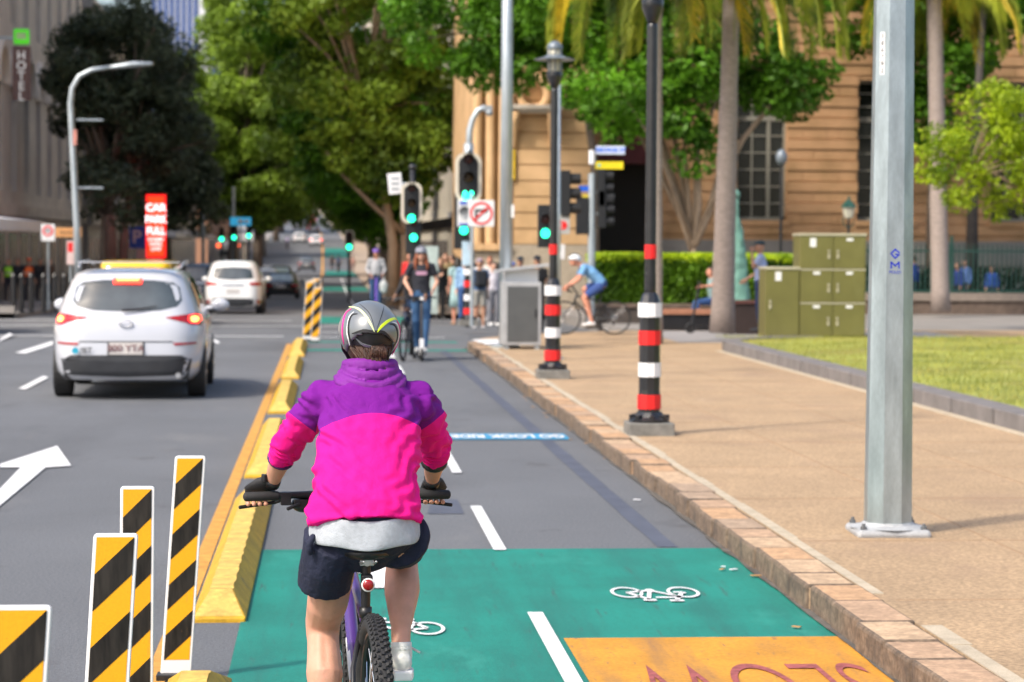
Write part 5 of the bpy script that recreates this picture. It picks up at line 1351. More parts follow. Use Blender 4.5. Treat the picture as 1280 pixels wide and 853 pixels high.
# yellow topped taxi hidden ahead of the SUV
q = W(168, 330, 59)
t, body, patch, D = vehicle('suv', 'yellow roofed taxi mostly hidden in front of the nearest SUV', q.x, 59, 0, (.72,.45,.01), 4.8, 1.80, 1.66, lv=[(.26,.84,-2.35,2.3,6,4),(.6,.9,-2.4,2.4,7,4),(1.2,.9,-2.38,2.2,8,4),(1.50,.88,-2.3,1.6,8,5),(1.585,.86,-2.2,1.4,8,5),(1.60,.80,-2.1,1.3,8,5)])
patch('rear_window', [(-.6,1.15),(.6,1.15),(.55,1.45),(-.55,1.45)], M_carglass, t)
for s in (-1,1): patch('tail_light', [(s*.6,.9),(s*.86,.9),(s*.86,1.1),(s*.6,1.1)], M_tail, t, off=.014)

# ------------------------------------------------------------------ people
PSK = {'light': (.58,.33,.23), 'tan': (.42,.23,.15), 'ruddy': (.60,.27,.18)}
def fm(kind, c, **k): return mat('%s_%d_%d_%d' % (kind, int(c[0]*250), int(c[1]*250), int(c[2]*250)), c, k.pop('rough', .8), var=k.pop('var', .12), vscale=10, bump=.4, bscale=25, **k)
BASE = dict(pel=(0,0,.96), wai=(0,0,1.08), che=(0,.0,1.28), nec=(0,0,1.45), hed=(0,.02,1.62),
            lsh=(-.175,0,1.41), lel=(-.215,-.03,1.14), lwr=(-.215,.06,.90), rsh=(.175,0,1.41), rel=(.215,-.03,1.14), rwr=(.215,.06,.90),
            lhi=(-.09,0,.93), lkn=(-.10,.02,.51), lan=(-.10,-.02,.09), rhi=(.09,0,.93), rkn=(.10,.02,.51), ran=(.10,-.02,.09))
def person(label, loc, rz, J=None, skin='light', top=(.02,.02,.02), sleeve='short', legs=(.03,.06,.15), legw='long', hair=(.03,.018,.01), hairlen='short', hat=None, helmet=None, shoes=(.5,.5,.5),
           group=None, scale=1., female=False, backpack=None, bag=None, vest=None, vox=.016, glasses=False, skirt=None, print_=None):
    j = dict(BASE); j.update(J or {}); j = {k: Vector(v) for k, v in j.items()}
    t = thing('person', label, 'person', loc, rz, group, scale)
    S = fm('skin_tone', PSK[skin], rough=.55, spec=.3); sw = .93 if female else 1.
    mb = MB(); tw = (.135 if female else .15)
    fwd = (j['rhi']-j['lhi']).normalized(); sd_ = tuple(fwd)
    mb.loft([j['pel'], j['wai'], j['che'], j['nec'].lerp(j['che'],.25)], [(.155,.10),(tw*.92,.09),(.155*sw,.105),(.09,.06)], 14, side=sd_)
    hd = j['hed']; up = (hd-j['nec']).normalized()
    mb.loft([j['nec']-up*.04, hd-up*.05], [.052,.05], 10)
    mb.sph(hd, (.074,.092,.112)); mb.sph(hd+Vector((0,.04,-.065)), (.048,.045,.045)); mb.sph(hd+Vector((0,.098,-.018)), (.013,.016,.022))
    for s in (-1,1): mb.sph(hd+Vector((s*.077,0,-.015)), (.010,.018,.028))
    ex = MB()
    for p in 'lr':
        s = -1 if p == 'l' else 1
        sh, el, wr, hi, kn, an = (j[p+x] for x in ('sh','el','wr','hi','kn','an'))
        mb.loft([sh, sh.lerp(el,.5), el], [.050*sw,.043*sw,.036*sw], 10); mb.loft([el, el.lerp(wr,.3), wr], [.037*sw,.036*sw,.026*sw], 10)
        mb.loft([hi, hi.lerp(kn,.4), kn], [.088,.076,.054], 12); mb.loft([kn, kn.lerp(an,.3)+Vector((0,-.015,0)), an], [.053,.054,.034], 12)
        d = (wr-el).normalized(); hnd = wr+d*.045; mb.loft([wr, hnd, wr+d*.085], [(.026,.018),(.038,.017),(.036,.014)], 8)
        sv = d.cross(Vector((s,.2,0))).normalized(); sv = d.cross(sv).normalized() if abs(sv.dot(d)) > .9 else sv
        for i in range(4):
            b = wr+d*.085+sv*(.024-.016*i); L = (.062,.072,.068,.052)[i]; ex.loft([b-d*.01, b+d*L*.55, b+d*L+Vector((0,0,-.012))], [.0085,.008,.006], 6)
        b = wr+d*.03+sv*.032; ex.loft([b, b+d*.03+sv*.022, b+d*.058+sv*.026], [.011,.010,.008], 6)
        mb.loft([an+Vector((0,-.02,-.03)), an+Vector((s*.01,.13,-.055))], [.03,.025], 8)
    organic('body', mb, S, t, vox, 1, extra=ex)
    # clothes
    T = fm('fabric', top); mb = MB()
    mb.loft([j['pel']+Vector((0,0,.0)), j['wai'], j['che'], j['nec'].lerp(j['che'],.22), j['nec']-up*.012], [(.172,.122),(tw+.012,.112),(.172*sw,.125),(.125,.085),(.072,.066)], 16, side=sd_, rnd=False)
    for p in 'lr':
        sh, el, wr = j[p+'sh'], j[p+'el'], j[p+'wr']; c0 = j['nec'].lerp(j['che'],.22)
        if sleeve == 'none': P, Q = [c0.lerp(sh,.4), sh], [.075,.062]
        elif sleeve == 'short': P, Q = [c0.lerp(sh,.4), sh, sh.lerp(el,.62)], [.080,.066,.058]
        else: P, Q = [c0.lerp(sh,.4), sh, sh.lerp(el,.6), el, el.lerp(wr,.5), wr.lerp(el,.08)], [.080,.064,.054,.048,.043,.036]
        mb.loft(P, Q, 12, rnd=False)
    tp = organic('top', mb, T, t, vox, 1, disp=lambda v, n: .008*mnoise.noise(Vector((v.x*12, v.y*12, v.z*16))))
    if print_:
        mb = MB(); c = j['che']+Vector((0,.122,.02)); mb.b2(c.x-.09,c.x+.09,c.y+.004,c.y+.010,c.z-.03,c.z+.03); mb.build('shirt_print', fm('print', print_), tp)
    if legs is not None and skirt is None:
        mb = MB(); mb.loft([j['pel']+Vector((0,0,.06)), j['pel']-Vector((0,0,.06))], [(.165,.115),(.168,.118)], 14, side=sd_, rnd=False)
        for p in 'lr':
            hi, kn, an = j[p+'hi'], j[p+'kn'], j[p+'an']
            if legw == 'long': P, Q = [hi, hi.lerp(kn,.45), kn, kn.lerp(an,.4), an+Vector((0,0,.0))], [.100,.086,.066,.064,.050]
            elif legw == 'wide': P, Q = [hi, hi.lerp(kn,.45), kn, kn.lerp(an,.4), an], [.105,.098,.088,.086,.085]
            else: P, Q = [hi, hi.lerp(kn,.45), hi.lerp(kn,.85)], [.104,.094,.082]
            mb.loft(P, Q, 12, rnd=False)
        organic('trousers' if legw != 'short' else 'shorts', mb, fm('fabric', legs), t, vox, 1, disp=lambda v, n: .006*mnoise.noise(v*13))
    if skirt:
        mb = MB(); b = j['pel']; k_ = skirt[1]; mb.loft([b+Vector((0,0,.12)), b, b-Vector((0,0,k_*.5)), b-Vector((0,0,k_))], [(.14,.10),(.18,.13),(.20,.16),(.22,.18)], 18, side=sd_, rnd=False); mb.build('dress', fm('fabric', skirt[0]), t, smooth=True)
    Sh = fm('shoe', shoes)
    for p in 'lr':
        an = j[p+'an']; s = -1 if p == 'l' else 1; mb = MB(); mb.loft([an+Vector((0,-.045,-.045)), an+Vector((0,.03,-.04)), an+Vector((s*.01,.14,-.058)), an+Vector((s*.012,.19,-.062))], [(.038,.042),(.043,.042),(.046,.030),(.038,.024)], 10, side=(1,0,0)); mb.build('shoe', Sh, t, smooth=True)
    # face
    for s in (-1,1):
        mb = MB(); mb.sph(hd+Vector((s*.030,.080,.006)), (.011,.008,.007), 8, 6); mb.build('eye', M_black, t, smooth=True)
    mb = MB(); mb.sph(hd+Vector((0,.083,-.056)), (.024,.008,.007), 10, 6); mb.build('mouth', fm('lip', (.35,.10,.09)), t, smooth=True)
    if glasses:
        mb = MB(); mb.b2(hd.x-.07,hd.x+.07,hd.y+.088,hd.y+.098,hd.z-.01,hd.z+.03); mb.build('sunglasses', M_black, t, bevel=.004)
    # hair
    if hair is not None:
        H_ = fm('hair', hair, rough=.5); mb = MB(); mb.sph(hd+Vector((0,-.012,.010)), (.083,.098,.112), 18, 12)
        o = mb.build('hair', H_, t, smooth=True); bm = bmesh.new(); bm.from_mesh(o.data)
        bmesh.ops.delete(bm, geom=[v for v in bm.verts if (v.co.y > hd.y+.035 and v.co.z < hd.z+.055) or v.co.z < hd.z-.075], context='VERTS')
        bm.to_mesh(o.data); bm.free()
        if hairlen == 'long':
            mb = MB()
            for s in (-1,1): mb.loft([hd+Vector((s*.065,.0,.02)), hd+Vector((s*.085,.0,-.09)), hd+Vector((s*.10,.02,-.20)), hd+Vector((s*.09,.04,-.27))], [(.03,.05),(.035,.055),(.035,.045),(.015,.02)], 10)
            mb.loft([hd+Vector((0,-.06,0)), hd+Vector((0,-.085,-.12)), hd+Vector((0,-.10,-.25))], [(.07,.04),(.09,.035),(.06,.02)], 12, side=(1,0,0)); mb.build('long_hair', H_, o, smooth=True)
        elif hairlen == 'bun':
            mb = MB(); mb.sph(hd+Vector((0,-.10,.05)), .04); mb.build('hair_bun', H_, o, smooth=True)
    if helmet is not None:
        HM = fm('helmet', helmet, rough=.35); mb = MB(); mb.sph(hd+Vector((0,-.005,.035)), (.100,.128,.100), 24, 16); o = mb.build('helmet', HM, t, smooth=True)
        bm = bmesh.new(); bm.from_mesh(o.data); bmesh.ops.delete(bm, geom=[v for v in bm.verts if v.co.z < hd.z+.005-.35*max(0,-(v.co.y-hd.y))*.4], context='VERTS'); bm.to_mesh(o.data); bm.free()
        md = o.modifiers.new('s','SOLIDIFY'); md.thickness = .014
        for s in (-1,0,1):
            mb = MB(); mb.torus(hd+Vector((s*.045,-.005,.035)), .110, .008, n=20, k=6, axis='X', a0=R(25), a1=R(165)); 
            q = mb.build('helmet_vent', M_black, o); q.scale = (1,1.08,.93-.09*abs(s)); q.location = ((0, -.08*(hd.y-.005), (hd.z+.035)*(.07+.09*abs(s))))
        for s in (-1,1):
            mb = MB(); mb.loft([hd+Vector((s*.085,.01,.02)), hd+Vector((s*.075,.03,-.06)), hd+Vector((s*.02,.055,-.108))], [(.008,.002)]*3, 6); mb.build('helmet_strap', M_black, o)
    if hat is not None:
        mb = MB(); mb.sph(hd+Vector((0,-.005,.045)), (.088,.105,.085), 18, 12); o = mb.build('cap', fm('cap', hat), t, smooth=True)
        bm = bmesh.new(); bm.from_mesh(o.data); bmesh.ops.delete(bm, geom=[v for v in bm.verts if v.co.z < hd.z+.03], context='VERTS'); bm.to_mesh(o.data); bm.free()
        mb = MB(); mb.loft([hd+Vector((0,.07,.045)), hd+Vector((0,.13,.04)), hd+Vector((0,.17,.03))], [(.07,.008),(.065,.006),(.04,.005)], 12, side=(1,0,0)); mb.build('peak', fm('cap', hat), o, smooth=True)
    if backpack is not None:
        b = thing('backpack', 'backpack', None); bpy.data.objects.remove(b); mb = MB(); c = j['che']+Vector((0,-.20,-.04)); mb.box(c, (.30,.17,.42)); o = mb.build('backpack', fm('bag', backpack), t, bevel=.05)
        mb = MB()
        for s in (-1,1): mb.loft([c+Vector((s*.10,.06,.19)), j['nec']+Vector((s*.11,0,-.02)), j['che']+Vector((s*.12,.13,.02)), c+Vector((s*.14,.08,-.16))], [(.022,.006)]*4, 6)
        mb.build('shoulder_strap', M_black, o)
        mb = MB(); mb.box(c+Vector((0,-.09,-.06)), (.20,.03,.18)); mb.build('front_pocket', fm('bag', backpack), o, bevel=.012)
    if vest is not None:
        mb = MB(); mb.loft([j['pel']+Vector((0,0,.06)), j['wai'], j['che'], j['nec'].lerp(j['che'],.3)], [(.185,.135),(.170,.128),(.188,.138),(.15,.11)], 14, side=sd_, rnd=False); v_ = mb.build('vest', mat('hi_vis_%d' % int(vest[1]*100), vest, .6, var=.05), t, smooth=True)
        mb = MB(); mb.loft([j['wai']+Vector((0,0,.06)), j['wai']+Vector((0,0,.11))], [(.182,.138),(.184,.138)], 14, side=sd_, rnd=False); mb.build('reflective_strip', M_silver, v_)
    return t
def feet(px, py, z=KZ): return G(px, py, z)

# woman on the kick scooter coming towards us
q = G(527, 452, 0); X, Y = q.x, q.y+.35
sc_ = thing('kick_scooter', 'electric kick scooter under the woman in the black T-shirt', 'scooter', (X, Y, 0), PI)
mb = MB(); mb.b2(-.08,.08,-.42,.28,.10,.15); mb.build('deck', M_black, sc_, bevel=.01)
for y in (-.50,.42):
    mb = MB(); mb.torus((0,y,.11),.085,.026,n=24,k=8); mb.cyl((-.03,y,.11),(.03,y,.11),.06); mb.build('wheel', M_rubber, sc_, smooth=True)
mb = MB(); mb.loft([(0,.40,.14),(0,.36,.30),(0,.24,1.03)], [.028,.026,.022], 10); mb.loft([(0,.28,.13),(0,.38,.20)], [.03,.03], 8); mb.build('steering_column', M_black, sc_, smooth=True)
mb = MB(); mb.box((0,.405,.24),(.075,.04,.26)); mb.build('front_cover', M_wb, sc_, bevel=.01)
mb = MB(); mb.cyl((-.25,.24,1.04),(.25,.24,1.04),.014); mb.box((0,.27,1.02),(.09,.07,.07)); mb.build('handlebar', M_black, sc_, bevel=.004)
mb = MB(); mb.lathe([(.03,0),(.03,.01)], n=14); o = mb.build('headlight', M_wb, sc_); o.rotation_euler = (-PI/2,0,0); o.location = (0,.30,1.02)
person('woman in black T-shirt, jeans, grey helmet and sunglasses standing on a kick scooter', (X, Y, .15), PI, scale=.985,
       J=dict(lel=(-.27,-.02,1.16), lwr=(-.20,.19,1.03), rel=(.27,-.02,1.16), rwr=(.20,.19,1.03), lkn=(-.085,.06,.51), rkn=(.085,.03,.51), lan=(-.05,.10,.07), ran=(.05,-.18,.07), lhi=(-.085,0,.93), rhi=(.085,0,.93)),
       skin='light', top=(.012,.014,.022), legs=(.035,.10,.22), hair=(.22,.06,.02), hairlen='long', helmet=(.24,.25,.30), shoes=(.6,.6,.58), female=True, glasses=True, print_=(.45,.25,.35), vox=.014)
# parked share bike behind her
b = bicycle('dark bicycle with white rimmed wheels right behind the woman on the scooter', (W(520,400,40).x-.02, 40.0, 0), PI-R(12), wr=.34, tw=.024, frame_col=(.02,.03,.06), group='bicycles coming towards us')
person('rider in dark clothes hidden behind the woman on the scooter', (W(522,400,40).x+.03, 40.0, 0), PI-R(12),
       J=dict(pel=(0,.28,.98),wai=(0,.33,1.1),che=(0,.42,1.27),nec=(0,.50,1.40),hed=(0,.55,1.54),lsh=(-.17,.47,1.36),rsh=(.17,.47,1.36),lel=(-.22,.62,1.16),rel=(.22,.62,1.16),lwr=(-.25,.85,1.06),rwr=(.25,.85,1.06),
              lhi=(-.09,.28,.94),rhi=(.09,.28,.94),lkn=(-.1,.60,.62),rkn=(.1,.65,.86),lan=(-.12,.42,.24),ran=(.12,.44,.57)), top=(.01,.01,.012), sleeve='long', legs=(.02,.04,.09), hair=(.02,.015,.01), skin='tan')
# man with purple helmet walking a bike, plastic bag
q = G(470, 399, 0)
person('man in grey long sleeved top and purple helmet riding a scooter towards us', (q.x, q.y+.2, 0), PI, scale=1.02,
       J=dict(lel=(-.25,.02,1.16),lwr=(-.18,.22,1.02),rel=(.25,.02,1.16),rwr=(.16,.22,1.02),lan=(-.09,.05,.15),ran=(.09,-.02,.15)),
       skin='ruddy', top=(.36,.36,.38), sleeve='long', legs=(.02,.06,.15), hair=(.05,.03,.02), helmet=(.20,.10,.48), shoes=(.1,.1,.12))
bk_ = thing('kick_scooter', 'purple kick scooter ridden by the man with the purple helmet', 'scooter', (q.x, q.y+.15, 0), PI)
mb = MB(); mb.b2(-.08,.08,-.42,.28,.10,.15); mb.build('deck', M_black, bk_, bevel=.01)
for y in (-.50,.42):
    mb = MB(); mb.torus((0,y,.11),.085,.026,n=20,k=8); mb.build('wheel', M_rubber, bk_, smooth=True)
mb = MB(); mb.loft([(0,.40,.14),(0,.30,.50),(0,.24,1.0)], [.034,.036,.026], 10); mb.build('steering_column', mat('purple_column', (.12,.06,.40), .4), bk_, smooth=True)
mb = MB(); mb.cyl((-.25,.24,1.02),(.25,.24,1.02),.014); mb.box((0,.25,1.02),(.09,.06,.09)); mb.build('handlebar', M_black, bk_, bevel=.004)
bg_ = thing('plastic_bag', 'white plastic bag hanging from the scooter handlebar', 'bag', (q.x+.21, q.y-.10, .60))
mb = MB(); mb.sph((0,0,.12),(.12,.09,.17),16,12); mb.sph((0,0,.02),(.10,.08,.10)); mb.loft([(0,0,.25),(0,.0,.36),(0,0,.42)],[(.05,.04),(.015,.02),(.01,.01)],8)
o = organic('bag_body', mb, mat('thin_white_plastic', (.62,.64,.64), .4, trans=.3), bg_, .014, 1, disp=lambda v,n: .012*mnoise.noise(v*16))

crowd = 'people waiting at the far corner'
def P(px, py, rz, label, **k):
    q = feet(px, py, k.pop('z', .05)); return person(label, (q.x, q.y, (KZ if q.y < 51 else gz(q.y)+(.14 if q.y > 68 else 0))), rz, group=k.pop('group', crowd), **k)
P(549, 397, R(200), 'woman in black with a pale phone beside the tree trunk', top=(.012,.012,.014), sleeve='long', legs=(.012,.012,.014), hair=(.20,.10,.04), hairlen='long', female=True, J=dict(rel=(.2,.05,1.16),rwr=(.1,.25,1.25)), shoes=(.03,.03,.03))
P(512, 396, R(160), 'person in a bright red top behind the signal post and tree trunk', top=(.60,.02,.02), sleeve='long', legs=(.03,.03,.04), skin='ruddy')
P(590, 394, R(30), 'person in dark navy clothes at the back of the corner crowd', top=(.02,.03,.06), sleeve='long', legs=(.02,.02,.03), hair=(.02,.015,.01))
P(566, 393, R(60), 'person in a rust coloured top at the back left of the crowd', top=(.35,.12,.05), legs=(.05,.05,.06), hair=(.05,.03,.02))
P(557, 396, R(150), 'woman in olive patterned top standing in the doorway shade', top=(.22,.17,.08), legs=(.012,.012,.014), hair=(.15,.07,.03), hairlen='long', female=True, shoes=(.03,.03,.03))
P(572, 404, R(10), 'woman in pale green dress seen from behind left of the banded post', top=(.28,.42,.42), sleeve='short', legs=None, skirt=((.28,.42,.42), .50), hair=(.02,.012,.01), hairlen='long', female=True, skin='ruddy', shoes=(.35,.2,.12))
P(581, 405, R(170), 'person in pale denim jacket and jeans just left of the banded post', top=(.20,.33,.50), sleeve='long', legs=(.03,.08,.22), hair=(.03,.02,.01), shoes=(.7,.7,.7), J=dict(lwr=(-.16,.22,1.05)), female=True)
P(599, 409, R(8), 'man with black backpack, denim shirt and grey shorts seen from behind', top=(.05,.11,.24), legs=(.30,.29,.26), legw='short', hair=None, hat=(.30,.24,.28), backpack=(.012,.014,.02), skin='tan', shoes=(.4,.4,.42), scale=.97)
P(601, 399, R(190), 'bald man in white T-shirt facing the street', top=(.72,.70,.66), legs=(.30,.27,.22), legw='short', hair=None, skin='ruddy', shoes=(.5,.5,.5), scale=1.0)
P(612, 398, R(170), 'man with red-brown hair in white top half hidden by the tall pole', top=(.70,.66,.62), legs=(.06,.07,.10), hair=(.14,.05,.02), skin='ruddy', shoes=(.3,.3,.3), scale=1.03)
P(616, 405, R(200), 'girl with dark hair, white top and grey wide trousers', top=(.55,.52,.56), sleeve='long', legs=(.20,.20,.22), legw='wide', hair=(.012,.010,.010), hairlen='bun', female=True, shoes=(.75,.75,.75), scale=.93)
P(621, 404, R(20), 'person in blue-grey vest and dark trousers beside the tall pole', top=(.13,.17,.26), sleeve='none', legs=(.05,.055,.065), hair=(.02,.015,.01), shoes=(.6,.6,.6), scale=.92)
P(650, 409, R(175), 'man in pale blue shirt and dark cap behind the grey utility cabinet', top=(.30,.35,.55), sleeve='short', legs=(.05,.06,.09), hair=None, hat=(.02,.025,.035), skin='tan', shoes=(.3,.3,.3), group='pedestrians on the near corner', scale=1.0)
P(640, 402, R(150), 'person with a bright blue cap behind the man in the pale blue shirt', top=(.55,.55,.6), legs=(.08,.08,.1), hair=None, hat=(.02,.12,.60), group='pedestrians on the near corner', scale=.93)
P(671, 416, R(178), 'man in black T-shirt and black cap beside the second lamp post', top=(.010,.011,.014), legs=(.02,.02,.025), hair=None, hat=(.01,.012,.018), skin='tan', shoes=(.05,.05,.05), group='pedestrians on the near corner', scale=1.0)
# road cyclist crossing to the left
q = G(716, 421, KZ); qb = G(769, 420, KZ)
bx_, by_ = qb.x, qb.y
bicycle('dark road bicycle crossing the footpath, ridden by the cyclist in blue', (bx_-.02, by_, KZ), PI/2, wr=.335, tw=.013, frame_col=(.02,.025,.03), road=True, seat=.98, bar_z=.98, wb=1.0)
person('cyclist in light blue jersey, navy shorts and white helmet riding to the left', (bx_-.02, by_, KZ), PI/2, scale=1.0,
    J=dict(pel=(0,.27,1.01),wai=(0,.34,1.11),che=(0,.50,1.25),nec=(0,.66,1.36),hed=(0,.80,1.47),lsh=(-.17,.62,1.32),rsh=(.17,.62,1.32),lel=(-.21,.74,1.10),rel=(.21,.74,1.10),lwr=(-.20,.90,.98),rwr=(.20,.90,.98),
           lhi=(-.09,.28,.98),rhi=(.09,.28,.98),lkn=(-.09,.62,.74),rkn=(.09,.60,.90),lan=(-.12,.46,.26),ran=(.12,.47,.52)),
    skin='ruddy', top=(.16,.36,.62), sleeve='short', legs=(.03,.07,.24), legw='short', hair=None, helmet=(.72,.76,.80), shoes=(.72,.72,.72), vox=.013)
# man with cap at the plaza bench, standing
q = W(950, 405, 45.5)
person('man in pale blue shirt and dark cap touching his face beside the olive cabinets', (q.x, 45.5, KZ+.14), R(75), J=dict(lel=(-.2,.12,1.22),lwr=(-.08,.16,1.50),rel=(.22,.05,1.14),rwr=(.2,.28,1.0)),
       skin='tan', top=(.38,.45,.68), sleeve='short', legs=(.03,.05,.13), hair=None, hat=(.03,.05,.06), shoes=(.1,.1,.1), group='people on the plaza')
q = G(888, 410, KZ)
person('seated person in jeans mostly hidden by the thick palm trunk', (q.x+.08, q.y, KZ), R(100), J=dict(pel=(0,0,.55),wai=(0,.02,.68),che=(0,.04,.88),nec=(0,.06,1.03),hed=(0,.09,1.19),lsh=(-.17,.04,1.0),rsh=(.17,.04,1.0),lel=(-.3,.15,.88),rel=(.3,-.05,.88),lwr=(-.32,.38,.86),rwr=(.40,-.25,.80),
       lhi=(-.09,.02,.52),rhi=(.09,.02,.52),lkn=(-.1,.42,.50),rkn=(.1,.42,.48),lan=(-.1,.45,.10),ran=(.1,.50,.10)), skin='ruddy', top=(.20,.30,.30), legs=(.02,.06,.18), shoes=(.03,.03,.03), group='people on the plaza')
# workers and people far left
for px, py, lab, kw in ((36, 393, 'worker in orange high visibility vest and cap on the far left footpath', dict(top=(.02,.02,.03), vest=(.95,.16,.02), hat=(.8,.12,.03), hair=None, legs=(.02,.02,.03))),
    (11, 393, 'worker in yellow-green high visibility vest at the left edge', dict(top=(.02,.03,.04), vest=(.35,.75,.03), hair=(.02,.02,.02), legs=(.02,.02,.03))),
    (22, 391, 'person in dark clothes standing between the two high visibility workers', dict(top=(.015,.015,.02), sleeve='long', legs=(.015,.015,.02))),
    (50, 391, 'tall person in dark clothes right of the orange vest worker', dict(top=(.012,.012,.016), sleeve='long', legs=(.012,.012,.016), skin='tan')),
    (62, 390, 'person in brown top near the orange blade sign', dict(top=(.10,.06,.04), sleeve='long', legs=(.02,.02,.025)))):
    q = W(px, py, 86); person(lab, (q.x, 86, gz(86)+.14), R(170+px), group='pedestrians on the far left footpath', scale=.93, **kw)
# distant people in the bike lane
for px, Y, lab, kw in ((423, 235, 'tiny cyclist in blue far along the bike lane', dict(top=(.02,.06,.14), legs=(.01,.02,.04))), (415, 246, 'tiny dark figure farther along the bike lane', dict(top=(.02,.02,.03), legs=(.02,.02,.03))),
    (441, 226, 'tiny pedestrian in pink at the edge of the bike lane', dict(top=(.45,.25,.22), legs=(.3,.2,.2))), (359, 310, 'tiny cyclist in lilac in the middle of the road', dict(top=(.45,.42,.6), legs=(.05,.05,.08)))):
    x = W(px, 330, Y).x; person(lab, (x, Y, gz(Y)), 0, group='distant figures on the street', **kw)
for px, Y, lab in ((423,235.1,'tiny bicycle under the cyclist in blue'), (359, 310.1, 'tiny bicycle under the lilac cyclist')):
    x = W(px, 330, Y).x; dup(main_bike, (x, Y-.5, gz(Y)), 0, lab, 'distant bicycles')
# ------------------------------------------------------------------ the sandstone building on the right
M_stone_lit = mat('sandstone_lit', (.60,.385,.19), .85, var=.14, vscale=.9, bump=.3, bscale=12, col2=(.66,.43,.23), wear=[(1.2,.56,.8,(.42,.26,.13),(1,1,.4))])  # pavilion stone, its sunlight put into a brighter colour
M_stone_shaded = mat('sandstone_shaded', (.46,.275,.125), .85, var=.16, vscale=1.1, bump=.3, bscale=12, col2=(.52,.30,.16), wear=[(.9,.54,.8,(.30,.16,.085),(1,1,.35))])  # same stone, colour darkened for the shaded main wall
M_plinth = mat('grey_granite', (.24,.22,.20), .8, var=.12, vscale=2)
M_frame = mat('window_frame_paint', (.26,.25,.21), .6, var=.08)
M_win = mat('dark_window_pane', (.012,.014,.014), .12, var=.5, vscale=.7, spec=.7)
FY = 75.0
def fx(px, Y=FY): return W(px, 300, Y).x
def fz(py, Y=FY): return W(900, py, Y).z-.14
def openings(x0, x1, z0, z1, holes):
    """rectangles left of a wall after its holes are cut"""
    xs = sorted({x0, x1, *[h[0] for h in holes], *[h[1] for h in holes]}); zs = sorted({z0, z1, *[h[2] for h in holes], *[h[3] for h in holes]})
    out = []
    for a, b in zip(xs, xs[1:]):
        for c, d in zip(zs, zs[1:]):
            m = ((a+b)/2, (c+d)/2)
            if not any(h[0] < m[0] < h[1] and h[2] < m[1] < h[3] for h in holes): out.append((a,b,c,d))
    return out
bld = thing('sandstone_building', 'large sandstone building with tall dark windows and coursed walls behind the hedge', 'building', (0, FY, .14))
XW0, XW1 = fx(738), fx(1420)
wins = [(fx(920)+0, fx(982), fz(275), fz(98)), (fx(1071), fx(1141), fz(275), fz(98)), (fx(1238), fx(1300), fz(275), fz(98)), (fx(1372), fx(1410), fz(275), fz(98))]
door = (fx(745), fx(822), 0, fz(192))
H_B = 22.
mb = MB()
door2 = (door[0], door[1], -.8, door[3])
for a, b, c, d in openings(XW0, XW1, -.8, H_B, wins+[door2]+[(w[0], w[1], 11.5, 16.5) for w in wins]): mb.b2(a, b, 0, .6, c, d)
mb.b2(XW0, XW1, .62, 14, -.8, H_B); mb.build('wall', M_stone_shaded, bld)
# raised rusticated courses: blocks with sunk joints, modelled as one surface pattern
mb = MB(); z = fz(292); ch = .335; row = 0
while z < 10.6:
    segs = [(XW0, XW1)]
    for w in wins+[door]:
        if z < w[3] and z+ch > w[2]: segs = [q for s_ in segs for q in ((s_[0], min(s_[1], w[0])), (max(s_[0], w[1]), s_[1])) if q[1]-q[0] > .02]
    for a, b in segs:
        if row % 2 == 0: mb.b2(a, b, -.075, 0, z, z+ch-.04)
        else:
            x = a+.05+(.45 if row % 4 == 1 else .8)
            e = [a+.03]; 
            while x < b-.3: e.append(x); x += 1.15
            e.append(b-.03)
            for p_, q_ in zip(e, e[1:]): mb.b2(p_+.012, q_-.012, -.035, 0, z, z+ch-.035)
    z += ch; row += 1
mb.build('rusticated_courses', M_stone_shaded, bld)
mb = MB(); z1 = fz(318); mb.b2(XW0, door[0], -.22, 0, -.8, z1-.3); mb.b2(door[1], XW1, -.22, 0, -.8, z1-.3); mb.b2(door[1], XW1, -.30, 0, z1-.3, z1); mb.b2(door[1], XW1, -.16, 0, z1, fz(300)); mb.build('plinth', M_plinth, bld)
mb = MB(); mb.b2(XW0-.3, XW1, -.7, 0, 10.7, 11.2); mb.b2(XW0-.3, XW1, -.4, 0, 10.3, 10.7); mb.b2(XW0-.5, XW1, -1.0, 0, H_B-.6, H_B); mb.build('cornice', M_stone_shaded, bld)
for i, w in enumerate(wins+[(w[0], w[1], 11.5, 16.5) for w in wins]):
    a, b, c, d = w; mb = MB(); mb.b2(a, b, .34, .36, c, d); wn = mb.build('window', M_win, bld)
    mb = MB(); mb.b2(a, a+.07, .22, .33, c, d); mb.b2(b-.07, b, .22, .33, c, d); mb.b2(a, b, .22, .33, c, c+.1); mb.b2(a, b, .22, .33, d-.1, d)
    xm = a+(b-a)*.66; zm = c+(d-c)*.72
    mb.b2(xm-.05, xm+.05, .20, .32, c, d); mb.b2(a, b, .19, .33, zm-.07, zm+.07)
    for f_ in (.33,): mb.b2(a+(b-a)*f_-.022, a+(b-a)*f_+.022, .25, .32, c, d)
    for k in range(1, 6):
        zz = c+(zm-c)*k/6; mb.b2(a, b, .26, .32, zz-.022, zz+.022)
    for k in range(1, 3): zz = zm+(d-zm)*k/3; mb.b2(a, b, .26, .32, zz-.022, zz+.022)
    mb.build('window_frame', M_frame, wn)
    mb = MB(); mb.b2(a-.1, b+.1, -.14, .22, c-.16, c); mb.build('sill', M_stone_shaded, wn)
a, b, c, d = door
mb = MB(); mb.b2(a, b, .5, .6, -.8, d-.01); dr = mb.build('doorway', mat('doorway_dark', (.010,.009,.008), .8), bld)
mb = MB(); n = 14; P_ = [(a+.05, d-.35)]+[((a+b)/2-(b-a)*.52*math.cos(PI*k/n), d-.35+.85*math.sin(PI*k/n)) for k in range(n+1)]
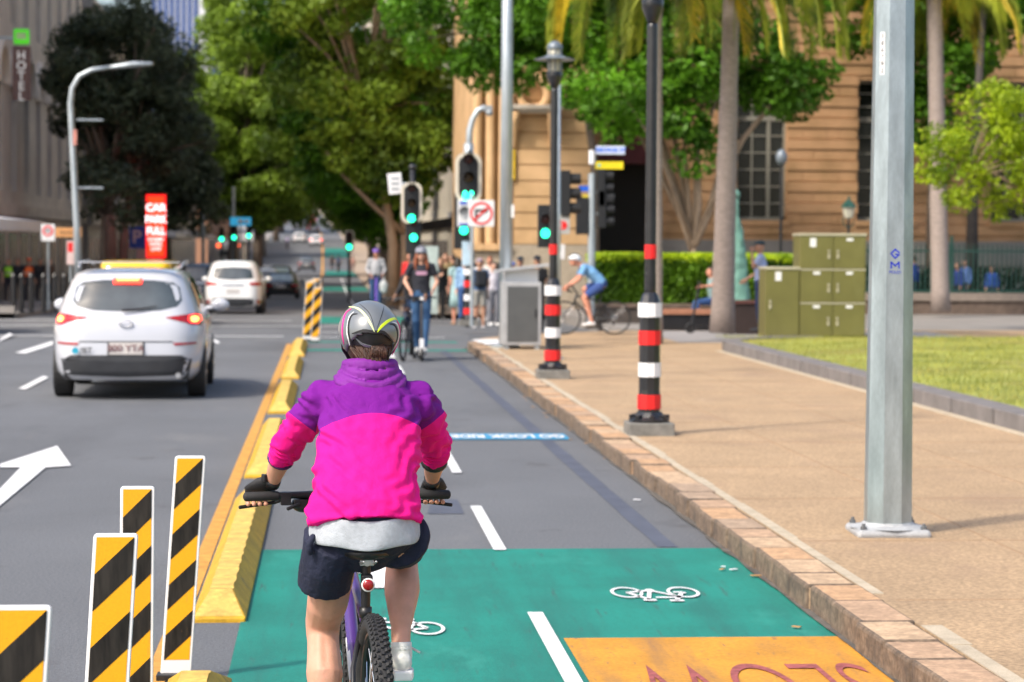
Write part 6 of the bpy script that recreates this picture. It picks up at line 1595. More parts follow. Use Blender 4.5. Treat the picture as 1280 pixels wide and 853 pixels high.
mb.prism([(a-.02, d-.36)]+[((a+b)/2-(b-a)*.52*math.cos(PI*k/n), d-.35+.8*math.sin(PI*k/n)) for k in range(1, n)]+[(b+.02, d-.36)], (0,-.10,0), (1,0,0), (0,0,1), (0,-1,0), .3)
mb.build('arch_panel', mat('maroon_panel', (.085,.008,.012), .6), dr)
mb = MB(); mb.torus(((a+b)/2, -.12, d-.35), (b-a)*.54, .12, n=24, k=6, axis='Y', a0=0, a1=PI); mb.build('arch_moulding', M_stone_shaded, dr)

# lit end pavilion with pilasters and a carved hood
PX0, PX1 = fx(591, 72.5), fx(737, 72.5)
pav = thing('pavilion', 'sunlit golden sandstone corner pavilion with pilasters and a carved balcony bracket', 'building', (0, 72.5, .14))
def pz(py): return W(650, py, 72.5).z-.14
mb = MB(); mb.b2(PX0, PX1, .0, 12, -.8, 24); mb.build('wall', M_stone_lit, pav)
mb = MB(); z = pz(305); ch = (pz(180)-pz(200)); 
while z < 12:
    mb.b2(fx(642,72.5), PX1+.0, -.10, 0, z, z+ch-.045); z += ch
mb.build('rusticated_courses', M_stone_lit, pav)
mb = MB(); z = pz(305)
while z < 12:
    for yb in (.3, 2.2, 4.2): pass
    mb.b2(PX1, PX1+.09, .0, 2.3, z, z+ch-.045); z += ch
mb.build('quoins', M_stone_lit, pav)
for px in (596, 612, 628):
    mb = MB(); x = fx(px, 72.5); mb.cyl((x,-.14,pz(305)), (x,-.14,9.8), .15, .135, n=12); mb.b2(x-.2,x+.2,-.34,0,pz(305)-.2,pz(305)); mb.b2(x-.2,x+.2,-.34,0,9.8,10.1); mb.build('pilaster', M_stone_lit, pav, smooth=False)
mb = MB(); mb.b2(PX0-.15, PX1+.15, -.2, 0, -.8, pz(318)); mb.b2(PX0-.1, PX1+.1, -.14, 0, pz(318), pz(306)); mb.build('plinth', mat('pale_granite', (.40,.34,.26), .8, var=.1), pav)
# carved hood: shelf, brackets, scroll work
za = pz(138); x0_, x1_ = fx(648,72.5), fx(690,72.5)
mb = MB(); mb.b2(x0_-.5, x1_+.25, -.62, -.1, za, za+.14); mb.b2(x0_-.4, x1_+.15, -.5, -.1, za-.10, za); mb.build('balcony_slab', mat('pale_stone', (.56,.50,.42), .8, var=.1), pav, bevel=.02)
for x in (x0_-.15, x1_-.05):
    mb = MB(); mb.loft([(x,-.45,za-.12),(x,-.38,za-.4),(x,-.2,za-.7),(x,-.14,za-1.1)], [.16,.15,.10,.06], 10); mb.torus((x,-.42,za-.25), .13, .05, axis='X', n=16, k=6); mb.build('bracket', M_stone_lit, pav, smooth=True)
mb = MB(); 
for k in range(9):
    a = PI*k/8; mb.sph(((x0_+x1_)/2-.1+.75*math.cos(a), -.3, za+.25+.7*math.sin(a)), (.20,.18,.20), 10, 7)
mb.torus(((x0_+x1_)/2-.1,-.25,za+.45), .42, .13, axis='Y', n=24, k=8); mb.build('carved_cartouche', M_stone_lit, pav, smooth=True)
mb = MB(); mb.b2(fx(640,72.5)-.06, fx(640,72.5)+.06, -.2, 0, pz(225), pz(225)+.9); mb.build('banner', mat('yellow_banner', (.75,.50,.02), .6), pav)

# next buildings up the right side of the bikeway
def slab_building(name, label, x0, x1, y0, y1, h, m, face='left', storeys=6, bays=8, winm=None, awn=None, z=None, arch=False, gap=None, base=3.8, fl=3.4, front_bays=5, wf=.55):
    z = min(gz(y0+(y1-y0)*k/6) for k in range(7))+.12 if z is None else z; sx = (x0 if face == 'left' else x1); s = -1 if face == 'left' else 1   # s: which way the street wall looks
    t = thing(name, label, 'building', (sx+gx(y0), y0, z)); X = x1-x0 if face == 'left' else x0-x1
    D_ = y1-y0; mb = MB()
    bw = D_/bays; holes = []
    for f in range(storeys):
        for b in range(bays):
            a = b*bw+bw*(1-wf)/2; c = base+f*fl+.9; holes.append((a, a+bw*wf, c, min(c+fl*.62, h-.5)))
    # street wall: thin boxes between openings, dark core behind
    for a, b, c, d in openings(0, D_, 0, h, holes): mb.b2(min(0,-s*.5), max(0,-s*.5), a, b, c, d)
    fh = []; W_ = abs(X); fb = W_/front_bays
    for f in range(storeys):
        for b in range(front_bays):
            a = b*fb+fb*.22; c = base+f*fl+.9; fh.append((a, a+fb*.55, c, min(c+fl*.62, h-.5)))
    sgn = 1 if X > 0 else -1
    for a, b, c, d in openings(.5, W_, 0, h, fh): mb.b2(sgn*a, sgn*b, 0, .5, c, d)
    mb.build('wall', m, t)
    mb = MB(); mb.b2(sgn*.52, sgn*W_, .52, D_, 0, h-.3); mb.build('core', M_win if winm is None else winm, t)
    mb = MB(); mb.b2(-sgn*.35, sgn*W_, -.35, D_+.2, h, h+.5); mb.b2(-sgn*.18, sgn*W_, -.18, D_+.1, h-.5, h); mb.b2(-sgn*.2, sgn*W_, -.2, D_+.1, base-.1, base+.35); mb.build('cornice', m, t)
    for (a, b, c, d) in holes[:100]:
        mb = MB(); x_ = -s*.30; mb.b2(x_-.03, x_+.03, a, b, c, d); wn = mb.build('window', M_win, t)
        mb = MB(); mb.b2(x_+s*.04, x_+s*.08, (a+b)/2-.04, (a+b)/2+.04, c, d); mb.b2(x_+s*.04, x_+s*.08, a, b, c+(d-c)*.6, c+(d-c)*.6+.08); mb.build('window_frame', M_frame, wn)
    for (a, b, c, d) in fh[:40]:
        mb = MB(); mb.b2(sgn*a, sgn*b, .30, .36, c, d); mb.build('window', M_win, t)
    if arch:
        for b in range(bays):
            mb = MB(); yc = (b+.5)*bw; mb.torus((s*.05, yc, base+.9+fl*.62), bw*.36, .22, n=18, k=6, axis='X', a0=0, a1=PI); mb.build('arch_moulding', m, t)
    if awn:
        for (ya, yb, hz, out, mm) in awn:
            mb = MB(); mb.prism([(0,hz+.35),(s*out,hz),(s*out,hz+.32),(0,hz+.75)], (0,ya,0), (1,0,0), (0,0,1), (0,1,0), yb-ya); mb.build('awning', mm, t)
    mb = MB()
    for k in range(int(D_/3.5)):
        mb.b2(min(-s*.3,s*.02), max(-s*.3,s*.02), 3.5*k+.5, 3.5*k+3.0, .1, 3.0)
    mb.build('shopfront', mat('dark_shopfront', (.018,.017,.017), .25, var=.6, vscale=.4, spec=.6), t)
    return t
M_awn = mat('grey_awning', (.62,.61,.63), .6, var=.08); M_awnd = mat('dark_awning', (.03,.028,.03), .6)
M_beige = mat('beige_render', (.72,.63,.53), .85, var=.14, vscale=.5); M_beiged = mat('weathered_grey_render', (.50,.45,.40), .85, var=.15, vscale=.5)
M_cream = mat('cream_render', (.52,.47,.38), .85, var=.1, vscale=.5)
slab_building('shop_building', 'grey office block with dark shop awnings beyond the sandstone pavilion', 6.0, 24, 89, 118, 26, mat('grey_render', (.33,.32,.32), .85, var=.1), 'left', 6, 8, awn=[(-.5, 14, 3.1, 2.6, M_awnd), (15, 28, 3.1, 2.4, M_awnd)])
slab_building('office_building', 'pale office block farther up the right side behind the street trees', 6.0, 26, 122, 165, 40, M_cream, 'left', 9, 9)
slab_building('office_building', 'tall brown block near the top of the right side of the street', 6.0, 26, 175, 240, 34, mat('brown_render', (.30,.19,.13), .85, var=.1), 'left', 8, 10)
slab_building('office_building', 'distant tower closing the right side of the hill', 5, 30, 300, 380, 60, M_cream, 'left', 14, 7)
slab_building('hotel_building', 'beige stone hotel with tall arches on the far left corner', -34, -12.6, 66.8+4, 124, 26, M_beige, 'right', 3, 13, awn=[(-3, 8.5, 3.0, 3.4, M_awn)], arch=True, wf=.42, fl=6.6)
slab_building('shop_building', 'dark weathered block behind the left fig trees', -36, -12.6, 127, 172, 15, M_beiged, 'right', 3, 9, awn=[(18, 34, 3.1, 3.4, M_awn)])
slab_building('shop_building', 'cream building with green trim far up the left side', -36, -12.8, 176, 232, 10, M_cream, 'right', 1, 11, awn=[(2, 30, 3.1, 3.2, M_awn)])
slab_building('office_building', 'brick block near the hilltop on the left side', -40, -13, 260, 340, 12, mat('orange_brick', (.34,.18,.11), .85, var=.15), 'right', 2, 10)
# tower with blue vertical stripes and a white neighbour
q0 = W(186, 0, 420); q1 = W(246, 0, 420)
t = thing('tower', 'high tower with dark blue and white vertical stripes behind the left trees', 'building', ((q0.x+q1.x)/2, 425, 2)); w = q1.x-q0.x
mb = MB(); mb.b2(-w/2, w/2, 0, 20, 0, 95); mb.build('wall', mat('tower_white', (.48,.52,.62), .5, var=.05), t)
for k in range(8):
    mb = MB(); x = -w/2+w*(k+.5)/8; mb.b2(x-w*.032, x+w*.032, -.3, 0, 0, 95); mb.build('glazed_strip', mat('tower_blue_glass', (.03,.07,.22), .2, spec=.8), t)
q0 = W(247, 0, 400); q1 = W(276, 0, 400)
t = thing('tower', 'white apartment tower with balconies right of the blue striped tower', 'building', ((q0.x+q1.x)/2, 405, 2)); w = q1.x-q0.x
mb = MB(); mb.b2(-w/2, w/2, 0, 18, 0, 60); mb.build('wall', mat('white_render', (.66,.68,.72), .6, var=.05), t)
for k in range(16):
    mb = MB(); mb.b2(-w*.05, w/2+.1, -.5, 0, 3+3.4*k, 5.1+3.4*k); mb.build('balcony', MATS['tower_blue_glass'], t)
# hill top closing the street
t = slab_building('office_building', 'far building block closing the top of the hill', -60, 8, 1010, 1060, 26, M_cream, 'left', 6, 6, front_bays=16)
# hotel blade sign
q = W(27, 85, 86); t = thing('hotel_sign', 'brown vertical blade sign reading HOTEL with a green square logo above', 'sign', (q.x, 86, q.z))
mb = MB(); mb.b2(-.32,.32,-.08,.08,-1.15,.75); mb.build('board', mat('brown_sign', (.17,.10,.09), .5), t)
for k, ch_ in enumerate('HOTEL'): text_mesh('lettering', ch_, mat('sign_letter_white', (.75,.74,.72), .5, emit=.15), t, .42, at(0,-.09,.42-.36*k), depth=.01, bold=.008)
mb = MB(); mb.b2(-.27,.27,-.10,.10,.82,1.36); lg = mb.build('logo_panel', mat('lime_panel', (.10,.72,.03), .5, emit=.25), t, bevel=.05)
mb = MB(); mb.b2(-.17,.17,-.112,-.101,1.0,1.22); mb.build('logo_mark', mat('logo_pale', (.6,.9,.4), .5), lg, bevel=.03)
mb = MB(); mb.b2(-1.6,-.3,-.03,.03,1.0,1.1); mb.build('bracket', M_galv, t)
# red digital sign
q = W(195, 283, 96); t = thing('digital_sign', 'glowing red vertical screen reading CAR PARK FULL in white', 'sign', (q.x, 96, gz(96)+.14))
zc = q.z-.14-gz(96); hw_ = 12.0*96/F_PX; hh = 39*96/F_PX
mb = MB(); mb.b2(-hw_,hw_,-.1,.1,zc-hh,zc+hh); mb.build('casing', mat('screen_edge_red', (1.,.012,.012), .5, emit=.9, var=0), t)
mb = MB(); mb.b2(-hw_*.82,hw_*.82,-.108,-.101,zc-hh*.94,zc+hh*.94); sc2 = mb.build('screen', mat('screen_orange_red', (1.,.045,.006), .5, emit=1.0, var=0), t)
M_lit = mat('lit_white_text', (1,.75,.75), .5, emit=1.3, var=0)
for k, (w_, s_) in enumerate((('CAR', .40), ('PARK', .40), ('FULL', .40))): text_mesh('lettering', w_, M_lit, sc2, s_, at(0,-.115,zc+hh*.58-.46*k), depth=.004, sx=.85 if k else 1.0, bold=.014)
for k, w_ in enumerate(('CLOSED', 'UNTIL', 'LATE')): text_mesh('small_lettering', w_, M_lit, sc2, .17, at(0,-.115,zc-hh*.42-.19*k), depth=.004, bold=.004)
mb = MB(); mb.b2(-hw_,hw_,-.09,.09,zc-hh-.5,zc-hh); mb.cyl((0,0,0),(0,0,zc-hh),.09); mb.build('post', M_black, t)
# blue parking sign
q = W(171, 297, 100); t = thing('parking_sign', 'blue sign with a white letter P left of the red screen', 'road sign', (q.x, 100, gz(100)+.14)); zc = q.z-.14-gz(100)
mb = MB(); mb.cyl((0,.05,0),(0,.05,zc),.04); mb.build('post', M_galv, t)
mb = MB(); mb.b2(-.30,.34,-.03,0,-.45,.45); b_ = mb.build('board', MATS['sign_blue'], t, loc=(0,0,zc)); text_mesh('lettering', 'P', M_wb, b_, .75, at(0,-.035,0), depth=.004, bold=.015)
mb = MB(); mb.b2(.02,.5,-.035,-.005,-1.0,-.6); mb.build('small_plate', mat('pinkish_plate', (.6,.45,.42), .5), t, loc=(0,0,zc+.1))
# left street lamp
YL = 70.; xl = W(96, 300, YL).x
t = thing('street_lamp', 'grey street lamp with a long bent arm over the left lanes', 'street lamp', (xl, YL, .0))
h1 = W(88, 130, YL).z; tip = W(190, 80, YL)
mb = MB(); bx0 = W(88, 130, YL).x-xl
mb.loft([(.05,0,0),(0,0,h1*.4),(bx0,0,h1),(bx0+.05,0,h1+.45),(bx0+.25,0,h1+.80),(bx0+.6,0,h1+.98),(bx0+1.2,0,tip.z-.10)], [.12,.10,.085,.075,.07,.065,.055], 12, rnd=False); mb.build('pole', M_galv, t, smooth=True)
mb = MB(); mb.loft([(bx0+1.15,0,tip.z-.11),(bx0+1.8,0,tip.z-.02),(tip.x-xl,0,tip.z)], [(.06,.10),(.09,.14),(.05,.08)], 10); mb.build('lamp_head', M_galv, t, smooth=True)
for zz, ln_x in ((W(100,150,YL).z, .75), (W(100,235,YL).z, .75)):
    mb = MB(); mb.cyl((0,0,zz),(ln_x,0,zz),.03,n=6); mb.build('bracket', M_galv, t)
q = W(92,172,YL); mb = MB(); mb.b2(-.05,.05,-.12,-.10,-.22,.22); mb.build('plate', mat('salmon_plate', (.6,.25,.2), .5), t, loc=(q.x-xl+.05,0,q.z))
# speed sign and orange blade
q = W(60, 291, 72); t = thing('road_sign', 'white sign with red ring beside the orange blade on the left footpath', 'road sign', (q.x, 72, gz(72)+.14)); zc = q.z-.14-gz(72)
mb = MB(); mb.cyl((0,.05,0),(0,.05,zc+.2),.035); mb.build('post', M_galv, t)
mb = MB(); mb.b2(-.2,.2,-.02,0,-.25,.25); b_ = mb.build('board', M_wb, t, loc=(0,0,zc)); mb = MB(); mb.torus((0,-.025,.05),.13,.03,axis='Y',r2=.004); mb.build('red_ring', M_red, b_); text_mesh('lettering', '40', M_black, b_, .15, at(0,-.028,.05), depth=.003)
mb = MB(); mb.b2(.22,.98,-.02,0,-.13,.15); b_ = mb.build('orange_blade', mat('orange_blade', (.62,.30,.11), .5), t, loc=(0,0,zc)); text_mesh('lettering', 'PARKING', M_black, b_, .12, at(.6,-.025,0), depth=.003)
q = W(88, 316, 67.5); t = thing('road_sign', 'narrow red and white kerbside sign next to the lamp pole', 'road sign', (q.x, 67.5, gz(67)+.14)); zc = q.z-.14-gz(67)
mb = MB(); mb.cyl((0,.05,0),(0,.05,zc+.2),.03); mb.build('post', M_galv, t); mb = MB(); mb.b2(-.1,.1,-.02,0,-.33,.33); b_ = mb.build('board', mat('pinkish_plate', (.6,.45,.42), .5), t, loc=(0,0,zc)); mb = MB(); mb.b2(-.07,.07,-.026,-.02,.02,.28); mb.build('red_panel', M_red, b_)
# far street furniture
for px, yt, Y, lab in ((254, 225, 130, 'grey street pole beyond the red screen'), (292, 236, 145, 'thin pale pole above the grey bus')):
    q = W(px, yt, Y); g_ = gz(Y); q.z -= g_; t = thing('steel_pole', lab, 'pole', (q.x, Y, g_)); mb = MB(); mb.cyl((0,0,0),(0,0,q.z),.11,.08); mb.build('shaft', M_galv, t)
    mb = MB(); mb.cyl((0,0,q.z),(0,0,q.z+.1),.12); mb.build('cap', M_galv, t)
for px, py, Y, lab in ((277, 299, 130, 'left tiny green traffic light over the bus'), (292.5, 297, 131, 'middle tiny green traffic light over the bus'), (311, 295, 132, 'right tiny green traffic light past the bus'), (436.5, 309, 104, 'tiny green traffic light at the right side of the bike lane')):
    q = W(px, py, Y); g_ = gz(Y); q.z -= g_; t = thing('traffic_signal', lab, 'traffic light', (q.x, Y, g_)); mb = MB(); mb.cyl((0,.1,0),(0,.1,q.z+.6),.06); mb.build('post', M_black, t)
    signal_head(t, 0, 0, q.z+.26, w=.4, h=.9, board=(px > 400), r=.12)
q = W(296, 277, 128); q.z -= gz(128); t = thing('blue_sign', 'blue overhead street sign above the far green lights', 'road sign', (q.x+.2, 128, gz(128))); mb = MB(); mb.b2(-.55,.55,-.04,0,q.z-.22,q.z+.22); b_ = mb.build('board', mat('cyan_sign', (.05,.45,.75), .5, emit=.3), t); mb = MB(); mb.cyl((0,.05,0),(0,.05,q.z),.05); mb.build('post', M_galv, t)
mb = MB(); mb.sph((.0,-.06,q.z),(.16,.02,.14)); mb.sph((.33,-.06,q.z),(.12,.02,.12)); mb.build('white_symbol', M_wb, b_)
# bollards on the left footpath
for k, px in enumerate((6, 16, 28, 44, 58, 70)):
    q = G(px, 393, .14); t = thing('bollard', '%s black bollard on the far left kerb' % ['leftmost','second','third','fourth','fifth','sixth'][k], 'bollard', (q.x, 67.4+.1*k, gz(67.4)+.14), group='black bollards on the far left kerb')
    mb = MB(); mb.lathe([(.07,0),(.07,.95),(.085,.97),(.085,1.02),(.04,1.1)], n=12); mb.build('shaft', M_black, t)

# ------------------------------------------------------------------ hedge, garden wall, fence
M_leafd = leafmat('fig_leaf', (.016,.040,.006), (.07,.155,.014), .7); M_leafm = leafmat('street_tree_leaf', (.05,.11,.012), (.25,.37,.035), .35)
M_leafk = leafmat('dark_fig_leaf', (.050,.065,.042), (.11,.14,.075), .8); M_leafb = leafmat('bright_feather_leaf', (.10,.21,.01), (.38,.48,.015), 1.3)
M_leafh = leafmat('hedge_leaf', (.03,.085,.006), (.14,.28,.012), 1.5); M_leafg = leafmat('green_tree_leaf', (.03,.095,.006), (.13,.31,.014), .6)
M_leafy = leafmat('sunlit_hedge_leaf', (.25,.42,.01), (.50,.62,.02), 2.)
def leaf_block(mb, n, x0, x1, y0, y1, z0, z1, s, r=random):
    for _ in range(n):
        c = Vector((r.uniform(x0,x1), r.uniform(y0,y1), r.uniform(z0,z1))); a = Vector((r.gauss(0,1), r.gauss(0,1), r.gauss(0,1))).normalized(); b = a.orthogonal().normalized(); d = a.cross(b); k = s*r.uniform(.6,1.2)
        mb.add([c-b*k, c+d*k*.5, c+b*k, c-d*k*.5], [(0,1,2,3)])
HY = 55.
hx0, hx1 = W(742,350,HY).x, W(996,350,HY).x; hz0, hz1 = KZ+.42, W(900,319,HY).z
t = thing('hedge', 'clipped green hedge with a bright yellow-green top behind the palm', 'hedge', (0, HY, 0))
mb = MB(); mb.b2(hx0+.12,hx1-.1,.15,1.3,hz0,hz1-.12); leaf_block(mb, 9000, hx0, hx1, 0, .22, hz0, hz1-.10, .06); leaf_block(mb, 900, hx0-.02, hx0+.2, 0, 1.3, hz0, hz1-.1, .06)
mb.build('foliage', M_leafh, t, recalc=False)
mb = MB(); leaf_block(mb, 9000, hx0-.03, hx1, -.03, 1.4, hz1-.16, hz1+.03, .055); mb.build('sunlit_top', M_leafy, t, recalc=False)  # top leaves coloured yellow-green to stand for sunlight on the hedge
t = thing('garden_wall', 'low dark stone garden wall under the hedge', 'wall', (0, HY-.35, 0))
mb = MB(); mb.b2(hx0-.2, hx1+.3, -.15, .25, 0, KZ+.36); mb.build('wall', mat('dark_stone', (.075,.06,.05), .9, var=.3, vscale=5), t); mb = MB(); mb.b2(hx0-.25, hx1+.3, -.2, .3, KZ+.36, KZ+.44); mb.build('coping', mat('brown_coping', (.14,.10,.075), .9, var=.2), t)
# bench plinth with terracotta top and a dark bench
q = W(862, 388, 50); t = thing('bench', 'low dark bench with a terracotta coloured top on the plaza', 'bench', (q.x, 50, KZ)); mb = MB(); mb.b2(-.95,.9,-.3,.4,0,.34); mb.build('base', M_black, t); mb = MB(); mb.b2(-1.0,.95,-.35,.45,.345,.44); mb.build('seat', mat('terracotta_top', (.36,.16,.09), .7), t)
q = W(940, 388, 47); t = thing('crate_bench', 'dark brown wooden bench box left of the low olive cabinet', 'bench', (q.x-.05, 48, KZ)); mb = MB(); mb.b2(-.36,.36,-.3,.3,0,.62); mb.build('box', mat('dark_brown_wood', (.035,.02,.016), .7), t); mb = MB(); mb.b2(-.4,.4,-.34,.34,.62,.68); mb.build('seat', mat('reddish_wood', (.12,.045,.035), .6), t)
# green bronze statue cone behind the palm
q = W(921, 400, 52); t = thing('statue', 'green bronze statue mostly hidden behind the thick palm trunk', 'statue', (q.x, 52, KZ)); mb = MB(); mb.loft([(0,0,.3),(.02,0,.7),(0,0,1.3),(-.02,0,1.9),(-.05,0,2.5),(-.06,0,2.75)], [(.34,.3),(.26,.24),(.22,.2),(.18,.15),(.08,.08),(.09,.09)], 14); mb.sph((-.06,0,2.9),.11)
organic('figure', mb, mat('verdigris', (.14,.30,.24), .7, var=.15), t, .03, 1, disp=lambda v,n: .03*mnoise.noise(v*6)); mb = MB(); mb.b2(-.5,.5,-.5,.5,0,.34); mb.build('plinth', MATS['dark_stone'], t)
q = W(884,410,49.); t = thing('kick_scooter', 'parked scooter with a yellow rear panel beside the thick palm trunk', 'scooter', (q.x-.05, 48.2, KZ), PI/2)
mb = MB(); mb.b2(-.08,.08,-.42,.28,.10,.15); mb.build('deck', M_black, t)
for y in (-.50,.42):
    mb = MB(); mb.torus((0,y,.11),.085,.026,n=20,k=8); mb.build('wheel', M_rubber, t, smooth=True)
mb = MB(); mb.loft([(0,.40,.14),(0,.24,1.03)], [.028,.022], 10); mb.build('steering_column', M_black, t); mb = MB(); mb.cyl((-.25,.24,1.04),(.25,.24,1.04),.014); mb.build('handlebar', M_black, t); mb = MB(); mb.sph((.06,-.3,.16),(.05,.11,.09)); mb.build('rear_panel', M_hzy, t, smooth=True)
# park wall and green fence on the right
FYR = 63.; f0 = W(1078,380,FYR).x
t = thing('low_wall', 'brown stone wall with pale coping behind the lawn on the right', 'wall', (f0, FYR-.3, 0)); mb = MB(); mb.b2(0,30,-.2,.3,0,KZ+.36); mb.build('wall', MATS['brown_coping'], t); mb = MB(); mb.b2(-.05,30,-.26,.34,KZ+.36,KZ+.56); mb.build('coping', mat('stone_coping', (.26,.21,.17), .85, var=.15), t)
t = thing('fence', 'dark green iron railing fence on the low wall behind the lawn', 'fence', (f0, FYR, KZ+.5)); mb = MB(); mb.b2(0,30,-.02,.02,.08,.13); mb.b2(0,30,-.02,.02,1.15,1.2); mb.build('rail', MATS['dark_green_paint'], t)
mb = MB(); x = 0
while x < 30: mb.cyl((x,0,0),(x,0,1.35),.02,n=5); x += .13
mb.build('bars', MATS['dark_green_paint'], t)['kind'] = 'stuff'
for k in range(12):
    mb = MB(); mb.cyl((2.4*k,0,0),(2.4*k,0,1.5),.04,n=8); mb.sph((2.4*k,0,1.53),.05); mb.build('post', MATS['dark_green_paint'], t)
# low planting mass and people behind the fence
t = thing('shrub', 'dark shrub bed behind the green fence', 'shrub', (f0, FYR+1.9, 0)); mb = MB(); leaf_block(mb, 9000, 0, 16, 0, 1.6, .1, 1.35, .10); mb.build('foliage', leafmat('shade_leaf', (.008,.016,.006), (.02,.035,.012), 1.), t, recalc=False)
for px, py, lab, c in ((1143, 345, 'person in bright blue behind the fence just right of the steel pole', (.01,.04,.38)), (1197, 340, 'left of the two people in blue behind the fence', (.03,.06,.30)), (1206, 338, 'taller person in pale blue behind the fence', (.10,.18,.45)), (1240, 342, 'rightmost person in blue behind the fence', (.02,.07,.35))):
    x = W(px, 350, 64.0).x; person(lab, (x, 64.0, KZ), R(px), top=c, sleeve='long', legs=(.02,.03,.06), group='people behind the fence', scale=.74+.05*(px%4), vox=.022)

# ------------------------------------------------------------------ trees
def leaves_np(centres, radii, n_per, size, flat=.6):
    V = []; n_t = 0
    out = []
    for c, r in zip(centres, radii):
        n = int(n_per*(r/1.)**2)+8
        d = rng.normal(size=(n,3)); d /= np.linalg.norm(d, axis=1)[:,None]; rad = r*(.35+.65*rng.random(n)**.5)
        p = np.array(c)+d*rad[:,None]*np.array([1,1,flat+.15])
        nrm = rng.normal(size=(n,3))*.8+d+np.array([0,0,.7]); nrm /= np.linalg.norm(nrm, axis=1)[:,None]
        a = np.cross(nrm, rng.normal(size=(n,3))); a /= np.linalg.norm(a, axis=1)[:,None]; b = np.cross(nrm, a)
        s = size*(.6+.8*rng.random(n))[:,None]
        out.append(np.stack([p-a*s, p+b*s*.5, p+a*s, p-b*s*.5], 1))
    return np.concatenate(out).reshape(-1,3)
def leaf_object(name, pts, m, parent):
    n = len(pts)//4; me = bpy.data.meshes.new(name); me.vertices.add(n*4); me.vertices.foreach_set('co', pts.astype(np.float32).ravel())
    me.loops.add(n*4); me.loops.foreach_set('vertex_index', np.arange(n*4, dtype=np.int32)); me.polygons.add(n)
    me.polygons.foreach_set('loop_start', np.arange(0, n*4, 4, dtype=np.int32)); me.update(calc_edges=True)
    me.materials.append(m); o = bpy.data.objects.new(name, me); COL.objects.link(o); o.parent = parent; return o
M_bark = mat('grey_bark', (.20,.155,.12), .9, var=.25, vscale=6, stretch=(1,1,.3), bump=.6, bscale=14); M_barkt = mat('tan_bark', (.32,.235,.16), .9, var=.2, vscale=6, stretch=(1,1,.3), bump=.5)
def tree(label, X, Y, blobs, leafm, size=.16, n_per=260, clump=.95, dens=1.0, trunks=None, bark=None, z=None, group=None, name='tree', skip=0., seed=0):
    """blobs: crown volumes (x,y,z,rx,ry,rz) local; each is filled with leaf clumps, some left out for gaps"""
    g = np.random.default_rng(seed+int(abs(X*10))+int(Y)); z = gz(Y)+.1 if z is None else z
    t = thing(name, label, 'tree', (X, Y, z), group=group); cs = []; rs = []
    for (x, y, zz, rx, ry, rz_) in blobs:
        n = int(dens*(rx*ry+rx*rz_+ry*rz_)*1.15/clump**2)+3
        d = g.normal(size=(n,3)); d /= np.linalg.norm(d, axis=1)[:,None]; rr = .45+.55*g.random(n)**.5
        for q, k in zip(d, rr):
            if g.random() < skip: continue
            cs.append((x+q[0]*rx*k, y+q[1]*ry*k, zz+q[2]*rz_*k)); rs.append(clump*g.uniform(.6,1.25))
    leaf_object('crown', leaves_np(cs, rs, n_per, size), leafm, t)
    mb = MB(); tips = []
    for T in (trunks or [[(0,0,0),(0,0,3)]]):
        rad = T[-1][3] if len(T[-1]) > 3 else .22; P = [Vector(p[:3]) for p in T]; n = len(P)
        mb.loft(P, [rad*(1.25-.75*i/(n-1)) for i in range(n)], 10, rnd=False); tips.append((P[-1], rad*.5))
    for i in range(0, len(cs), max(1, len(cs)//26)):
        tp, r_ = tips[i % len(tips)]; c = Vector(cs[i]); m_ = tp.lerp(c, .5)+Vector((0,0,.25*(c-tp).length*.4)); mb.loft([tp, m_, c], [r_, r_*.55, r_*.15], 6, rnd=False)
    mb.build('trunk', bark or M_bark, t, smooth=True); return t
# dark figs on the left
def Xc(px, Y): return W(px, 300, Y).x
def zc_(py, Y): return W(640, py, Y).z
LX_ = -9.6
tree('large dark fig tree on the left behind the street lamp', Xc(135,98), 98, [(0,0,zc_(215,98)+2.2,2.6,2.4,2.5),(.3,0,9.5,3.0,2.8,2.6),(1.5,1,7.2,2.6,2.6,2.3),(-1.0,.5,9.2,1.4,2,2.6)], M_leafk, .12, 300, .8, trunks=[[(0,0,0),(.05,0,2.5),(0,0,4.5,.34)], [(.5,.3,0),(.6,.3,2.6),(.9,.3,4.8,.2)]], group='dark fig trees on the left')
tree('second dark fig tree, right of the one behind the lamp', Xc(188,122), 122, [(0,0,8.,3.0,3,3.2),(.8,0,6.0,2.3,2.5,2.2),(-.5,0,11.5,2.4,2.6,2.4)], M_leafk, .17, 200, .9, trunks=[[(0,0,0),(0,0,2.6),(0,0,5,.36)]], group='dark fig trees on the left')
tree('third dark fig tree, above the awning past the red screen', Xc(208,158), 158, [(.4,0,6.8,3.2,3.4,2.9),(1.2,0,5.4,2.4,2.6,2.0)], M_leafk, .2, 160, 1.0, trunks=[[(0,0,0),(0,0,3),(0,0,5,.34)]], group='dark fig trees on the left')
tree('small dark green tree under the figs beside the lamp pole', Xc(128,92), 92, [(0,0,4.1,1.9,1.6,1.3)], M_leafk, .12, 240, .6, trunks=[[(0,0,0),(0,0,2),(0,0,3.4,.12)]])
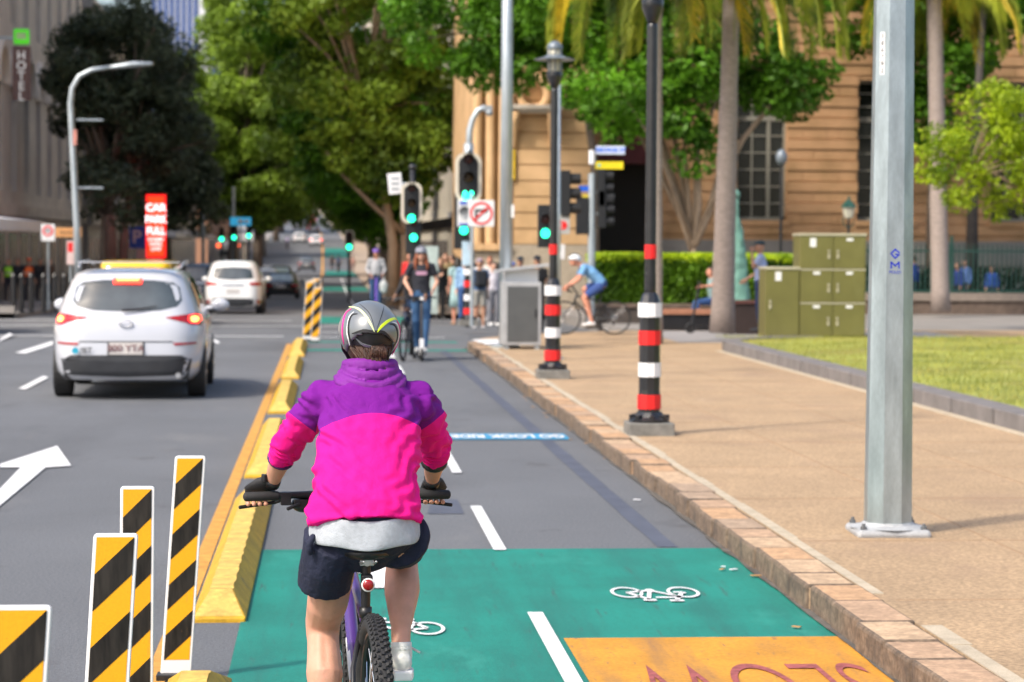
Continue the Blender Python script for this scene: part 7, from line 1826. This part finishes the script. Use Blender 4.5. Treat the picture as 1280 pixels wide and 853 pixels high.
# sunny trees, left side farther up
for k, (px, Y, m_, lab) in enumerate(((292, 165, M_leafm, 'first sunlit tree of the far left row, beside the towers'), (322, 205, M_leafm, 'second sunlit tree of the far left row'), (328, 290, M_leafg, 'third tree of the far left row'), (345, 350, M_leafg, 'fourth tree of the far left row'), (352, 430, M_leafg, 'fifth tree of the far left row'), (358, 560, M_leafg, 'sixth tree of the far left row'), (360, 720, M_leafg, 'last tree of the far left row near the hilltop'))):
    s = 1.0; g0 = gz(Y); x = Xc(px, Y)+gx(Y)*0
    B = [(0,0,9.5,4.6,4.5,5.2),(1.4,0,7.2,4.2,4,3.0),(-1,0,13.5,4,4,3.6),(2.2,0,14.5,4.4,4,4.2),(1,0,19,4.5,4,3.5)] if k < 2 else [(0,0,8.2,4.6,4.5,4.4),(1.2,0,6.2,3.6,3.6,2.2)]
    tree(lab, x, Y, B, m_, .19, 190, 1.3, trunks=[[(0,0,0),(0,0,3),(0,0,6,.4)]], group='street trees up the left side', z=g0, seed=k)
# right hand street trees along the bikeway
tree('big sunlit street tree with two tan trunks right of the bike lane', Xc(500,86), 86, [(-.9,0,8.6,2.7,2.6,2.6),(-1.9,0,6.4,1.8,1.8,1.8),(.4,0,6.2,1.7,1.7,1.8),(-1.4,0,11,3,3,2.4),(.2,-.3,4.3,1.0,1.0,1.2),(-1.0,-.3,4.7,1.1,1,1.0),(.9,0,5.2,1.0,1,1.2)], M_leafm, .105, 430, .62, trunks=[[(-.22,0,0),(-.20,0,1.8),(-.5,0,3.6),(-1.0,0,5.6,.16)],[(.12,.1,0),(.16,.1,1.8),(.1,.1,3.2),(.5,0,5.2,.15)],[(.1,0,2.2),(-.8,0,3.0),(-1.7,.2,3.9),(-2.2,.2,4.6,.08)]], bark=M_barkt, seed=2).scale = (1.2,)*3
tree('second street tree, dark underside hanging over the bike lane', 3.1, 108, [(-1.2,0,6.2,3.0,3,2.7),(-2.4,0,9.2,3.1,3,3.2),(-3.6,0,12.4,3.2,3,2.8),(-.6,0,3.9,1.9,1.9,1.1),(0,0,9.5,3,3,3)], M_leafg, .14, 300, .85, trunks=[[(0,0,0),(0,0,2.5),(-.4,0,4.6,.26)]], seed=3, group='street trees up the right side')
tree('third street tree along the right kerb', 3.1, 134, [(-1.6,0,6.2,3.6,3.4,3.0),(-3.4,0,10.2,3.6,3.4,3.6),(0,0,10,3,3,3.5)], M_leafm, .2, 170, 1.0, trunks=[[(0,0,0),(0,0,2.5),(-.4,0,4.6,.28)]], seed=4, group='street trees up the right side')
tree('fourth street tree along the right kerb', 3.1, 172, [(-1.0,0,6.8,4.0,3.8,3.4),(-4.0,0,12.5,4.6,3.8,4.2),(0,0,11,4,4,3.5)], M_leafm, .22, 130, 1.15, trunks=[[(0,0,0),(0,0,3),(-.4,0,5.2,.3)]], seed=5, group='street trees up the right side')
for k, Y in enumerate((215, 270, 340, 430, 540, 680, 850)):
    tree(['fifth','sixth','seventh','eighth','ninth','tenth','eleventh'][k]+' street tree along the right kerb', 4.8+gx(Y), Y, [(-.6,0,7,4.2,4,3.6),(0,0,11.5,4.2,4,4)] , M_leafg, .26, 90, 1.4, trunks=[[(0,0,0),(0,0,3),(0,0,6,.4)]], z=gz(Y), seed=6+k, group='street trees up the right side')
# garden trees in front of the sandstone building
def G_tree(lab, px, Y, B, m_, **k): return tree(lab, Xc(px, Y), Y, B, m_, z=KZ, **k)
G_tree('leafy green tree behind the tall pole and the nearest signals', 640, 66, [(-1.4,0,8.2,2.1,2.2,2.0),(.2,-.6,7.4,1.9,2,1.3),(1.2,0,8.6,2.2,2.2,1.8),(-.4,0,12.5,3.4,3.2,2.8),(1.4,1,12,3,3,3)], M_leafg, size=.105, n_per=420, clump=.6, dens=1.15, trunks=[[(2.35,.6,0),(2.35,.6,4),(1.8,.4,7.2,.13)]], seed=21)
G_tree('many stemmed green tree in front of the tall window', 866, 62, [(-1.9,-.4,5.6,1.5,1.6,1.0),(-.7,0,6.8,1.8,1.8,1.3),(1.0,0,6.6,1.9,1.8,1.3),(2.4,.2,6.0,1.3,1.4,.8),(0,0,10.5,4.4,3.6,3.2),(-3,0,8.6,2,2,1.8),(-.2,-.4,4.7,.7,.7,.7)], M_leafg, size=.105, n_per=420, clump=.58, dens=1.1,
       trunks=[[(0,0,0),(0,0,1.9,.16)],[(0,0,1.6),(-.35,0,2.7),(-.9,0,4.4),(-1.1,0,5.2,.075)],[(0,0,1.7),(.15,0,2.8),(.1,0,4.2),(.6,0,5.6,.085)],[(.05,0,1.8),(.4,0,2.6),(.75,0,3.9),(1.9,0,5.3),(2.5,0,6.0,.085)],[(0,0,1.6),(-.1,.1,3),(-.3,.1,5.2,.06)]], bark=M_barkt, seed=22)
G_tree('tall green tree rising behind the steel pole and right palm', 1085, 69, [(0,0,8.9,2.2,2.2,1.5),(1.9,0,7.4,1.6,1.6,2.0),(3.0,.5,10.5,3.2,3,3),(-1,0,12,3.6,3.2,2.8),(1.3,0,5.6,.9,.9,.8)], M_leafg, size=.11, n_per=400, clump=.62, dens=1.0, trunks=[[(2.0,.4,0),(2.0,.4,4),(1.8,.3,8,.17)]], seed=23)
G_tree('dark trunked tree at the far right behind the fence', 1270, 66, [(.5,0,10.5,3.4,3.2,2.8),(3.0,0,9.5,3,3,3)], M_leafg, size=.16, n_per=200, clump=.7, trunks=[[(-1.25,0,0),(-1.25,0,4),(-1.0,0,8.6,.16)]], bark=mat('dark_bark', (.07,.06,.055), .9), seed=24)
# bright feathery tree on the right
tree('bright yellow-green feathery tree with spreading tiers at the right edge', Xc(1278,50), 50, [(-.9,0,4.0,1.1,1.1,.42),(-1.5,0,3.25,.9,1,.32),(-.4,0,4.75,.9,1,.35),(-.3,-.2,3.3,1.0,1,.42),(-1.75,0,3.75,.6,.7,.22),(.6,0,4.3,1.4,1.3,.7),(-1.1,-.2,2.75,.8,.7,.22),(-.1,0,2.6,.7,.8,.3),(.9,0,3.4,1.3,1,.6)], M_leafb, size=.06, n_per=620, clump=.30, dens=.9, trunks=[[(.9,0,0),(.8,0,1.5),(.5,0,2.5,.09)],[(.6,0,2.2),(-.3,0,2.9),(-1.2,0,3.1,.05)]], bark=M_barkt, z=GZc, seed=25, skip=.08)
